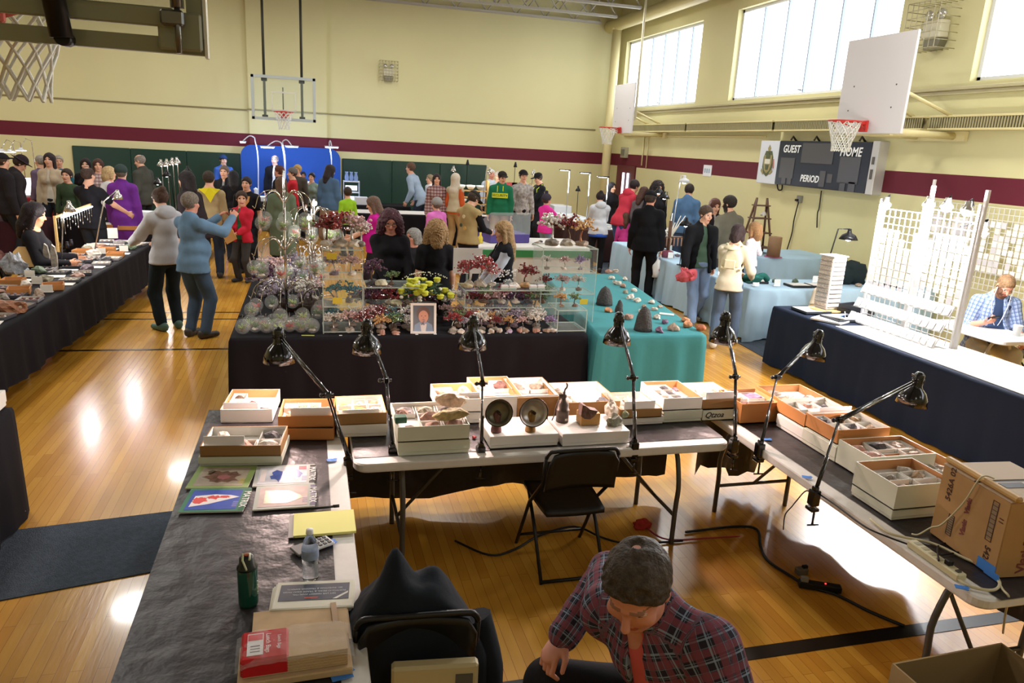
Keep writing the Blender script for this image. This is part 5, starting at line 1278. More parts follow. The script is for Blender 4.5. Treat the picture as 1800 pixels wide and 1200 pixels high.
t=thing('jacket','dark navy jacket draped over the folding chair at the lower edge','jacket',(c2.x-.02,c2.y+.30,0),R(-4)); o=MB().grid(jk,34,34).build('jacket_body',JK,t); solid(o,.03)
for sx_ in(-1,1):
    MB().tube(smooth([(sx_*.24,-.15,.72),(sx_*.29,-.2,.52),(sx_*.30,-.22,.30),(sx_*.27,-.24,.14)],4),[.07]*5+[.062]*4+[.055]*4,10).build('sleeve',JK,t)
# open carton at lower right
A=G(1562,1160,.38); t=thing('open_carton','open brown cardboard carton at the lower right corner','carton',(A.x,A.y,0),R(2))
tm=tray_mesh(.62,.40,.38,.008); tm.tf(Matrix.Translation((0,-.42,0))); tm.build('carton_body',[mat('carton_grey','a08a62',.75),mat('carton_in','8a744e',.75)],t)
t=thing('plastic_bag','white plastic bag beside the open carton','bag',G(1375,1200,.25)-Vector((0,.12,.25))); b=MB().rock((0,0,.14),(.16,.12,.16),5,0,.5,3,False); zm=min(v[2] for v in b.v); b.tf(Matrix.Translation((0,0,-zm))); b.build('bag_body',mat('white_film','dcdcda',.35),t); MB().tube(smooth([(-.03,0,.2),(0,0,.27),(.04,0,.2)],4),.008,6).build('handle',mat('white_film','dcdcda',.35),t)
# cords on the floor
cable('floor_cable',smooth([tuple(G(*q,.012)) for q in ((1205,935),(1290,925),(1330,930),(1337,960),(1350,985),(1390,1012),(1420,1030),(1470,1045),(1530,1075),(1590,1100))],5),.009,BLK,'black extension cord snaking over the floor under the right table','cord')
cable('floor_cable',smooth([tuple(G(*q,.012)) for q in ((800,950),(860,975),(905,965),(950,940),(1010,925),(1060,945),(1110,955),(1200,950))],5),.007,BLK,'dark cord lying under the middle table','cord')
cable('floor_cable',smooth([tuple(G(*q,.014)) for q in ((1130,915),(1140,930),(1175,948),(1250,945),(1300,942))],5),.006,paint('a83a36'),'thin red cord on the floor under the middle table','cord')
rock('red_glove','crumpled red cloth on the floor beyond the seated man',1128,928,.001,(.06,.04,.05),'b33a34',30,.5,m=cloth('b33a34'))
p=G(1408,1008,.004); t=thing('wall_adapter','small grey adapter with a lead on the floor by the cord','adapter',p); MB().box((0,0,.02),(.07,.05,.04),ch=.005).build('body_case',paint('6d6c66'),t); MB().box((.02,.0,.045),(.03,.02,.02)).build('plug',BLK,t)
p=G(1440,1035,.004); t=thing('power_bar','dark power bar with a tiny red light on the floor','power strip',p,-.45); MB().box((0,0,.02),(.24,.05,.04),ch=.005).build('case',BLK,t); MB().box((.03,0,.042),(.008,.008,.004)).build('indicator',glow('red_led','ff3030',4),t); MB().box((-.09,0,.05),(.04,.03,.03)).build('plug',paint('8a8880'),t)
# carpet runners
CAR=mat('blue_grey_carpet','414b57',.95,noise=.25,nscale=30,bump=.5,bscale=120)
def rug(label,c4,z=.006):
    P=[G(*c,0) for c in c4]; o=sum(P,Vector())/4
    return tag(MB().prism([((p-o).x,(p-o).y) for p in P],0,z).build('carpet_runner',CAR,None,(o.x,o.y,.001)),label,'carpet')
rug('blue grey carpet runner in the left aisle',((-60,943),(330,896),(300,1000),(-60,1068)))
rug('dark carpet runner beside the navy table',((1292,600),(1400,560),(1500,640),(1372,645)))
rug('dark carpet runner in the aisle by the man in black',((1040,470),(1075,455),(1190,520),(1150,545)))
# ================================================================ the crystal tree stall in the middle
BLKC=mat('black_drape','17151a',.85,bump=.2,bscale=6,spec=.2)
drape('tablecloth','black cloth to the floor over the front of the wire tree stall',-.68,2.58,6.52,7.32,TZ,.02,BLKC,.012,seed=1)
drape('tablecloth','black cloth over the side table under the hanging glass globes',-.68,.12,7.36,9.3,TZ,.02,BLKC,.012,seed=2)
drape('tablecloth','turquoise cloth over the table of rough minerals',2.66,3.80,6.40,9.9,TZ,.02,mat('teal_cloth','3f868b',.8,bump=.2,bscale=8,spec=.2),.022,seed=3,shear=.15)
ACR=glass('acrylic','e6f2ee',.10); ACE=mat('acrylic_edge','cfe3dc',.15,alpha=.55)
def shelfcase(name,label,x0,x1,y0,y1,levels,z=TZ+.002,sides=True,back=False,cat='display shelf'):
    t=thing(name,label,cat,((x0+x1)/2,(y0+y1)/2,z)); W,D=x1-x0,y1-y0; H=levels[-1]
    for h in levels:
        MB().box((0,0,h-.004),(W,D,.008)).build('shelf',ACR,t)
        e=MB(); e.box((0,-D/2,h-.004),(W,.005,.009)); e.box((0,D/2,h-.004),(W,.005,.009)); e.box((-W/2,0,h-.004),(.005,D,.009)); e.box((W/2,0,h-.004),(.005,D,.009)); e.build('edge',ACE,t)
    if sides:
        for s in(-1,1):
            MB().box((s*(W/2-.003),0,H/2),(.006,D-.01,H-.008)).build('side_panel',ACR,t)
            MB().box((s*(W/2-.003),-D/2,H/2),(.007,.005,H)).build('side_edge',ACE,t)
    if back: MB().box((0,D/2-.003,H/2),(W-.02,.005,H-.008)).build('back_panel',ACR,t)
    return t
shelfcase('display_case','tall clear acrylic case with yellow price notes, left end of the black table',.10,.45,6.62,6.98,[.02,.25,.50,.76],back=True)
shelfcase('display_shelf','low clear acrylic shelf left of the framed portrait',.47,.98,6.85,7.2,[.19,.38])
shelfcase('display_shelf','wide clear acrylic shelf right of the framed portrait',1.42,2.35,6.82,7.2,[.19,.36])
shelfcase('display_case','tall stepped clear acrylic case at the teal table corner, upper tier',2.22,2.80,6.95,7.30,[.30,.52,.76],back=True)
shelfcase('display_case','clear acrylic case at the front right corner of the black table',2.28,2.58,6.55,6.9,[.02,.22])
# wire trees
def wire_tree(label,beads,wire,basec,seed,h=.2,spread=.10,droop=.3,n=38,bead=.0085,loc=(0,0,0),rz=0,group='wire trees with stone beads'):
    rd=random.Random(seed); t=thing('wire_tree',label,'wire tree',loc,rz,group)
    b=MB().rock((0,0,.014),(.05*h/.2,.04*h/.2,.028*h/.2),seed,0,.35,2); zm=min(v[2] for v in b.v); b.tf(Matrix.Translation((0,0,-zm))); b.build('base_stone',rockmat(basec),t)
    tr=MB(); hub=Vector((rd.uniform(-.01,.01),rd.uniform(-.01,.01),h*.55)); tr.tube(smooth([(0,0,.015),(.012,0,h*.3),tuple(hub)],4),[.008]*4+[.006]*4+[.005],7)
    fo=MB()
    for k in range(n):
        a=rd.uniform(0,6.283); el=rd.uniform(.1,1.3); L=spread*rd.uniform(.6,1.15)
        p1=hub+Vector((math.cos(a)*math.cos(el),math.sin(a)*math.cos(el),math.sin(el)))*L*.6
        p2=hub+Vector((math.cos(a)*math.cos(el)*1.1,math.sin(a)*math.cos(el)*1.1,math.sin(el)*.9-droop*rd.random()*.7))*L
        tr.tube([hub,p1,p2],[.0022,.0016,.0012],4,cap=False)
        for q in range(4):
            c=p1+(p2-p1)*(q/3)+Vector((rd.uniform(-1,1),rd.uniform(-1,1),rd.uniform(-1,1)))*.010
            fo.rock(c,bead*rd.uniform(.7,1.35),rd.randint(0,9999),0,.2,1)
    tr.build('trunk',wire,t); fo.build('foliage',mat('bead_'+beads,beads,.15,noise=.3,nscale=50,coat=.4),t)
    return t
SILV=mat('silver_wire','b8b6b2',.25,metal=.9); COPW=mat('copper_wire','9a6a4c',.3,metal=.8); BRW=mat('bronze_wire','5c4638',.4,metal=.7)
BC=[('983a3e','red',SILV,'c9bfb0'),('cdaaa8','pink',SILV,'d8cfc2'),('8f7aa8','lilac',SILV,'89807e'),('d8d4cc','white',SILV,'8d8478'),('6f8a5c','green',BRW,'6f5a4a'),('5a3a52','purple',BRW,'4d4a4c'),('c9a06a','amber',COPW,'a8927e'),('4f7d86','teal',SILV,'8d8478'),('7a2f34','garnet',BRW,'c9bfb0'),('9a8fa0','grey',SILV,'7c6a72')]
PROTO=[wire_tree('proto',b,w_,bs,100+i,loc=(0,-40,0)) for i,(b,nm,w_,bs) in enumerate(BC)]
def tree(ci,x,y,z,s,where,rz=None,seed=0):
    s*=1.35
    rd=random.Random(int(x*977+y*331+z*55)); size='tiny' if s<.6 else ('small' if s<.85 else ('tall' if s>1.25 else 'mid-sized'))
    return dup(PROTO[ci],(x,y,z),rd.uniform(0,6.28),'%s wire tree of %s beads %s'%(size,BC[ci][1],where),None,(s*rd.uniform(.92,1.08),s*rd.uniform(.92,1.08),s))
zt=TZ+.003
rd=random.Random(5)
# front row along the table edge
order=[3,1,8,6,4,3,9,2,0,9,3,8,6,1,3,2]
xs=np.linspace(.20,2.24,len(order))
for i,(ci,x) in enumerate(zip(order,xs)):
    if 1.06<x<1.22: continue
    kf=globals().setdefault('KF',[-1]); kf[0]+=1
    tree(ci,x,6.64+.05*rd.random(),zt,rd.uniform(.5,.8),'in the front row, %s from the left'%ORD[kf[0]])
order2=[1,8,7,3,5,4,0,6,9,3]
for i,(ci,x) in enumerate(zip(order2,[.52,.62,.74,.86,.95,1.36,1.5,1.68,1.92,2.14])):
    tree(ci,x,6.78+.03*rd.random(),zt,rd.uniform(.6,.85),'in the second row, %s from the left'%ORD[i])
for i,(ci,x) in enumerate(zip([5,8,7],[.55,.72,.9])): tree(ci,x,7.02,zt+.19,.7,'on the lower left shelf, %s along'%ORD[i])
for i,(ci,x,s) in enumerate(((5,.56,.95),(4,.74,.5))): tree(ci,x,7.0,zt+.381,s,'on the upper left shelf, %s along'%ORD[i])
for i,(ci,x) in enumerate(zip([2,4,8,0,5,4],[1.5,1.66,1.84,1.98,2.12,2.26])): tree(ci,x,7.02,zt+.19,.75,'on the lower right shelf, %s along'%ORD[i])
for i,(ci,x,s) in enumerate(((0,1.5,1.0),(0,1.62,1.15),(1,1.73,.8),(8,2.08,.85))): tree(ci,x,7.03,zt+.361,s,'on top of the right shelf, %s along'%ORD[i])
for i,(ci,x) in enumerate(zip([3,1,2],[2.32,2.5,2.68])): tree(ci,x,7.1,zt+.521,.55,'on the stepped case middle shelf, %s along'%ORD[i])
for i,(ci,x) in enumerate(zip([8,1,3],[2.32,2.5,2.68])): tree(ci,x,7.1,zt+.301,.65,'on the stepped case lowest shelf, %s along'%ORD[i])
for i,(ci,x,s) in enumerate(((3,2.36,1.25),(8,2.53,1.2),(6,2.68,1.1))): tree(ci,x,7.12,zt+.761,s,'atop the stepped case, %s along'%ORD[i])
for i,(ci,x) in enumerate(zip([6,4],[2.36,2.5])): tree(ci,x,6.7,zt+.221,.55,'on the front corner case, %s along'%ORD[i])
for i,(ci,x,z) in enumerate(((7,.2,.021),(3,.36,.021),(7,.22,.251),(7,.34,.251),(9,.2,.501),(1,.36,.501))): tree(ci,x,6.8,zt+z,.72,'in the tall left case, %s spot'%ORD[i])
for i,(ci,x,s) in enumerate(((8,.14,1.0),(0,.27,1.2),(1,.38,1.15),(3,.44,.9))): tree(ci,x,6.82,zt+.761,s,'on top of the tall left case, %s along'%ORD[i])
for i in range(14):
    ci=[9,3,9,2,1,9,5,3,9,1,9,3,2,9][i]; tree(ci,-.5+.55*rd.random(),7.6+.14*i*.8,zt+[0,.0,.12][i%3]*0,rd.uniform(.9,1.5),'behind the glass globes, %s back from the front'%ORD[i])
for i in range(24):
    ci=[8,1,3,6,9,8,3,2,9,4,3,1][i%12]; x=.5+.073*i
    if 1.02<x<1.3: continue
    ku=globals().setdefault('KU',[-1]); ku[0]+=1
    tree(ci,x,[6.9,7.12][i%2],zt,.62,'under the shelves, %s from the left'%(ORD[ku[0]] if ku[0]<20 else 'twenty-'+ORD[ku[0]-20]))
for i in range(9): tree([5,8,0,5,3,8,1,5,4][i],.5+.22*i,7.26,zt+(.19 if i in(0,1) else 0)*0,1.15,'at the black table back edge, %s along'%ORD[i])
# crystals and tags on the front edge
for i in range(15):
    x=1.0+.09*i+rd.uniform(-.02,.02) if i>2 else .5+.12*i; c=rd.choice(['d8cfc2','c9bfb0','b58a78','b0a0b8','a8927e','8d8478'])
    b=MB().rock((0,0,0),(.04*rd.uniform(.7,1.2),.03,.025*rd.uniform(.8,1.3)),300+i,0,.35,2); zm=min(v[2] for v in b.v); b.tf(Matrix.Translation((0,0,-zm)))
    tag(b.build('mineral_specimen',rockmat(c) if c in CN else mat('rock_'+c,c,.3,noise=.3,nscale=30),None,(x,6.565+.02*rd.random(),zt)),'%s crystal on the black table front edge, %s from the left'%(CN.get(c,'lilac'),ORD[i]),'mineral','crystals along the front edge')
for i in range(12):
    x=.25+.17*i; tag(MB().box((0,0,.0008),(.026,.02,.0015)).build('price_tag',paint('efeeea'),None,(x,6.55,zt),(0,0,rd.uniform(-.4,.4))),'tiny white price tag on the black table front edge, %s from the left'%ORD[i],'price tag','tags along the front edge')
# shells and small minerals on shelves
for i,(x,z,c,lb) in enumerate(((.64,.382,'d8d2b4','pale banana-shaped crystal on the upper left shelf'),(.78,.191,'c9c2a0','cream geode slice on the lower left shelf'),(1.46,.362,'b0a583','mossy rock under the red tree on the right shelf'),(1.95,.362,'d8cfc2','white crystal on the right shelf beside the business cards'),(1.62,.0,'a08a9a','lilac quartz cluster under the wide shelf'),(1.78,.0,'c9bfb0','pale quartz cluster under the wide shelf'),(2.05,.362,'b08a5c','tan banded stone on the right shelf'),(2.2,.362,'9a9a94','grey geode at the end of the right shelf'))):
    b=MB().rock((0,0,0),(.065,.04,.035),400+i,0,.4,2); zm=min(v[2] for v in b.v); b.tf(Matrix.Translation((0,0,-zm))); tag(b.build('mineral_specimen',mat('rock_'+c,c,.5,noise=.4,nscale=26,bump=.4),None,(x,6.95,zt+z)),lb,'mineral')
for i,(x,) in enumerate(((1.82,),(1.9,),(2.11,),(2.19,))):
    t=thing('card_holder','white stack of business cards on the right shelf, %s along'%ORD[i],'business cards',(x+.0,6.86,zt+.361)); MB().box((0,0,.022),(.07,.035,.044),ch=.003).build('card_stack',paint('e4e0e4'),t); MB().box((0,-.02,.012),(.076,.004,.02)).build('holder_lip',ACE,t)
# framed portrait and bouquet
p=AY(744,572,6.6); t=thing('framed_portrait','white framed colour portrait of a person with short brown hair','picture',(p.x,6.58,zt),R(-3),tilt=(R(-12),0))
f=MB(); 
for s in(-1,1): f.box((s*.107,0,.14),(.022,.02,.28)); f.box((0,0,.14+s*.13),(.2,.02,.022))
f.build('frame',paint('ece9e2'),t); MB().box((0,.004,.14),(.2,.008,.25)).build('photo',mat('portrait_bg','4a5560',.3),t)
def pp(pts,c,y,nm='printed_shape'): MB().prism(pts,-.0005,.0005,mtx=Matrix.Translation((0,y,.14))@Matrix.Rotation(R(90),4,'X')).build(nm,paint(c,.3),t)
cir=lambda cx,cz,rx,rz_,n=18:[(cx+rx*math.cos(w),cz+rz_*math.sin(w)) for w in np.linspace(0,2*math.pi,n,endpoint=False)]
pp([(-.09,-.12),(.09,-.12),(.08,-.06),(.03,-.03),(-.03,-.03),(-.08,-.06)],'6f8aa8',-.0015); pp(cir(0,.045,.062,.062),'5a3826',-.002); pp(cir(0,.015,.045,.058),'c98a6c',-.003); pp([(-.03,-.05),(.03,-.05),(.02,-.12),(-.02,-.12)],'d8d4d0',-.0025)
for s in(-1,1): pp(cir(s*.017,.022,.006,.004,8),'3a2a22',-.0036)
pp(cir(0,-.012,.014,.004,8),'a04a48',-.0036); pp([(-.005,.015),(.005,.015),(.007,-.001),(-.007,-.001)],'b87a5e',-.0036)
MB().box((0,.05,.1),(.04,.09,.008)).build('easel_back',paint('4a4036'),t)
p=AY(748,545,6.95); t=thing('flower_bouquet','bunch of yellow green flowers with white sprigs behind the portrait','flowers',(p.x,6.98,zt))
MB().lathe([(0,0),(.08,0),(.1,.12),(.11,.2),(.105,.2),(.0,.19)],n=18).build('basket',mat('basket_dark','2a2620',.8),t)
fo=MB();fl_=MB();wh=MB();r2=random.Random(8)
for k in range(90):
    a=r2.uniform(0,6.28);el=r2.uniform(-.1,1.4);q=r2.uniform(.12,.23); c=Vector((math.cos(a)*math.cos(el)*q*1.15,math.sin(a)*math.cos(el)*q*.7,.24+math.sin(el)*q*.8)); d=Vector((r2.uniform(-1,1),r2.uniform(-1,1),r2.uniform(-.2,1))).normalized()*.05; s=d.orthogonal().normalized()*.014
    fo.add([c-d,c+s,c+d,c-s],[(0,1,2,3)])
for k in range(46):
    a=r2.uniform(0,6.28);el=r2.uniform(.0,1.3);q=r2.uniform(.19,.25); c=Vector((math.cos(a)*math.cos(el)*q*1.1,math.sin(a)*math.cos(el)*q*.75,.25+math.sin(el)*q*.75)); 
    (fl_ if k%3 else wh).sph(c,((.034,.034,.022) if k%3 else (.02,.02,.016)),9)
    if k%3: fl_.lathe([(.012,.022),(.03,.03),(.04,.018)],c=tuple(c),n=9)
for k in range(60):
    a=r2.uniform(0,3.14);el=r2.uniform(.6,1.4); c=Vector((math.cos(a)*math.cos(el)*.3,math.sin(a)*math.cos(el)*.2,.3+math.sin(el)*.2)); wh.sph(c,.006,5)
fo.build('foliage',mat('leaf_dark','2f4a2a',.5),t); fl_.build('blossoms',mat('yellow_bloom','c8cc3a',.6),t); wh.build('foliage',paint('e4e6d4'),t)
# white boards and yellow notes
p=AY(822,455,7.35); t=thing('sign_board','blank white board standing behind the red wire tree','sign',(p.x,7.34,zt)); MB().box((0,0,.56),(.30,.008,.26)).build('panel',paint('e6e6e4'),t); MB().box((0,.01,.22),(.02,.012,.44)).build('stand',ACE,t)
for i,(px,py,y,lb) in enumerate(((583,450,6.6,'yellow price note at the top of the tall left case'),(593,528,6.6,'yellow price note on the lower front of the tall left case'),(1026,530,6.945,'yellow price note on the front of the stepped case'))):
    p=AY(px,py,y); t=tag(MB().box((0,0,0),(.085,.003,.055)).build('price_note',paint('d8c83a'),None,(p.x,y-.003,p.z)),lb,'note')
p=AY(541,575,6.56); tag(MB().box((0,0,0),(.11,.02,.003)).build('price_note',paint('c9cc5c'),None,(p.x,6.56,zt+.002),(0,0,-.1)),'narrow yellow green note lying on the black table','note')
# glass vase with white beads
t=thing('glass_vase','tall clear vase holding a white beaded tree by the fair-haired woman','vase',(1.98,7.34,zt)); MB().lathe([(0,0),(.035,0),(.03,.01),(.018,.06),(.02,.2),(.035,.3),(.05,.36)],n=18).build('vase_body',glass('vase_glass','e4ecee',.3),t)
fo=MB();r2=random.Random(3)
for k in range(40): fo.rock((r2.uniform(-.09,.09),r2.uniform(-.05,.05),.38+r2.uniform(-.02,.09)),.011,k,0,.2,1)
fo.build('foliage',paint('e0dfdc'),t)
# chrome globe stands with hanging glass terrariums
CH=mat('chrome','d8d2cc',.12,metal=1); GL=glass('globe_glass','e8f0ee',.13); MOSS=mat('moss','6f8a4a',.8,noise=.4,nscale=40)
def globe_proto(i,pl,peb):
    t=thing('glass_globe','proto','glass globe',(0,-41,0),0,'hanging glass globes with air plants'); r=.066
    MB().sph((0,0,0),(r,r,r*1.05),16).build('globe',GL,t)
    p=MB(); rr=random.Random(i)
    for k in range(14):
        a=rr.uniform(0,6.28); d=Vector((math.cos(a),math.sin(a),rr.uniform(.2,1.3)))*.042; p.tube([(0,0,-.025),Vector((0,0,-.02))+d*.6,Vector((0,0,-.025))+d],[.007,.005,.002],4)
    p.build('plant',mat('airplant_'+pl,pl,.7),t)
    MB().rock((0,0,-.037),(.032,.032,.014),i,0,.3,2).build('pebbles',rockmat(peb),t)
    MB().tube([(0,0,r),(0,0,r+.02),(.008,0,r+.03),(0,0,r+.04)],.0025,5).build('hanger_loop',SILV,t); return t
GP=[globe_proto(i,p_,q_) for i,(p_,q_) in enumerate((('7f9a52','6f5a4a'),('a8c070','b58a78'),('5c7a4a','d8cfc2'),('c04a44','9a7f5c'),('8fa06a','8d8478')))]
GPN=['moss green','lime','dark green','red flowered','sage']
def globe_stand(label,x,y,z,H,tiers):
    t=thing('globe_stand',label,'display stand',(x,y,z)); MB().cyl((0,0,.02),(0,0,H),.012,n=12).build('pole',CH,t)
    b=MB(); b.lathe([(0,.03),(.02,.03),(.04,.015),(.05,0)],n=16); 
    b.build('base',CH,t)
    ft=MB()
    for k in range(4):
        a=k*math.pi/2+.5; ft.tube([(0,0,.02),(.2*math.cos(a),.2*math.sin(a),.03),(.27*math.cos(a),.27*math.sin(a),.004)],.006,6)
    ft.build('feet',CH,t); gi=0
    for q,(zz,rad,n,drop) in enumerate(tiers):
        for k in range(n):
            a=2*math.pi*k/n+q*.4; ar=MB(); c,s=math.cos(a),math.sin(a)
            pts=smooth([(0,0,zz),(c*rad*.4,s*rad*.4,zz+.12),(c*rad*.85,s*rad*.85,zz+.08),(c*rad,s*rad,zz-.02),(c*(rad+.01),s*(rad+.01),zz-.04),(c*(rad+.03),s*(rad+.03),zz-.02)],4)
            ar.tube(pts,.004,5); ar.build('arm',CH,t)
            if drop and (q*7+k)%5!=4:
                i=(gi+q)%5; gi+=1; sc=1.0
                dup(GP[i],(x+c*(rad+.01),y+s*(rad+.01),z+zz-.15),a,'glass globe with %s plant, %s tier of the %s, %s arm'%(GPN[i],['top','second','third','lowest'][q],'tall stand' if H>1.2 else 'short stand',ORD[k]))
globe_stand('tall chrome stand with curved arms for glass globes on the black table',-.22,7.0,zt,1.40,[(1.10,.24,8,True),(.68,.26,9,True),(.30,.30,10,True)])
globe_stand('shorter chrome stand of globes behind the tall one',.02,8.1,zt,1.05,[(.86,.24,8,True),(.45,.26,8,True)])
for i in range(13):
    dup(GP[i%5],(-.58+.07*i*.7,6.64+.03*(i%3)+(.13 if i%2 else 0),zt+.070),i,'glass globe with %s plant standing on the black table, %s from the left'%(GPN[i%5],ORD[i]))
for k,(px,py,y) in enumerate(((552,357,8.3),(543,383,8.0))):
    p=AY(px,py,y); t=thing('spot_bulb','small bright clip spotlight %s the glass globes'%['above','among'][k],'lamp',p); MB().sph((0,0,0),.03-.01*k,10).build('bulb',glow('white_bulb','fff4e4',20),t); MB().cyl((0,0,.02),(0,0,.07),.02).build('socket',BLKM,t); MB().cyl((0,.02,.06),(0,.02,zt-p.z),.008,n=8).build('stem',CH,t); plight('spot_glow',(0,-.05,0),8-3*k,(1,.93,.82),.03,t)
for q in PROTO+GP:
    for ch in list(q.children): bpy.data.objects.remove(ch)
    bpy.data.objects.remove(q)
for i,(px,y,s,lb) in enumerate(((560,7.5,1,'dark wicker basket under the globes, left'),(520,7.62,1,'dark wicker basket under the globes, behind'))):
    p=AY(px,540,y); t=thing('wicker_basket',lb,'basket',(p.x,y,zt)); MB().lathe([(0,0),(.14,0),(.17,.09),(.165,.095),(.13,.02),(0,.02)],n=24).build('basket_body',mat('basket_brown','3a2a20',.8,bump=.6,bscale=60),t); MB().tube([(.16*math.cos(a),0,.09+.16*math.sin(a)) for a in np.linspace(0,math.pi,14)],.006,6).build('handle',mat('basket_brown','3a2a20',.8),t)
# minerals on the turquoise cloth
rd=random.Random(77)
def cone_rock(label,px,py,r,h,hexc,seed):
    p=G(px,py,zt); b=MB(); vs=[];n=16;rows=8
    b.lathe([(r*(1-.15*u)*math.cos(u*math.pi/2*.93)**.55 if u<1 else 0,h*u) for u in np.linspace(0,1,rows)],n=n)
    b.v=[(x+.012*mnoise.noise(Vector((x*20,y*20,z*20+seed))),y+.012*mnoise.noise(Vector((x*20,y*20+9,z*20+seed))),max(0,z+.01*mnoise.noise(Vector((x*14,y*14,z*9+seed))))) for x,y,z in b.v]
    tag(b.build('geode_cathedral',mat('dark_basalt','3c3a38',.7,noise=.3,nscale=24,bump=.6,bscale=60),None,p),label,'geode')
cone_rock('large dark domed geode nearest the front of the turquoise table',1130,580,.095,.25,'3c3a38',1)
cone_rock('large dark domed geode farther back beside the stepped glass case',1062,535,.10,.22,'3c3a38',2)
cone_rock('small dark pointed geode between the two large dark geodes',1088,548,.045,.14,'3c3a38',3)
tc=['d8cfc2','b09a86','c9bfb0','b58a78','9a7f5c','a7a08c','8d8478','c98a5c','8a6a86']; CN2={'c98a5c':'orange','8a6a86':'purple'}
seq=[(1070,548,'c98a5c',.05),(1105,560,'b58a78',.06),(1158,583,'8a6a86',.05),(1183,580,'b09a86',.065),(1208,575,'c98a5c',.06),(1232,580,'b5663c',.055),(1205,565,'c98a5c',.045),(1155,560,'d8cfc2',.05),(1168,568,'8a6a86',.045),(1150,545,'c9bfb0',.04),(1108,525,'d8cfc2',.055),(1095,505,'b58a78',.05),(1085,500,'c9bfb0',.06),(1075,490,'d8cfc2',.05),(1100,515,'a7a08c',.04),(1115,512,'d8cfc2',.04),(1120,530,'c9bfb0',.045),(1098,492,'d8cfc2',.045),(1070,480,'b58a78',.06),(1082,478,'c9bfb0',.05),(1132,540,'a8927e',.035),(1145,533,'d8cfc2',.04),(1160,540,'b09a86',.03),(1125,548,'c9bfb0',.03)]
for i,(px,py,c,r) in enumerate(seq):
    p=G(px,py,zt); b=MB().rock((0,0,0),(r*1.1,r*.85,r*.7),500+i,0,.4,2,rz=i); zm=min(v[2] for v in b.v); b.tf(Matrix.Translation((0,0,-zm))); nm=CN.get(c) or CN2.get(c) or 'rust'
    tag(b.build('mineral_specimen',mat('rock_'+c,c,.6,noise=.45,nscale=26,bump=.5,bscale=45),None,p),'%s mineral on the turquoise cloth, %s nearest the aisle corner'%(nm,ORD[i] if i<20 else 'twenty-'+ORD[i-20]),'mineral','minerals on the turquoise cloth')
p=G(1172,552,zt); tag(MB().box((0,0,.002),(.16,.10,.003)).build('price_list',paint('b9c4c0'),None,p,(0,0,-.5)),'pale printed card lying on the turquoise cloth','card')
# ================================================================ the other stalls
def oxy(px,py,z=TZ): p=G(px,py,z); return p.x,p.y
def simple(name,label,cat,b,m,loc,rz=0,group=None): return tag(b.build(name,m,None,loc,(0,0,rz)),label,cat,group)
# ---- long table on the left
WLEG=mat('leg_white','b9b6ac',.5)
for i,(a,b) in enumerate(((5.35,7.6),(7.7,10.0),(10.05,12.3))):
    folding_table('folding table with pale legs under the black cloth on the left, %s section'%['near','middle','far'][i],-3.34+.045*(a-5.2),-2.74+.045*(a-5.2),a,b,.715,PLA,None,WLEG)
drape('tablecloth','black cloth over the long table of minerals on the left',-3.36,-2.62,5.2,12.45,TZ,.2,BLKC,.012,seed=11,shear=.045)
LZ=TZ+.004; rd=random.Random(21)
def lx(y): return -3.36+.045*(y-5.2),-2.62+.045*(y-5.2)
TR=[mat('tray_dark','4b4a50',.5),mat('tray_grey','8a8588',.5)]
n=0; used=[]
kinds=['tray','tray','paper','rock','rock','tray','card','tray','paper','rock','box']
for row in range(29):
    y=6.0+row*.222
    for c in range(3):
        x0,x1=lx(y); x=x0+.12+c*.235+rd.uniform(-.02,.02); yy=y+rd.uniform(-.04,.04); k=kinds[(row*3+c*7+row//3)%11]; ps='%s from the near end, %s'%(ORD[row] if row<20 else 'twenty-'+ORD[row-20],['inner row','middle row','aisle row'][c]); rz=rd.uniform(-.25,.25)
        if k=='tray':
            t=thing('display_tray','%s shallow tray on the left table, %s'%(['dark','grey'][row%2],ps),'tray',(x,yy,LZ),rz,'trays on the left table')
            m=tray_mesh(.2,.19,.03,.006); m.tf(Matrix.Translation((-.1,-.095,0))); m.build('tray',[TR[row%2],paint('c9c2ba')],t)
            b=MB()
            for q in range(6): b.rock((-.06+.06*(q%3),-.04+.08*(q//3),.018),(.022,.028,.014),row*31+c*7+q,0,.35,1)
            b.build('pebbles',rockmat(rd.choice(ROCKC)),t)
        elif k=='paper': simple('paper_sheet','white printed sheet on the left table, %s'%ps,'paper',MB().box((0,0,.002),(.2,.15,.004)),paint('e6e2da',.7),(x,yy,LZ),rz,'papers on the left table')
        elif k=='card':
            b=MB().box((0,0,.04),(.11,.004,.08)).box((0,.02,.003),(.11,.05,.004)); simple('price_card','small standing white card on the left table, %s'%ps,'card',b,paint('ece8de',.7),(x,yy,LZ),rz,'cards on the left table')
        elif k=='rock':
            b=MB().rock((0,0,0),(.09*rd.uniform(.6,1.1),.06,.05*rd.uniform(.7,1.3)),row*50+c,0,.4,2); zm=min(v[2] for v in b.v); b.tf(Matrix.Translation((0,0,-zm))); cc=rd.choice(ROCKC)
            simple('mineral_specimen','%s rock on the left table, %s'%(CN[cc],ps),'mineral',b,rockmat(cc),(x,yy,LZ),rz,'rocks on the left table')
        else: 
            m=tray_mesh(.2,.2,.06); m.tf(Matrix.Translation((-.1,-.1,0))); o=m.build('kraft_box',[BO,BOI],None,(x,yy,LZ),(0,0,rz)); tag(o,'open kraft box on the left table, %s'%ps,'box','kraft boxes on the left table')
MAN=mat('manila_board','d8b070',.7)
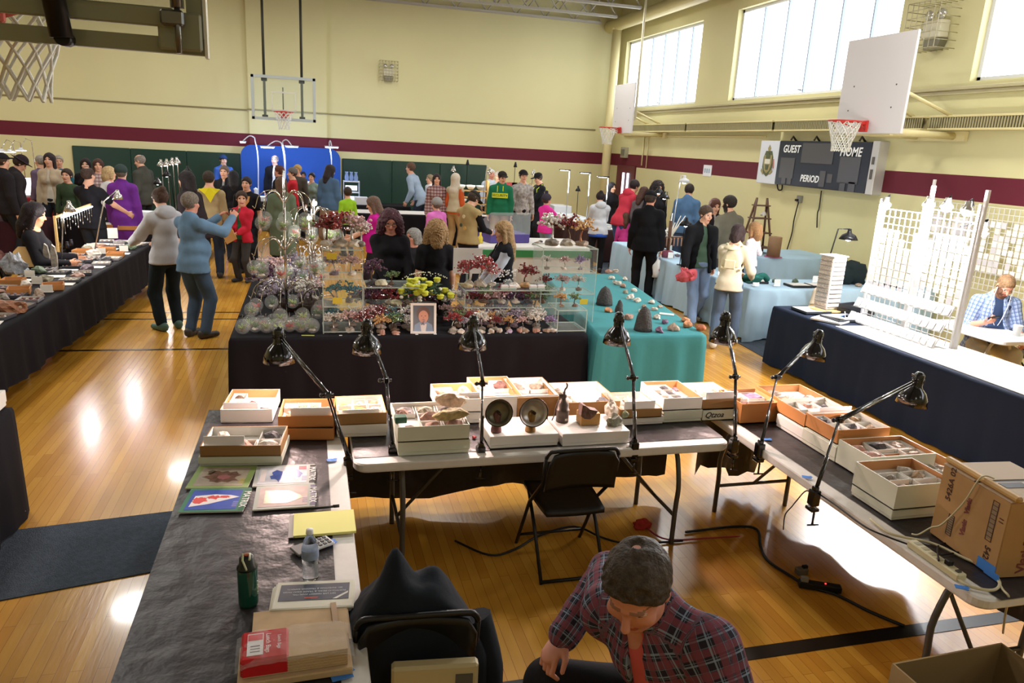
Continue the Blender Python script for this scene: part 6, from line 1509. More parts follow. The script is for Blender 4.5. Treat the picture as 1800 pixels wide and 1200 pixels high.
for i,(px,py,lb,r1,s) in enumerate(((70,470,'large tilted tan board with folded corners on the left table',.5,(.30,.24)),(90,465,'small tan board leaning beside the large one on the left table',-.3,(.16,.18)))):
    p=G(px,py,TZ); t=thing('tan_board',lb,'display board',(p.x-.1,p.y,LZ),r1,None); b=MB().prism([(-s[0]/2,0),(s[0]/2,0),(s[0]/2,s[1]*.7),(s[0]*.3,s[1]),(-s[0]*.3,s[1]*1.05),(-s[0]/2,s[1]*.8)],-.004,.004,mtx=Matrix.Rotation(R(75),4,'X')); b.build('board',MAN,t); MB().box((0,.06,.05),(.04,.1,.006)).build('easel_leg',MAN,t)
rock('mineral_specimen','large blue grey bubbly rock at the left photo edge on the left table',28,480,LZ,(.14,.11,.15),'8d9096',61,.5)
rock('mineral_specimen','large rust and cream split rock at the near left of the left table',18,548,LZ,(.14,.12,.08),'8a5a3c',62,.45)
rock('mineral_specimen','brown crystal cluster behind the blue grey rock, left photo edge',2,470,LZ,(.10,.1,.14),'6b4038',63,.5)
# pendant rack
p=G(103,450,TZ); q=G(168,415,TZ); an=math.atan2((q-p).y,(q-p).x); L=(q-p).length; WD=mat('pine','c9a468',.6,noise=.15,nscale=8)
t=thing('pendant_rack','pale wooden rack hung with silver pendants on the left table','jewellery rack',(p.x,p.y,LZ),an)
for x in(0,L): MB().box((x,0,.26),(.035,.03,.52),ch=.003).build('post',WD,t)
MB().box((L/2,0,.5),(L,.02,.03)).build('crossbar',WD,t)
for k in range(14):
    x=L*(k+.7)/15; h=.12+.13*((k*7)%5)/5; c=MB(); c.tube([(x,-.012,.49),(x,-.014,.49-h)],.0025,5); c.sph((x,-.014,.49-h-.012),(.012,.006,.018),8); c.build('pendant',SILV,t)
lg_=MB().box((L/2,-.03,.475),(L*.8,.03,.014)); lg_.build('light_bar',glow('cool_bar','eef2ff',9),t); plight('bar_glow',(L/2,-.12,.42),18,(.95,.97,1),.05,t)
for k,(px,py) in enumerate(((84,470),(97,472))):
    simple('carved_stone','tall carved stone slab standing by the pendant rack, %s'%['left','right'][k],'carving',MB().prism([(-.03,0),(.03,0),(.035,.15),(.02,.26),(-.01,.29),(-.03,.2)],-.02,.02,mtx=Matrix.Rotation(R(90),4,'X')),rockmat('8d8478'),G(px,py,LZ))
def reflector_lamp(label,px,py,y,zb,arm,m=None,power=6,color=(1,.93,.85),r=.07,emit=12,tilt=(0,0),stand=True,name='clip_lamp'):
    """lamp head at a pixel, distance y; arm = offset to the foot"""
    p=AY(px,py,y); t=thing(name,label,'lamp',p); m=m or mat('spun_aluminium','c4c2be',.25,metal=.9)
    T=Matrix.Rotation(R(tilt[0]),4,'X')@Matrix.Rotation(R(tilt[1]),4,'Y')
    MB().lathe([(0,.09),(.02,.088),(.025,.05),(.03,.04),(r*.7,.015),(r,-.04),(r-.004,-.04),(r*.65,.008),(.02,.03),(0,.03)],mtx=T,n=18).build('shade',m,t)
    MB().sph(T@Vector((0,0,-.015)),r*.42,10).build('bulb',glow('lamp_bulb_%d'%emit,'fff2e4' if color[2]<.95 else 'e8eeff',emit),t)
    if stand:
        f=Vector(arm); b=MB(); b.tube([(0,0,.085),tuple(f*.5+Vector((0,0,.08))),(f.x,f.y,zb-p.z)],.008,6); b.build('stem',m,t); MB().cyl((f.x,f.y,zb-p.z),(f.x,f.y,zb-p.z+.015),.05,n=14).build('base',m,t)
    if power: plight('lamp_glow',T@Vector((0,0,-.07)),power,color,.03,t)
    return t
reflector_lamp('aluminium clip lamp right of the pendant rack',207,345,11.2,TZ,(-.35,0,-.3),power=30,color=(1,.96,.9))
reflector_lamp('aluminium clip lamp above the pendant rack, left',122,366,10.0,TZ,(-.15,.0,-.3),power=30,color=(1,.96,.9))
p=G(213,415,TZ); simple('sign_board','white blank sign standing among boxes on the left table','sign',MB().box((0,0,.08),(.14,.006,.16)).box((0,.03,.004),(.12,.07,.006)),paint('ece6dc'),(p.x-.05,p.y-.3,LZ),.3)
for k,(px,py) in enumerate(((119,432),(126,428))): simple('dark_jar','short dark bottle on the left table beside the rack, %s'%['left','right'][k],'bottle',MB().lathe([(0,0),(.022,0),(.022,.06),(.014,.075),(.017,.08),(.017,.09),(0,.09)],n=12),mat('dark_jar','2a2630',.3),G(px,py+4,LZ))
for k,(px,py,s) in enumerate(((250,398,(.5,.35)),(278,400,(.4,.35)),(225,408,(.45,.3)))):
    p=G(px,py,TZ); m=tray_mesh(*s,.07); m.tf(Matrix.Translation((-s[0]/2,-s[1]/2,0))); o=m.build('kraft_box',[BO,BW],None,(p.x-.35,p.y-.3,LZ),(0,0,.1)); tag(o,'shallow kraft tray of papers at the far end of the left table, %s'%ORD[k],'box')
# near left stall corner
drape('tablecloth','black cloth of the stall cut off by the left photo edge',-4.2,-1.80,4.1,4.95,TZ,.02,BLKC,.012,seed=12)
p=G(2,716,TZ); closed('storage_box','white lidded box on the cut-off stall at the left edge',None,None,TZ+.004,.3,.1,BW,W=.3,at=(-2.125,4.66),rz=0)
p=G(44,700,0); simple('plastic_bin','blue plastic bin on the floor under the left table','bin',MB().box((0,0,.12),(.3,.4,.24),ch=.02),mat('blue_bin','2f4f86',.5),(p.x-.55,p.y+.2,.001))
p=G(130,640,0); t=thing('storage_box','brown carton on the floor under the left table','box',(p.x-.45,p.y,.001)); MB().box((0,0,.15),(.4,.35,.3),ch=.004).build('carton',mat('carton_dim','7a4a2c',.7),t)
# ---- far left stalls
RED=cloth('8a2028'); 
drape('tablecloth','red cloth on the far left stall before the yellow wall',-7.6,-4.6,18.6,19.6,TZ+.05,.02,RED,.012,seed=13)
drape('tablecloth','black cloth of the stall in front of the green wall pads',-4.3,-2.0,15.2,16.2,TZ,.02,BLKC,.012,seed=14)
drape('tablecloth','dark cloth of the second far stall behind the purple coat',-6.6,-4.6,14.6,15.5,TZ,.02,cloth('3a1c24'),.012,seed=15)
drape('tablecloth','black cloth of the stall under the blue backdrop',-2.4,2.6,20.0,20.9,TZ,.02,BLKC,.012,seed=16)
for k,(px,py) in enumerate(((3,266),(17,267),(37,264))):
    p=AY(px,py,19.2); t=thing('hanging_lamp','bright white hanging lamp over the far left stall, %s'%ORD[k],'lamp',p); MB().lathe([(0,.06),(.03,.06),(.04,.03),(.12,.0),(.12,-.005),(.0,-.0)],n=16).build('shade',mat('white_enamel','d6d8dc',.4),t); MB().cyl((0,0,-.012),(0,0,-.005),.1,n=16).build('bulb',glow('cool_led','eaf0ff',14),t); MB().tube([(0,0,.06),(.05,.2,.25),(.1,.4,.2),(.12,.45,TZ-p.z)],.008,5).build('stem',SILV,t); plight('lamp_glow',(0,0,-.1),8,(.92,.95,1),.05,t)
p=AY(35,306,18.9); t=thing('light_box','bright white display box on the far left stall','display',(p.x,18.9,TZ+.054)); MB().box((0,0,.2),(.34,.25,.4),ch=.01).build('lit_panel',glow('lit_panel','eef2ff',1.2),t); MB().box((0,0,.02),(.4,.3,.04)).build('base',paint('c9ccd0'),t)
for k in range(6): simple('goods_box','small pale goods box on the far left stall, %s along'%ORD[k],'box',MB().box((0,0,.05),(.22,.2,.1),ch=.004),paint(['d8d8dc','c04a4a','d8c24a','b9b2a4','dcdcdc','9a6a4a'][k]),(-7.2+.45*k,18.85,TZ+.054),.1*k)
for k,(px,py) in enumerate(((283,288),(293,287),(303,285),(311,284))):
    reflector_lamp('silver bell lamp over the white lit table, %s from the left'%ORD[k],px,py,15.95,TZ,(0,.12,-.2),power=5 if k%2 else 0,color=(1,.98,.95),r=.08)
t=thing('white_display','bright white sheeted display under the four bell lamps','display',(-3.2,15.7,TZ+.004)); MB().prism([(-.4,-.15),(.4,-.15),(.45,.1),(.1,.2),(-.3,.22)],0,.12).build('sheet',paint('e8ecf0'),t); MB().prism([(-.35,.0),(-.2,.0),(-.15,.25),(-.32,.25)],.1,.35).build('upright',paint('e8ecf0'),t)
for k,(px,py) in enumerate(((293,306),(277,320),(330,300))): reflector_lamp('black bell lamp in front of the white lit table, %s'%ORD[k],px,py,14.9,TZ,(0.05,.45,-.2),m=BLKM,power=7,r=.085)
# blue backdrop LED bars on stands
BLED=glow('blue_led','cfdcff',26)
for k,(px,py,sx_,w_) in enumerate(((427,250,449,.12),(470,259,496,.32),(513,258,497,.3),(583,259,579,.32))):
    p=AY(px,py,20.4); t=thing('led_bar','blue white LED lamp over the blue backdrop stall, %s from the left'%ORD[k],'lamp',p); MB().box((0,0,.02),(w_+.04,.1,.03),ch=.008).build('housing',mat('grey_housing','9aa0ac',.4),t); MB().box((0,0,-.005),(w_,.08,.02),ch=.008).build('diffuser',BLED,t)
    q=AY(sx_,258,20.4)-p; MB().tube(smooth([(0,0,.03),(q.x*.5,0,.16),(q.x*.9,0,.14),(q.x,.02,.05),(q.x+.05,.03,-.4),(q.x+.02,.05,TZ-p.z)],4),.014,6).build('stand',paint('c9ccd4'),t); plight('led_glow',(0,-.02,-.1),26,(.55,.68,1),.06,t)
t=thing('shelf_tower','white lit shelf tower with glassware at the end of the blue backdrop stall','shelf',(AY(617,300,20.6).x,20.45,TZ+.004)); 
for z in(.0,.28,.56): MB().box((0,0,z+.01),(.42,.3,.02)).build('shelf',paint('dfe4ee'),t)
for s in(-1,1): MB().box((s*.2,.0,.3),(.02,.28,.58)).build('side_panel',paint('b9c2d4'),t)
b=MB()
for k in range(3): b.lathe([(0,0),(.05,0),(.06,.1),(.03,.2),(.05,.24),(0,.24)],c=(-.12+.12*k,0,.58),n=10)
b.build('glassware',glass('blue_glass','9ab4e8',.5),t)
for z in(.06,.34): MB().box((0,.05,z+.06),(.3,.1,.12)).build('lit_box',glow('lit_box','e0eaff',1.5),t)
for k,(px,w_,h_) in enumerate(((570,.5,.12),(590,.3,.14),(634,.34,.2),(640,.5,.12))): p=AY(px,342,20.2); simple('white_carton','white carton on the blue backdrop stall, %s from the left'%ORD[k],'box',MB().box((0,0,h_/2),(w_,.25,h_),ch=.008),paint('d3d8e4'),(p.x,20.15+.2*(k==3),TZ+.004))
t=thing('white_bust','white display stand beside the suited man at the blue backdrop','display',(AY(450,335,20.3).x,20.25,TZ+.004)); MB().box((0,0,.06),(.5,.3,.12),ch=.01).build('tray',paint('d8deea'),t); MB().lathe([(0,.12),(.05,.12),(.04,.25),(.06,.3),(.0,.34)],n=12).build('bust',paint('d8deea'),t)
# back row of tables
WHC=mat('white_cloth','cfcbc6',.8)
drape('tablecloth','black cloth to the floor under the white tops of the back row',.95,4.3,17.9,18.8,TZ-.01,.02,BLKC,.012,seed=17)
simple('table_top_cloth','white paper cloth over the back row table tops','tablecloth',MB().box((0,0,.006),(3.3,.85,.012),ch=.003),WHC,(2.62,18.35,TZ-.008))
t=thing('wood_shelf_unit','pale wooden shelf unit with white bowls and pink goods in the back row','shelf',(AY(832,350,18.0).x,18.35,TZ+.004)); 
for s in(-1,1): MB().box((s*.42,0,.42),(.05,.2,.84)).build('post',WD,t)
for z in(.06,.26,.42,.58): MB().box((0,0,z),(.82,.2,.025)).build('shelf',WD,t)
for k,(x,z,c) in enumerate(((-.25,.6,'e4e8e8'),(.0,.6,'f0f0e8'),(.25,.6,'c9d4d8'),(-.2,.27,'d8d8d4'),(.12,.27,'d88a94'))):
    b=MB().lathe([(0,0),(.06,0),(.11,.06),(.12,.1),(.0,.11)],n=14); simple('bowl','small bowl on the wooden shelf unit, %s'%['top left','top middle','top right','lower left, white','lower right, pink'][k],'bowl',b,paint(c),(t.location.x+x,18.35,TZ+.004+z+.013))
reflector_lamp('silver clip lamp left of the wooden shelf unit',797,298,18.0,TZ,(.1,.3,0),power=10); reflector_lamp('silver clip lamp right of the wooden shelf unit',861,301,18.0,TZ,(-.1,.3,0),power=10)
reflector_lamp('black bell lamp above the wooden shelf unit',822,287,18.6,TZ,(0,.05,0),m=BLKM,power=0,emit=3,r=.05); reflector_lamp('black bell lamp above the picture boards',906,291,18.6,TZ,(0,.05,0),m=BLKM,power=0,emit=3,r=.05); reflector_lamp('silver clip lamp beside the picture boards',938,304,18.4,TZ,(.03,.25,0),power=8)
drape('tablecloth','dark cloth of the back row stall behind the green hoodie man',4.5,6.4,19.3,20.2,TZ,.02,BLKC,.012,seed=18)
for k,(px,c,w_) in enumerate(((900,'c94a4a',.3),(910,'d8a08c',.3),(930,'e0c890',.3))): 
    p=AY(px,312,19.6); simple('picture_board','small picture board standing in the back row, %s from the left'%ORD[k],'picture',MB().box((0,0,.55),(w_,.02,.42)).box((0,.02,.2),(.03,.02,.4)),mat('pic_'+c,c,.5,noise=.5,nscale=9),(p.x,19.6,TZ+.004))
# white topped stall with LED poles by the corner
drape('tablecloth','dark brown cloth of the white topped stall in the far right corner',6.25,7.0,15.6,20.2,TZ,.02,mat('brown_drape','3a2428',.85),.012,seed=19)
drape('tablecloth','dark brown cloth of the corner stall row facing us',6.25,8.4,15.55,16.3,TZ-.004,.02,mat('brown_drape','3a2428',.85),.012,seed=20)
simple('table_top_cloth','white cloth over the long corner stall table','tablecloth',MB().box((0,0,.006),(.72,4.5,.012),ch=.003),paint('e6e8ea'),(6.63,17.9,TZ+.001)); simple('table_top_cloth','white cloth over the short corner stall table','tablecloth',MB().box((0,0,.006),(1.38,.7,.012),ch=.003),paint('e6e8ea'),(7.69,15.93,TZ+.001))
rd=random.Random(9)
for k in range(26):
    y=15.8+k*.165; simple('jewellery_tray','pale flat jewellery tray on the corner stall, %s from the near end'%(ORD[k] if k<20 else 'twenty-'+ORD[k-20]),'tray',MB().box((0,0,.012),(.26,.13,.022),ch=.004).box((0,0,.025),(.2,.02,.006)),paint(rd.choice(['dfe2e4','c9d0d4','d9d4c8','b9c4c9'])),(6.48+.28*(k%2),y,TZ+.0135),rd.uniform(-.1,.1),'trays on the corner stall')
for k,(px,pt,pb,y) in enumerate(((1001,299,366,18.3),(1037,304,365,17.4),(1069,311,353,16.8))):
    a=AY(px,pt,y); t=thing('led_pole','slim LED pole lamp with a short arm on the corner stall, %s from the left'%ORD[k],'lamp',(a.x,y,TZ+.014)); H=a.z-TZ-.014
    MB().cyl((0,0,0),(0,0,H),.012,n=8).cyl((0,0,0),(0,0,.015),.06,n=14).build('pole',mat('alu','b9bec4',.3,metal=.7),t); MB().box((0,-.013,H*.75),(.012,.006,H*.45)).build('light_strip',glow('strip_led','e6f0ff',14),t)
    MB().box((-.12,0,H),(.3,.05,.025),ch=.005).build('head',BLKM,t); MB().box((-.14,0,H-.014),(.2,.04,.004)).build('diffuser',glow('strip_led2','f2f6ff',20),t); plight('lamp_glow',(-.14,0,H-.08),12,(.93,.97,1),.05,t)
reflector_lamp('low gooseneck lamp with a white oval head on the corner stall',1016,333,18.0,TZ+.014,(.05,.1,0),m=BLKM,power=4,color=(.95,.97,1))
for k,(px,w_) in enumerate(((984,.5),(1000,.4))):
    p=AY(px,357,19.2); simple('white_carton','white carton at the far end of the corner stall, %s'%['upper','lower'][k],'box',MB().box((0,0,.1),(w_,.3,.2),ch=.01),paint('c9ccd0'),(6.63,19.4+.35*k,TZ+.0135))
# middle stall behind the women
GRS=mat('green_band','2f7a44',.8)
drape('tablecloth','white cloth table with a green band behind the fair-haired woman',2.75,4.9,12.6,13.9,TZ,.05,WHC,.012,seed=22)
simple('table_runner','green band round the front of the white cloth table','tablecloth',MB().box((0,0,0),(2.2,.06,.12)),GRS,(3.83,12.565,TZ-.12))
p=G(848,400,TZ); t=thing('glass_showcase','slanted glass showcase with a purple base behind the scout leader','showcase',(3.45,13.3,TZ+.004),.2); MB().box((0,0,.08),(.8,.6,.16),ch=.01).build('base',mat('purple_box','4a3c86',.5),t); MB().prism([(-.3,.16),(.3,.16),(.3,.28),(-.3,.55)],-.4,.4,mtx=Matrix.Rotation(R(90),4,'Z')@Matrix.Rotation(R(90),4,'X')).build('glass_panel',glass('case_glass','dfeae8',.2),t)
p=G(845,428,TZ); simple('spray_bottle','small yellow bottle with a dark cap on the white cloth table','bottle',MB().lathe([(0,0),(.05,0),(.045,.1),(.02,.14),(.02,.19),(0,.19)],n=12),mat('yellow_plastic','d8c040',.4),(p.x,p.y+.05,TZ+.004))
p=G(868,423,TZ); simple('kraft_box','shallow tan box on the white cloth table by the fair-haired woman','box',tray_mesh(.35,.2,.05),[BO,BOI],(p.x-.1,p.y+.1,TZ+.004))
for k in range(12): simple('mineral_specimen','small dark mineral on the white cloth table, %s from the left'%ORD[k],'mineral',MB().rock((0,0,.02),(.05,.03,.03),700+k,0,.4,1),rockmat(ROCKC[k%9]),(3.9+.08*k,12.8+.12*(k%4),TZ+.004),0,'minerals on the white cloth table')
p=G(845,480,.5); simple('blue_bundle','blue cloth bundle behind the tall clear vase','bundle',MB().rock((0,0,.3),(.18,.14,.22),71,0,.3,3,False),cloth('4f7098'),(2.9,10.0,0))
b=MB().box((0,0,.2),(.3,.3,.4),ch=.02)
# ---- light blue stall on the right
LBC=mat('light_blue_cloth','a9c6da',.8,bump=.2,bscale=7,spec=.2)
drape('tablecloth','light blue pleated cloth along the aisle by the man in black',5.78,6.5,9.6,13.6,TZ,.02,LBC,.03,seed=31)
drape('tablecloth','light blue pleated cloth on the stall front beside the navy table',5.80,8.9,8.75,9.55,TZ,.02,LBC,.035,seed=32)
drape('tablecloth','taller light blue cloth table by the wall with the paper roll',7.4,8.9,10.9,12.0,.85,.02,LBC,.02,seed=33)
p=G(1357,448,.85); t=thing('paper_roll','upright brown paper roll on the taller light blue table','paper roll',(p.x-.15,p.y-.25,.854)); MB().lathe([(.03,.0),(.11,.0),(.11,.34),(.03,.34),(.03,.0)],n=24).build('roll',mat('kraft_roll','8a6a4c',.7),t); MB().cyl((0,0,0),(0,0,.006),.15,n=20).build('mat',paint('b05a86'),t)
# tapered wooden display ladder
p=AY(1333,440,11.4); t=thing('display_ladder','dark wooden A-frame display ladder with small goods by the wall','display ladder',(p.x,11.5,.854)); DW=mat('dark_wood','5a3c28',.5,noise=.2,nscale=12); H=.95
for s in(-1,1):
    MB().cyl((s*.24,-.14,0),(s*.1,0,H),.02,n=6).build('rail',DW,t); MB().cyl((s*.24,.14,0),(s*.1,0,H),.02,n=6).build('rail',DW,t)
for z in(.1,.35,.6,.82): MB().box((0,0,z),(.5*(1-.55*z),.3*(1-.8*z)+.06,.02)).build('shelf',DW,t)
for k,z in enumerate((.12,.37,.62)): simple('small_figure','small pale ornament on the display ladder, %s shelf'%['bottom','middle','top'][k],'ornament',MB().rock((0,0,.05),(.06,.04,.05),90+k,0,.4,2),paint(['a89a86','c9c2b4','d8d4cc'][k]),(p.x+.03*k,11.5,.854+z))
rd=random.Random(13)
def goods(tbl,n,fx,fy,z,kinds,grp):
    for k in range(n):
        kd=rd.choice(kinds); x,y=fx(k),fy(k)
        if kd=='rock': simple('mineral_specimen','%s mineral on the %s, %s along'%(CN[(c:=rd.choice(ROCKC))],tbl,ORD[k%20] if k<20 else 'twenty-'+ORD[k-20]),'mineral',MB().rock((0,0,.02),(.06,.045,.04),900+k,0,.4,1),rockmat(c),(x,y,z),0,grp)
        elif kd=='tray':
            t=thing('jewellery_tray','black tray with a white mat on the %s, %s along'%(tbl,ORD[k%20]),'tray',(x,y,z),rd.uniform(-.15,.15),grp); MB().box((0,0,.015),(.32,.24,.03),ch=.004).build('tray',mat('tray_black','1d1c20',.5),t); MB().box((0,0,.0315),(.28,.2,.002)).build('mat',paint(rd.choice(['e0dcd4','2b2a2e','d9d6ce'])),t)
        elif kd=='card': simple('price_card','white standing card on the %s, %s along'%(tbl,ORD[k%20]),'card',MB().box((0,0,.05),(.1,.004,.1)).box((0,.02,.002),(.1,.05,.004)),paint('e9e9e6'),(x,y,z),0,grp)
goods('aisle-side light blue table',20,lambda k:5.95+.22*(k%3),lambda k:9.8+.185*k,TZ+.004,['rock','rock','card','tray'],'goods on the aisle-side light blue table')
goods('front light blue table',16,lambda k:6.0+.17*k,lambda k:8.95+.3*(k%2),TZ+.004,['tray','tray','card','rock'],'goods on the front light blue table')
# lamps and jewellery tree on the light blue stall
reflector_lamp('white LED disc lamp on a tall white arm behind the man in black',1203,317,12.2,TZ,(-.1,.1,0),m=paint('d8dce0'),power=14,color=(.95,.98,1),r=.11,emit=26)
reflector_lamp('round bright lamp at the shoulder of the man in the black jacket',1206,392,10.6,TZ,(.05,.15,0),m=BLKM,power=10,color=(.93,.97,1),r=.11,emit=26)
reflector_lamp('black lamp with a chrome band beside the red jacket',1158,336,12.8,TZ,(-.25,0,0),m=BLKM,power=8,r=.1)
reflector_lamp('second black lamp beside the chrome banded one',1168,345,12.4,TZ,(.15,.1,0),m=BLKM,power=8,r=.1)
t=thing('jewellery_stand','wooden T-stand hung with brown beads on the aisle-side table','jewellery stand',(*AY(1175,430,11.6)[:2],TZ+.004)); MB().cyl((0,0,0),(0,0,.62),.03,n=10).build('post',DW,t); MB().box((0,0,.34),(.5,.1,.03)).build('crossbar',DW,t); MB().lathe([(0,0),(.12,0),(.1,.1),(.03,.12)],n=14).build('base',mat('mauve_pot','8a4a5c',.6),t)
for k in range(7): MB().tube([(-.21+.07*k,-.055,.34),(-.21+.07*k,-.06,.2)],.012,6).build('bead_strand',mat('brown_beads','a8826a',.6),t)
t=thing('antler_stand','branching white coral ornament between the black lamps','ornament',(*AY(1180,385,12.0)[:2],TZ+.004))
b=MB(); rr=random.Random(4)
for k in range(9): a=rr.uniform(0,6.28); b.tube([(0,0,0),(.05*math.cos(a),.05*math.sin(a),.35),(.28*math.cos(a),.1*math.sin(a),.62+rr.uniform(-.1,.1))],[.02,.016,.006],6)
b.build('branches',paint('e0dacb'),t)
# ---- navy stall with the white grids
NVC=mat('navy_cloth','1b2436',.85,bump=.2,bscale=6,spec=.2)
drape('tablecloth','navy cloth to the floor over the long table under the white grids',5.47,6.35,3.3,7.72,TZ,.02,NVC,.012,seed=41)
simple('table_top_cloth','white sheet covering the near part of the navy table','tablecloth',MB().box((0,0,.003),(.8,3.3,.006),ch=.001),paint('e8e6e2'),(5.92,5.0,TZ+.002))
WGR=mat('white_wire','e6e6e6',.4)
def gridwall(label,x,y0,y1,z0,z1,cards=True,seed=0,zoff=0):
    t=thing('wire_grid','%s'%label,'display grid',(x,(y0+y1)/2,z0)); W,H=y1-y0,z1-z0; b=MB()
    nx=max(4,int(W/.075)); nz=int(H/.075)
    for k in range(nx+1): b.box((0,-W/2+W*k/nx,H/2),(.007,.007,H))
    for k in range(nz+1): b.box((0,0,H*k/nz),(.007,W,.007))
    b.build('wire_mesh',WGR,t)
    for s in(-1,1): MB().box((.0,s*W/2,H/2+.05),(.025,.025,H+.1)).build('upright',WGR,t)
    if cards:
        rr=random.Random(seed); i=0; nrow=8; ncol=int(W/.085)
        for r_ in range(nrow):
            for c in range(ncol):
                if rr.random()<.12: continue
                h=.075 if r_%3 else .082; simple('jewellery_card','card on the %s, row %s down, %s across'%(' '.join(label.split(' hung')[0].split()[:4]),ORD[r_],(ORD[c] if c<20 else 'twenty-'+ORD[c-20])),'jewellery card',MB().box((0,0,0),(.004,.07,h),ch=.0015),paint(rr.choice(['f0f0ee','e6e2de','d8d4d8'])),(x-.009,y1-.05-c*W/ncol,z0+H*.80-r_*.085),0,'cards on the white grids')
    return t
gridwall('left white wire grid hung with jewellery cards',6.12,6.36,6.98,TZ+.004,2.0,seed=1)
gridwall('middle white wire grid hung with jewellery cards',6.12,5.70,6.33,TZ+.004,2.05,seed=2)
gridwall('rear white wire grid by the wall hung with jewellery cards',8.75,6.55,9.0,.9,2.0,seed=3)
for s,(y,zt_) in enumerate(((5.69,2.28),(6.34,2.28),(6.99,2.1))):
    simple('grid_post','tall white post at the %s of the front grids'%['near end','joint','far end'][s],'post',MB().box((0,0,(zt_-TZ)/2),(.035,.035,zt_-TZ),ch=.003),WGR,(6.16,y,TZ+.004))
for s,y in enumerate((8.98,7.1)): simple('grid_post','tall white post of the rear grid by the wall, %s'%['farther','nearer'][s],'post',MB().box((0,0,1.15),(.035,.035,2.3),ch=.003),WGR,(8.72,y,.001))
# sloping card trays at the foot of the grids
for k in range(3):
    t=thing('card_rack','white sloping card rack below the front grids, %s level'%['lowest','middle','top'][k],'display rack',(6.03-.06*(2-k),6.33,TZ+.01+.16*k))
    MB().box((0,0,.05),(.012,1.25,.11),mtx=Matrix.Rotation(R(25),4,'Y')).build('rail',WGR,t)
    for q in range(14): MB().box((-.018,-.58+.088*q,.055),(.004,.07,.1),mtx=Matrix.Rotation(R(25),4,'Y')).build('card',paint(['efefed','dedad6'][q%2]),t)
t=thing('prong_rail','row of white wire prongs along the foot of the front grids','display rail',(5.98,6.33,TZ+.008)); MB().box((.05,0,.0),(.02,1.3,.012)).build('rail',WGR,t)
for q in range(13): MB().tube([(.06,.62-.1*q,.0),(-.1,.62-.1*q,.02),(-.12,.62-.1*q,.09)],.006,6).build('prong',WGR,t)
# strong stall lamps clipped to the grids
for k,(px,py,y,pw) in enumerate(((1556,362,6.9,105),(1632,362,6.35,105),(1664,365,6.15,105),(1700,372,5.8,105),(1728,408,5.9,60))):
    p=AY(px,py,y); t=thing('clamp_light','dazzling white clamp light on the white grids, %s from the left'%ORD[k],'lamp',p); MB().sph((0,0,0),(.05,.05,.045),12).build('bulb',glow('dazzle','ffffff',60),t); MB().lathe([(.0,.1),(.03,.1),(.035,.05),(.06,.03),(.062,.0),(.058,.0),(.03,.04),(0,.045)],n=16).build('shade',mat('lamp_chrome','d8d8d0',.15,metal=.7),t)
    MB().tube([(0,0,.09),(.05,.02,.12),(6.14-p.x,.0,.05)],.01,6).build('clip_arm',BLKM,t); plight('dazzle_glow',(-.06,0,-.06),pw,(1,.98,.96),.05,t)
# rotating earring tower
p=G(1420,533,TZ); t=thing('earring_tower','square white tower of earring cards on a wooden turntable','display tower',(6.0,7.45,TZ+.004),R(8)); H=.62; 
MB().cyl((0,0,0),(0,0,.025),.2,n=28).build('turntable',WD,t); MB().box((0,0,.03+H/2),(.20,.20,H),ch=.004).build('core',paint('efece6'),t); MB().box((0,0,.04+H),(.23,.23,.015),ch=.003).build('top_plate',paint('f0efec'),t)
for r_ in range(11):
    z=.06+r_*.054
    for (dx,dy,w1,w2) in((-.106,0,.004,.18),(0,-.106,.18,.004)):
        MB().box((dx,dy,z+.02),(w1,w2,.036)).build('earring_card',mat('earring_cards','d0c4b8',.5,noise=.5,nscale=80) if dx else paint('efefec'),t)
        MB().box((dx*1.03,dy*1.03,z-.002),(max(w1,.008),max(w2,.008),.005)).build('lip',paint('8a8078') if dx else paint('5a5654'),t)
# trays near the tower
for k,(x,y,w_,d_,h_,c,lb) in enumerate(((5.72,7.35,.34,.3,.03,'d8dade','pale open tray beside the earring tower'),(5.85,6.95,.4,.3,.03,'d3d6da','pale tray in front of the front grids'),(6.22,7.2,.28,.3,.06,'3a3d44','lower black tray stacked behind the earring tower'),(6.22,7.2,.28,.28,.05,'34373e','upper black tray stacked behind the earring tower'),(6.02,6.98,.2,.25,.012,'4a72b4','blue mat between the trays'),(5.65,6.9,.3,.34,.02,'e0e0de','white tray at the aisle edge of the navy table'))):
    z=TZ+.008+(.062 if k==3 else 0); b=tray_mesh(w_,d_,h_); b.tf(Matrix.Translation((-w_/2,-d_/2,0))); o=b.build('jewellery_tray',[paint('2f3238') if h_>=.03 else paint(c),paint(c)],None,(x,y,z),(0,0,.1*k)); tag(o,lb,'tray')
# desk lamp and dark bags by the wall
reflector_lamp('black desk lamp behind the earring tower with a lit white face',1492,415,7.6,TZ,(-.25,.1,0),m=BLKM,power=6,color=(.95,.98,1),r=.11,emit=14)
for k,(px,py,r) in enumerate(((1485,465,.2),(1508,445,.22),(1470,480,.16))):
    p=AY(px,py,9.2); b=MB().rock((0,0,0),(r*1.2,r,r*1.1),800+k,0,.35,3,False); zm=min(v[2] for v in b.v); b.tf(Matrix.Translation((0,0,-zm))); tag(b.build('dark_bag',cloth('202a2c'),None,(p.x,9.25,TZ+.004)),'dark bag heaped on the light blue front table, %s from the left'%ORD[k],'bag')
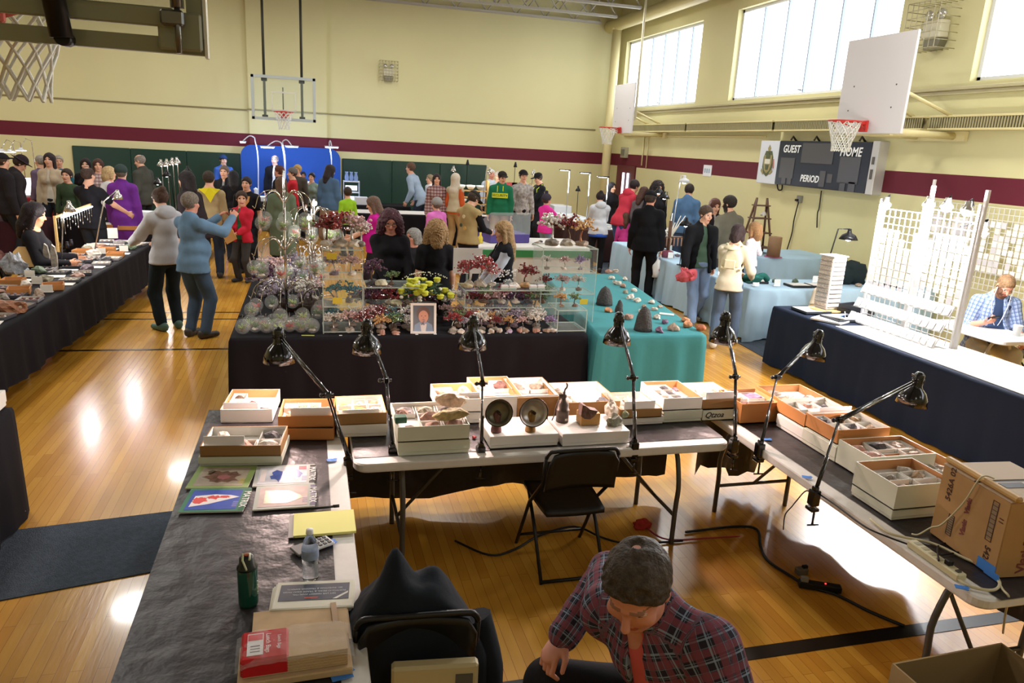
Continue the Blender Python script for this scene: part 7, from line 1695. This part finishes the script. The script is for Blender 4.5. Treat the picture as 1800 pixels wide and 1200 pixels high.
# small white table by the seated man
folding_table('small white table with a cup beside the seated man in the checked shirt',7.0,7.6,5.9,6.9,.74,paint('e4e4e4'),None,WLEG)
p=G(1744,590,.74); t=thing('paper_cup','white foam cup on the small white table','cup',(7.42,6.12,.742)); MB().lathe([(0,0),(.034,0),(.046,.11),(.049,.112),(.045,.11),(.032,.006),(0,.006)],n=20).build('cup_body',paint('eaeaea'),t); MB().lathe([(.046,.108),(.05,.112),(.046,.116)],n=20).build('rim',paint('f2f2f2'),t)
folding_chair('chair under the man in the checked shirt',(8.05,6.35,0),R(80))
# ================================================================ the visitors and sellers
def PP(label,px,py,y,face,bend=1.0,**k):
    """px,py: top of the head; y: distance into the hall; bend: head height over standing height"""
    a=AY(px,py,y); lean=k.get('lean',0); pz=k.get('pz',.93)
    H=k.pop('H',None) or a.z/bend
    s=H/1.75; fx=math.sin(R(lean))*.62*s
    f=R(face); x,yy=a.x+math.sin(f)*fx, a.y-math.cos(f)*fx
    return person(label,(x,yy),face,H,**k)
def hold(name,label,cat,info,hand,b,m,off=(0,0,0),rot=(0,0,0),parts=None):
    """a thing held in a hand; off in the person's local metres"""
    p=info['hands'][hand] if isinstance(hand,int) else (info['hands'][0]+info['hands'][1])/2
    M=info['t'].matrix_basis; w=M@(Vector(p)+Vector(off)); o=b.build(name,m,None,w,(rot[0],rot[1],info['t'].rotation_euler.z+rot[2])); return tag(o,label,cat)
DK='1d1d20'
# far left
PP('person in black with a dark cap cut off by the left edge',1,272,14.6,-50,top=('jacket','221f22'),under='2a2a2e',hat=('cap','1c1a1e'))
PP('person in a black wide-brimmed hat and dark jacket looking down, far left',23,273,15.0,-70,head=(35,0,0),top=('jacket','2a2628'),under='3a3438',hat=('brim','2a2024'))
PP('grey-haired person in muted purple behind the woman with sunglasses',70,275,17.8,60,top=('long','6a5a72'),hair=('short','9a948c'))
PP('woman with sunglasses on long dark hair in a cream cardigan, far left',86,271,16.4,175,fem=True,top=('cardigan','b9a78e'),under='c9c2b2',hair=('long','2a2022'),skin='light')
PP('person with short grey hair in a teal top beside the sunglasses woman',102,275,17.6,200,top=('long','2a6474'),hair=('short','a49a8c'))
PP('child in dark green standing below the teal top person',117,301,16.0,170,child=1.15,top=('long','3a4a34'),hair=('short','3a2a22'))
i7=PP('balding man in a black t-shirt seen from behind, reaching right',153,296,12.9,-25,top=('tee','1b1a1f'),bottom='23252b',hair=('balding','3a2a22'),fat=1.25,Rh=(.35,.5,1.0),Lh=(-.2,.4,1.0))
PP('woman with dark hair in black behind the balding man',150,280,16.7,185,fem=True,top=('long','221e22'),hair=('long','241a1c'),skin='pale')
PP('woman with brown hair and a checked top behind the balding man',172,281,16.4,190,fem=True,top=('long','a08a86'),hair=('long','4a3028'),topmat=plaid('plaid_pink','a89490','7a5a5c','d8ccc8',1.2))
PP('person with fair bobbed hair in white leaning over papers',193,300,15.2,-60,lean=20,bend=.95,fem=True,top=('long','d8d8dc'),hair=('bob','b99f74'))
PP('person in a long purple padded coat and dark knitted hat, seen from behind',212,293,13.9,-5,fem=True,top=('coat','6c2f8c'),hat=('beanie','34403e'),hair=('short','6a6258'),bottom='3a2a48',hem=-.42)
PP('woman in black with long dark hair seated inside the left stall',52,362,10.2,-85,bend=.74,pz=.5,feet=((-.12,.42,.075),(.12,.42,.075)),fem=True,top=('long','17151a'),hair=('long','1c1418'),skin='tan',head=(15,0,0),lod=0,Lh=(-.2,.35,.7),Rh=(.2,.35,.7))
p=AY(50,420,10.2); folding_chair('black chair under the woman seated in the left stall',(p.x-.05,10.2,0),R(-85))
PP('bald man in a charcoal jacket turned left beside the bell lamps',249,273,17.0,65,top=('jacket','45453f'),under='3a3a3a',hair=('ring','8a8078'),head=(15,10,0))
PP('man in a blue cap and blue shirt before the green wall pads',392,274,21.3,205,top=('shirt','3a5fae'),hat=('cap','27406e'),skin='pale')
# left aisle
i15=PP('girl in a grey hoodie with hair tied up, beside the man with the camera',284,333,9.75,35,fem=True,top=('hoodie','b9b9bd'),bottom='1c2428',shoes='4a6a5c',hair=('bun','4a3428'),lod=1,Lh=(-.22,.42,1.08),Rh=(.1,.46,1.05),head=(18,0,0))
i16=PP('man in a blue shirt and jeans photographing with a small camera',332,341,9.35,-42,top=('shirt','67849f'),bottom='46586e',shoes='3a342c',hair=('short','7a7064'),lod=1,fat=1.2,Lh=(-.02,.44,1.46),Rh=(.20,.46,1.47),Lel=(.35,-.1,-.9),Rel=(.35,-.1,-.9),lhn=(.6,.6,0),rhn=(-.6,.6,0),curl=.7,head=(4,0,0),skin='ruddy')
hold('camera','small dark camera held up by the man in the blue shirt','camera',i16,'b',MB().box((0,0,0),(.10,.035,.065),ch=.008).cyl((0,.015,0),(0,.05,0),.024,n=14),BLKM,(0,.03,.02))
PP('person with long dark hair bending over the table beside the blue-shirted man',326,309,12.2,65,lean=18,bend=.96,fem=True,top=('jacket','2a2226'),under='4a3030',hair=('long','1e1618'),fat=1.2)
i18=PP('scout in a tan shirt with a yellow neckerchief, seen from behind',366,303,13.3,10,top=('long','a9966e'),bottom='2c3442',hair=('short','33281f'),head=(0,-20,0))
def neckerchief(info,c='c9b820'):
    s=info['s']; nb,u,f,X=info['nb'],info['u'],info['fw'],info['X']; b=MB()
    q=lambda x,y,z: tuple(nb+X*x*s+f*y*s+u*z*s)
    b.add([q(-.16,-.02,.0),q(0,-.095,.04),q(.16,-.02,.0),q(0,-.155,-.20),q(-.08,-.14,-.06),q(.08,-.14,-.06)],[(0,1,4),(1,2,5),(1,5,3,4)]); o=b.build('neckerchief',cloth(c),info['t']); solid(o,.012)
    MB().tube([q(-.15,-.02,.0),q(-.07,.09,-.03),q(0,.135,-.14)],.02*s,6).tube([q(.15,-.02,.0),q(.07,.09,-.03),q(0,.135,-.14)],.02*s,6).build('neckerchief_roll',cloth(c),info['t'])
neckerchief(i18)
PP('grey-haired man in an open black jacket facing us behind the scout',394,293,16.0,170,top=('jacket','1a191c'),under='8a8a88',hair=('short','6a5a4e'))
PP('person in black seen from behind, right of the scout',410,302,15.0,5,top=('coat','151417'),hair=('long','17141a'),fat=1.2)
i21=PP('man in a black t-shirt with a chest badge behind the boy in red',433,313,13.9,165,top=('tee','1b1b1f'),bottom='202228',hair=('short','2a2020'),skin='light')
def chest(info,pts,c,dy=.15,dz=-.12,dx=0,name='chest_print'):
    s=info['s']; nb,u,f,X=info['nb'],info['u'],info['fw'],info['X']; o=nb+(f*dy+u*dz+X*dx)*s
    MB().prism([(x*s,y*s) for x,y in pts],-.004,.004,mtx=fr(tuple(o),tuple(-X),tuple(u))).build(name,paint(c),info['t'])
chest(i21,[(-.1,.08),(.1,.08),(.08,-.02),(0,-.12),(-.08,-.02)],'d8a05c'); chest(i21,[(-.06,.08),(.02,.08),(.0,-.02),(-.05,.0)],'7ab86a',.156)
i22=PP('boy in a red jacket and green shirt holding a tan board',424,342,13.0,150,child=1.22,top=('jacket','c0283c'),under='2f6a44',bottom='3a3634',shoes='2a2a2c',hair=('short','3a2a20'),Lh=(-.02,.25,1.0),Rh=(.14,.27,1.08),head=(0,35,0),curl=.8)
hold('clipboard','tan clipboard held at a slant by the boy in red','clipboard',i22,'b',MB().box((0,0,0),(.22,.012,.30),ch=.004),mat('kraft_board','c99455',.7),(0,.06,0),(0,.5,0))
PP('woman with brown hair in a grey green coat behind the chrome globe stand',494,313,13.3,0,fem=True,top=('coat','5f6d58'),hair=('long','57402f'),fat=1.15)
PP('bald man in a dark suit and white shirt before the blue backdrop',483,274,21.2,165,top=('jacket','17181e'),under='dfe0e4',hair=('ring','8a8682'),skin='pale')
PP('man with reddish hair in black turned towards the blue stall',491,293,17.2,70,top=('jacket','1a1a1e'),under='3a2020',hair=('short','5a3226'),skin='ruddy')
PP('person in a red top and grey knitted hat at the blue stall',514,297,17.8,100,top=('long','c02a36'),hat=('beanie','6a6664'),hair=('short','4a3a30'))
PP('person with short fair hair behind the red top person',523,291,18.6,150,top=('long','4a4640'),hair=('short','b9985c'))
PP('dark-haired man in a white jersey seated behind the blue stall',533,303,21.2,180,top=('tee','d6dbe6'),hair=('short','1e1a1c'),skin='brown')
PP('woman with black hair in a grey green top at the blue stall',548,305,19.2,160,fem=True,top=('long','7a8a80'),hair=('bun','1e1a1c'))
PP('woman in a denim jacket with long dark hair looking right',578,291,17.2,-25,fem=True,top=('jacket','4c6684'),under='3a3a40',bottom='8a6e58',skirt=.3,hair=('long','2a2022'),head=(15,-25,0))
PP('small boy in a lime green top by the back row tables',611,333,16.0,25,child=1.2,top=('long','8fc02c'),bottom='2a2d33',hair=('short','3a2c22'),head=(0,-20,0))
PP('woman in a magenta t-shirt turned left',660,347,11.4,80,fem=True,fat=1.2,top=('tee','c01c8c'),bottom='2a2228',hair=('long','6e5648'),Lh=(-.1,.42,1.05),Rh=(.12,.42,1.08),head=(15,0,0))
# the women of the crystal tree stall
i33=PP('woman with dark red curly hair and glasses in a black sweater, head bowed',686,372,8.2,178,fem=True,fat=1.2,bend=.985,top=('long','151418'),hair=('curly','45232c'),glasses=True,head=(28,0,0),lod=1,Lh=(-.20,.34,.98),Rh=(.05,.34,.95),skin='ruddy',neckadd=.01)
chest(i33,[(-.06,.02),(-.02,.05),(.0,.02),(.03,.05),(.06,.01),(.02,-.03),(-.03,-.02)],'7a7a58',.135,-.2)
PP('seated person with grey bobbed hair between the two curly-haired women',727,405,10.2,120,bend=.76,pz=.52,feet=((-.12,.42,.075),(.12,.42,.075)),fem=True,top=('long','2a2a30'),hair=('bob','8f8b86'),skin='ruddy')
p=AY(730,470,10.2); folding_chair('chair under the seated grey-haired person',(p.x,10.2,0),R(120))
PP('woman with curly fair hair in a black t-shirt, back turned',767,391,7.95,5,fem=True,fat=1.2,bend=.985,top=('tee','161518'),hair=('curly','96764e'),lod=1)
i47=PP('woman with very long fair hair in a black vest, seen in profile facing left',888,391,8.2,92,fem=True,top=('vest','19181c'),under='b9bcc6',hair=('verylong','a08058'),lod=1,Lh=(-.15,.35,.9),Rh=(.16,.3,.9),head=(8,0,0))
# back row
PP('person in a grey blue cardigan leaning over the back row table',721,292,19.3,60,lean=28,bend=.93,top=('cardigan','8fa0b4'),under='4a4a50',bottom='2c3240',hair=('short','5a4030'))
PP('person in a white t-shirt half hidden at the back row',756,308,19.4,100,top=('tee','dcdcde'),hair=('short','8a7a60'),bottom='3a5a80')
PP('woman with long dark hair and a red grey checked shirt facing us',768,307,17.1,175,fem=True,top=('shirt','8a7070'),topmat=plaid('plaid_red','8f7a78','6a3038','c9bdb8',1.1),hair=('long','2a1a1c'))
PP('person in a pale head scarf, tan vest and orange sleeves turned right',801,307,16.9,-40,fem=True,top=('vest','b5a98e'),under='c0562c',bottom='a98c60',hair=('hijab','c6bcaa'))
PP('toddler in a pink jacket and grey knitted hat in the middle aisle',768,355,14.2,20,child=1.35,top=('puffer','d070b8'),hat=('beanie','8d8a88'),hair=('short','6a5a50'),bottom='4a2a44')
i41=PP('scout leader in a tan vest with badges and a dark cap looking down',826,335,11.6,-55,top=('vest','a58f62'),under='17171c',bottom='22222a',hat=('cap','2a2622'),head=(38,0,0),Lh=(-.1,.4,1.1),Rh=(.12,.4,1.08),skin='light')
for dx,dz,c in ((-.06,-.1,'b05a3a'),(.05,-.12,'d8c8a0'),(.0,-.26,'3a4a3a'),(.08,-.3,'c9a05a')): chest(i41,[(.03*math.cos(a),.03*math.sin(a)) for a in np.linspace(0,6.28,10,endpoint=False)],c,-.165,dz,dx,'badge')
PP('white-haired man in a pale blue shirt behind the wooden shelf unit',864,299,19.4,185,top=('shirt','c3cede'),hair=('short','d8d6d2'),skin='ruddy')
PP('person with grey hair close behind the security man',876,303,18.4,170,top=('long','9aa4ae'),hair=('short','a8a29a'))
i43=PP('man in a green hoodie with yellow SECURITY print and a dark cap',882,303,16.6,160,top=('hoodie','1f6b4c'),bottom='8a6a46',hat=('cap','2c2824'),head=(10,30,0),skin='light',fat=1.1)
chest(i43,[(-.17,.05),(.17,.05),(.17,-.05),(-.17,-.05)],'c9d42c',.165,-.2)
for sx_ in(-1,1): chest(i43,[(-.008,0),(.008,0),(.008,.17),(-.008,.17)],'c9d42c',.15,-.17,sx_*.06,'drawstring')
s_=i43['s']; o_=i43['nb']+(i43['fw']*.172-i43['u']*.2)*s_; text('lettering','SECURITY',.074*s_,paint('20301c'),i43['t'],fr(tuple(o_),tuple(-i43['X']),tuple(i43['u'])))
i44=PP('man in a pale grey patterned sweatshirt and black cap standing square to us',920,301,16.8,183,top=('long','aaa6a4'),topmat=mat('camo_grey','aaa5a2',.9,noise=.55,nscale=16),bottom='1a1a1e',hat=('cap','1c1a1c'),shoes='202022')
i45=PP('person in black with yellow straps and a black cap turned left',950,305,18.3,100,top=('long','1c1e22'),hat=('cap','1a1a1c'),head=(20,0,0),Lh=(-.1,.4,1.05),Rh=(.1,.4,1.05))
for sx_ in(-1,1):
    s_=i45['s'];q=lambda x,y,z: tuple(i45['nb']+(i45['X']*x+i45['fw']*y+i45['u']*z)*s_); MB().tube([q(sx_*.1,.13,-.3),q(sx_*.1,.13,-.1),q(sx_*.11,.0,.015),q(sx_*.1,-.13,-.1),q(sx_*.1,-.13,-.3)],.014,6).build('strap',paint('b9d42c'),i45['t'])
PP('child in a bright pink puffer jacket and dark bobble hat',961,346,15.2,-70,child=1.2,top=('puffer','e0389c'),hat=('beanie','3a3440',1),hair=('short','4a3a34'),bottom='7d93ae',Lh=(-.05,.5,1.12),Rh=(.1,.5,1.12))
# right side
i48=PP('woman in a pale grey hoodie with a blue hem, back turned at the corner stall',1057,338,14.2,-8,fem=True,top=('hoodie','c1c4ca'),bottom='19191c',hair=('bun','231a1c'),Lh=(-.1,.4,1.1),Rh=(.1,.4,1.1),head=(25,0,0),fat=1.1)
s_=i48['s']; MB().lathe([(.195*s_,0),(.205*s_,.0),(.2*s_,.07*s_),(.19*s_,.07*s_)],mtx=Matrix.Translation((0,0,(.93-.13)*s_))@Matrix.Diagonal((1,.82,1,1)),n=24).build('hem_band',cloth('2f55b0'),i48['t'])
PP('woman in black with long black hair by the corner door',1076,322,17.0,200,fem=True,top=('coat','1a181c'),hair=('long','17141a'))
PP('person in a red hoodie leaning right over the aisle-side stall',1112,320,14.8,-75,lean=22,bend=.955,top=('hoodie','c23a4c'),bottom='3f5f8a',hair=('short','2a2022'),head=(25,0,0),Lh=(-.1,.45,.95),Rh=(.12,.45,.95))
PP('woman with brown hair in a grey top beside the red hoodie',1130,329,14.4,-60,fem=True,top=('long','6a6468'),hair=('long','4a3028'),head=(25,0,0))
PP('woman with dark curly hair in black behind the black lamps',1155,317,14.2,180,fem=True,top=('long','1c1a1e'),hair=('curly','231c1c'),head=(25,0,0))
PP('man in a blue denim shirt looking down by the window wall',1212,324,13.9,-35,top=('shirt','4f6e92'),bottom='3d5070',hair=('short','2c2422'),head=(25,0,0))
PP('small girl with brown hair in a pink top at the corner stall',1100,377,14.6,-20,child=1.2,top=('long','dc4a9c'),hair=('long','5a4030'),bottom='3a3440')
i54=PP('stout man in black with a dark cap, seen from behind in the aisle',1144,338,11.55,-28,top=('jacket','121215'),bottom='131316',shoes='17171a',under='222226',hat=('cap','17171a'),hair=('short','3a302a'),fat=1.3,lod=1,head=(5,-15,0),skin='ruddy')
def carry(name,label,cat,info,hand,r,m,seed,drop,handle=True):
    M=info['t'].matrix_basis; p=M@Vector(info['hands'][hand]); t=thing(name,label,cat,p-Vector((0,0,drop)))
    b=MB().rock((0,0,0),r,seed,0,.35,3,False); b.v=[(x*(1-.35*max(0,z/r[2])),y*(1-.35*max(0,z/r[2])),z) for x,y,z in b.v]; b.build('bag_body',m,t)
    if handle: MB().tube(smooth([(-.05,0,r[2]*.7),(-.01,0,drop),(.01,0,drop),(.05,0,r[2]*.7)],4),.012,6).build('handle',m,t)
    return t
cb=carry('shopping_bag','white plastic shopping bag with a red mark held by the man in black','bag',i54,1,(.13,.09,.2),mat('white_film','dcdcda',.35),3,.30)
MB().box((0,-.085,.02),(.06,.004,.05)).build('red_mark',paint('c04a58'),cb)
i55=PP('man in an open black jacket and green t-shirt walking with a pink cloth',1239,363,9.75,178,top=('jacket','17181c'),under='54705f',bottom='7f95b6',shoes='6a6258',hair=('short','4a3a2e'),lod=1,Rh=(.30,.18,.88),Lh=(-.27,-.05,.86),head=(12,18,0),feet=((-.11,-.18,.1),(.11,.22,.075)),gap=.085,beard=None,curl=.8,hem=-.14)
M_=i55['t'].matrix_basis; p=M_@Vector(i55['hands'][1]); t=thing('pink_cloth','crumpled pink cloth held by the man in the open black jacket','cloth',p-Vector((0.02,0,.06)))
b=MB().rock((0,0,0),(.13,.10,.13),17,0,.45,4,False); b.v=[(x+.02*math.sin(z*40+x*22),y+.018*math.sin(x*44+z*30),z) for x,y,z in b.v]; b.build('cloth_bundle',cloth('d0626c'),t); MB().tube(smooth([(.06,-.02,.06),(.14,-.03,.08),(.15,-.02,.0),(.08,-.02,-.03)],4),.04,10).build('sleeve_loop',cloth('d0626c'),t)
PP('woman with long auburn hair in a dark cardigan facing us behind the walking man',1256,350,11.7,178,fem=True,top=('cardigan','231c20'),under='a89c9c',hair=('long','5c3428'),head=(15,0,0))
PP('bearded man in a grey olive shirt, back turned by the light blue table',1287,346,10.6,8,top=('shirt','6b675a'),bottom='4a4640',hair=('short','2c2420'),beard='2c2420',lod=1,head=(10,25,0))
i58=PP('woman in a cream sweater with a backpack, carrying a toddler',1297,397,8.55,-38,fem=True,lean=14,bend=.985,top=('long','d6cab2'),bottom='56657c',shoes='d8d4cc',hair=('bob','352626'),lod=1,head=(20,-10,0),Lh=(.05,.34,1.02),Rh=(.26,.34,1.0),Lel=(.6,-.3,-.6),feet=((-.1,-.12,.09),(.12,.2,.075)),curl=.9)
M_=i58['t'].matrix_basis; s_=i58['s']; c=i58['chest']-i58['fw']*.26*s_-i58['u']*.04; t=thing('backpack','cream canvas backpack on the back of the woman carrying the toddler','backpack',M_@Vector(c),i58['t'].rotation_euler.z)
CBP=cloth('dccfae'); MB().rock((0,0,0),(.125,.085,.19),5,0,.14,3,False).build('pack_body',CBP,t); MB().box((0,-.075,-.06),(.14,.03,.12),ch=.012).build('pocket',CBP,t); MB().rock((0,-.01,.14),(.11,.085,.04),6,0,.1,2,False).build('flap',CBP,t)
for sx_ in(-1,1): MB().tube(smooth([(sx_*.06,.06,.15),(sx_*.09,.17,.17),(sx_*.11,.30,.08),(sx_*.14,.25,-.10),(sx_*.11,.08,-.15)],4),.014,6).build('strap',CBP,t)
hc=(i58['hands'][0]+i58['hands'][1])/2; q=M_@Vector(hc); 
p=AY(1322,402,8.75)
person('toddler with light brown hair in a floral top, carried on the woman\'s arm',(p.x+.02,8.72),25,1.0,('long','d8d4dc'),'232a44',shoes='c9bca4',hair=('bob','9a744e'),child=1.45,pz=.62,feet=((-.09,.22,.32),(.09,.25,.30)),lod=1,z0=p.z-.80,topmat=mat('floral_white','d9d6de',.9,noise=.3,nscale=30),Lh=(-.12,.25,.95),Rh=(.2,.2,.9))
t=thing('teal_jacket','dark teal child jacket held under the toddler','jacket',q+Vector((.10,.02,-.02))); MB().rock((0,0,0),(.15,.09,.08),23,0,.6,3,False).build('jacket_bundle',cloth('235a54'),t); MB().tube(smooth([(.08,0,.02),(.18,0,.04),(.26,.02,-.02)],4),.04,10).build('sleeve',cloth('235a54'),t)
PP('child in a cream top half hidden behind the white earring tower',1452,485,8.25,170,child=1.3,top=('long','d0c0a8'),hair=('short','2a2020'))
# seated man with phone
i60=PP('seated bearded man in a checked blue shirt looking at his phone, right edge',1764,477,6.55,150,H=1.78,pz=.53,lean=8,feet=((-.16,.45,.075),(.16,.45,.075)),top=('shirt','7f93b8'),topmat=plaid('plaid_blue','8ea2c8','5a6c98','c9d2e6',1.8,True),under='2c3a58',bottom='b7b2a2',hair=('buzz','8a6a4c'),beard='6a4632',lod=1,head=(38,12,0),Rh=(.14,.30,.80),Lh=(-.24,.34,.62),sleeve=1.2,fat=1.3,gap=.11,curl=.7,skin='ruddy',rhn=(-.3,.3,1))
hold('phone','dark phone in the hand of the man in the checked shirt','phone',i60,1,MB().box((0,0,0),(.075,.145,.010),ch=.003),BLKM,(0,.02,.03),(.4,0,.3))
s_=i60['s'];q=lambda x,y,z: tuple(i60['HC']+(i60['HM'].T@np.array([x,y,z]))*s_)
cable('earphone_lead',smooth([(i60['t'].matrix_basis@Vector(q(-.08,.01,-.01))),(i60['t'].matrix_basis@Vector(tuple(i60['nb']+(i60['fw']*.17-i60['X']*.07-i60['u']*.06)*s_))),(i60['t'].matrix_basis@Vector(tuple(i60['nb']+(i60['fw']*.19+i60['X']*.0-i60['u']*.3)*s_))),(i60['t'].matrix_basis@Vector(tuple(i60['nb']+(i60['fw']*.17+i60['X']*.09-i60['u']*.06)*s_))),(i60['t'].matrix_basis@Vector(q(.08,.01,-.01)))],6),.004,paint('e4e4e6'),'white earphone lead round the neck of the man with the phone','earphones')
# person whose shoe shows at the lower left corner
p=G(0,1178,0); person('person in dark trousers cut off by the lower left corner',(p.x-.30,p.y-.02),-20,1.7,('long','2a2a30'),'2a2c36',shoes='1a1818')
# ---- the man in the foreground
hp_=G(1112,1030,1.26); FA=104; f_=R(FA); fwd=Vector((-math.sin(f_),math.cos(f_),0)); rgt=Vector((math.cos(f_),math.sin(f_),0)); SF=1.86/1.75
base=Vector((hp_.x,hp_.y,0))-fwd*.40+rgt*.03
def floc(P): d=P-base; return (d.dot(rgt)/SF,d.dot(fwd)/SF,d.z/SF)
kn=floc(G(1010,1165,.63)); wr_=floc(G(990,1118,.81))
iF=person('man in a plaid shirt and coral t-shirt bent forward, hand on knee',(base.x,base.y),FA,1.86,('shirt','3a2c38'),'201f22',shoes='2a2624',skin='ruddy',hair=('thinning','473d33'),lod=2,lean=32,twist=22,pz=.60,head=(36,34,0),
   feet=((-.22,.40,.075),(kn[0]+.02,kn[1]+.06,kn[2]-.42)),Rh=wr_,Lh=(-.26,.34,.62),Rel=(.8,-.4,-.35),Lel=(.75,-.5,.0),under='d0625e',gap=.085,fat=1.15,topmat=plaid('plaid_dark','2c2630','7d4450','8a9cb0',1.35,True),curl=.7,rhn=(-.1,-.1,-1),wr=.008,knee=(0,.6,1))
t=thing('stool','low black stool under the man in the plaid shirt','stool',(base.x,base.y,0),R(FA))
MB().lathe([(0,.46),(.17,.46),(.18,.475),(.17,.50),(0,.505)],n=24).build('seat',BLKM,t)
for k in range(4):
    a=math.pi/4+k*math.pi/2; MB().cyl((.13*math.cos(a),.13*math.sin(a),.46),(.19*math.cos(a),.19*math.sin(a),0),.013,n=8).build('leg',BLKM,t)
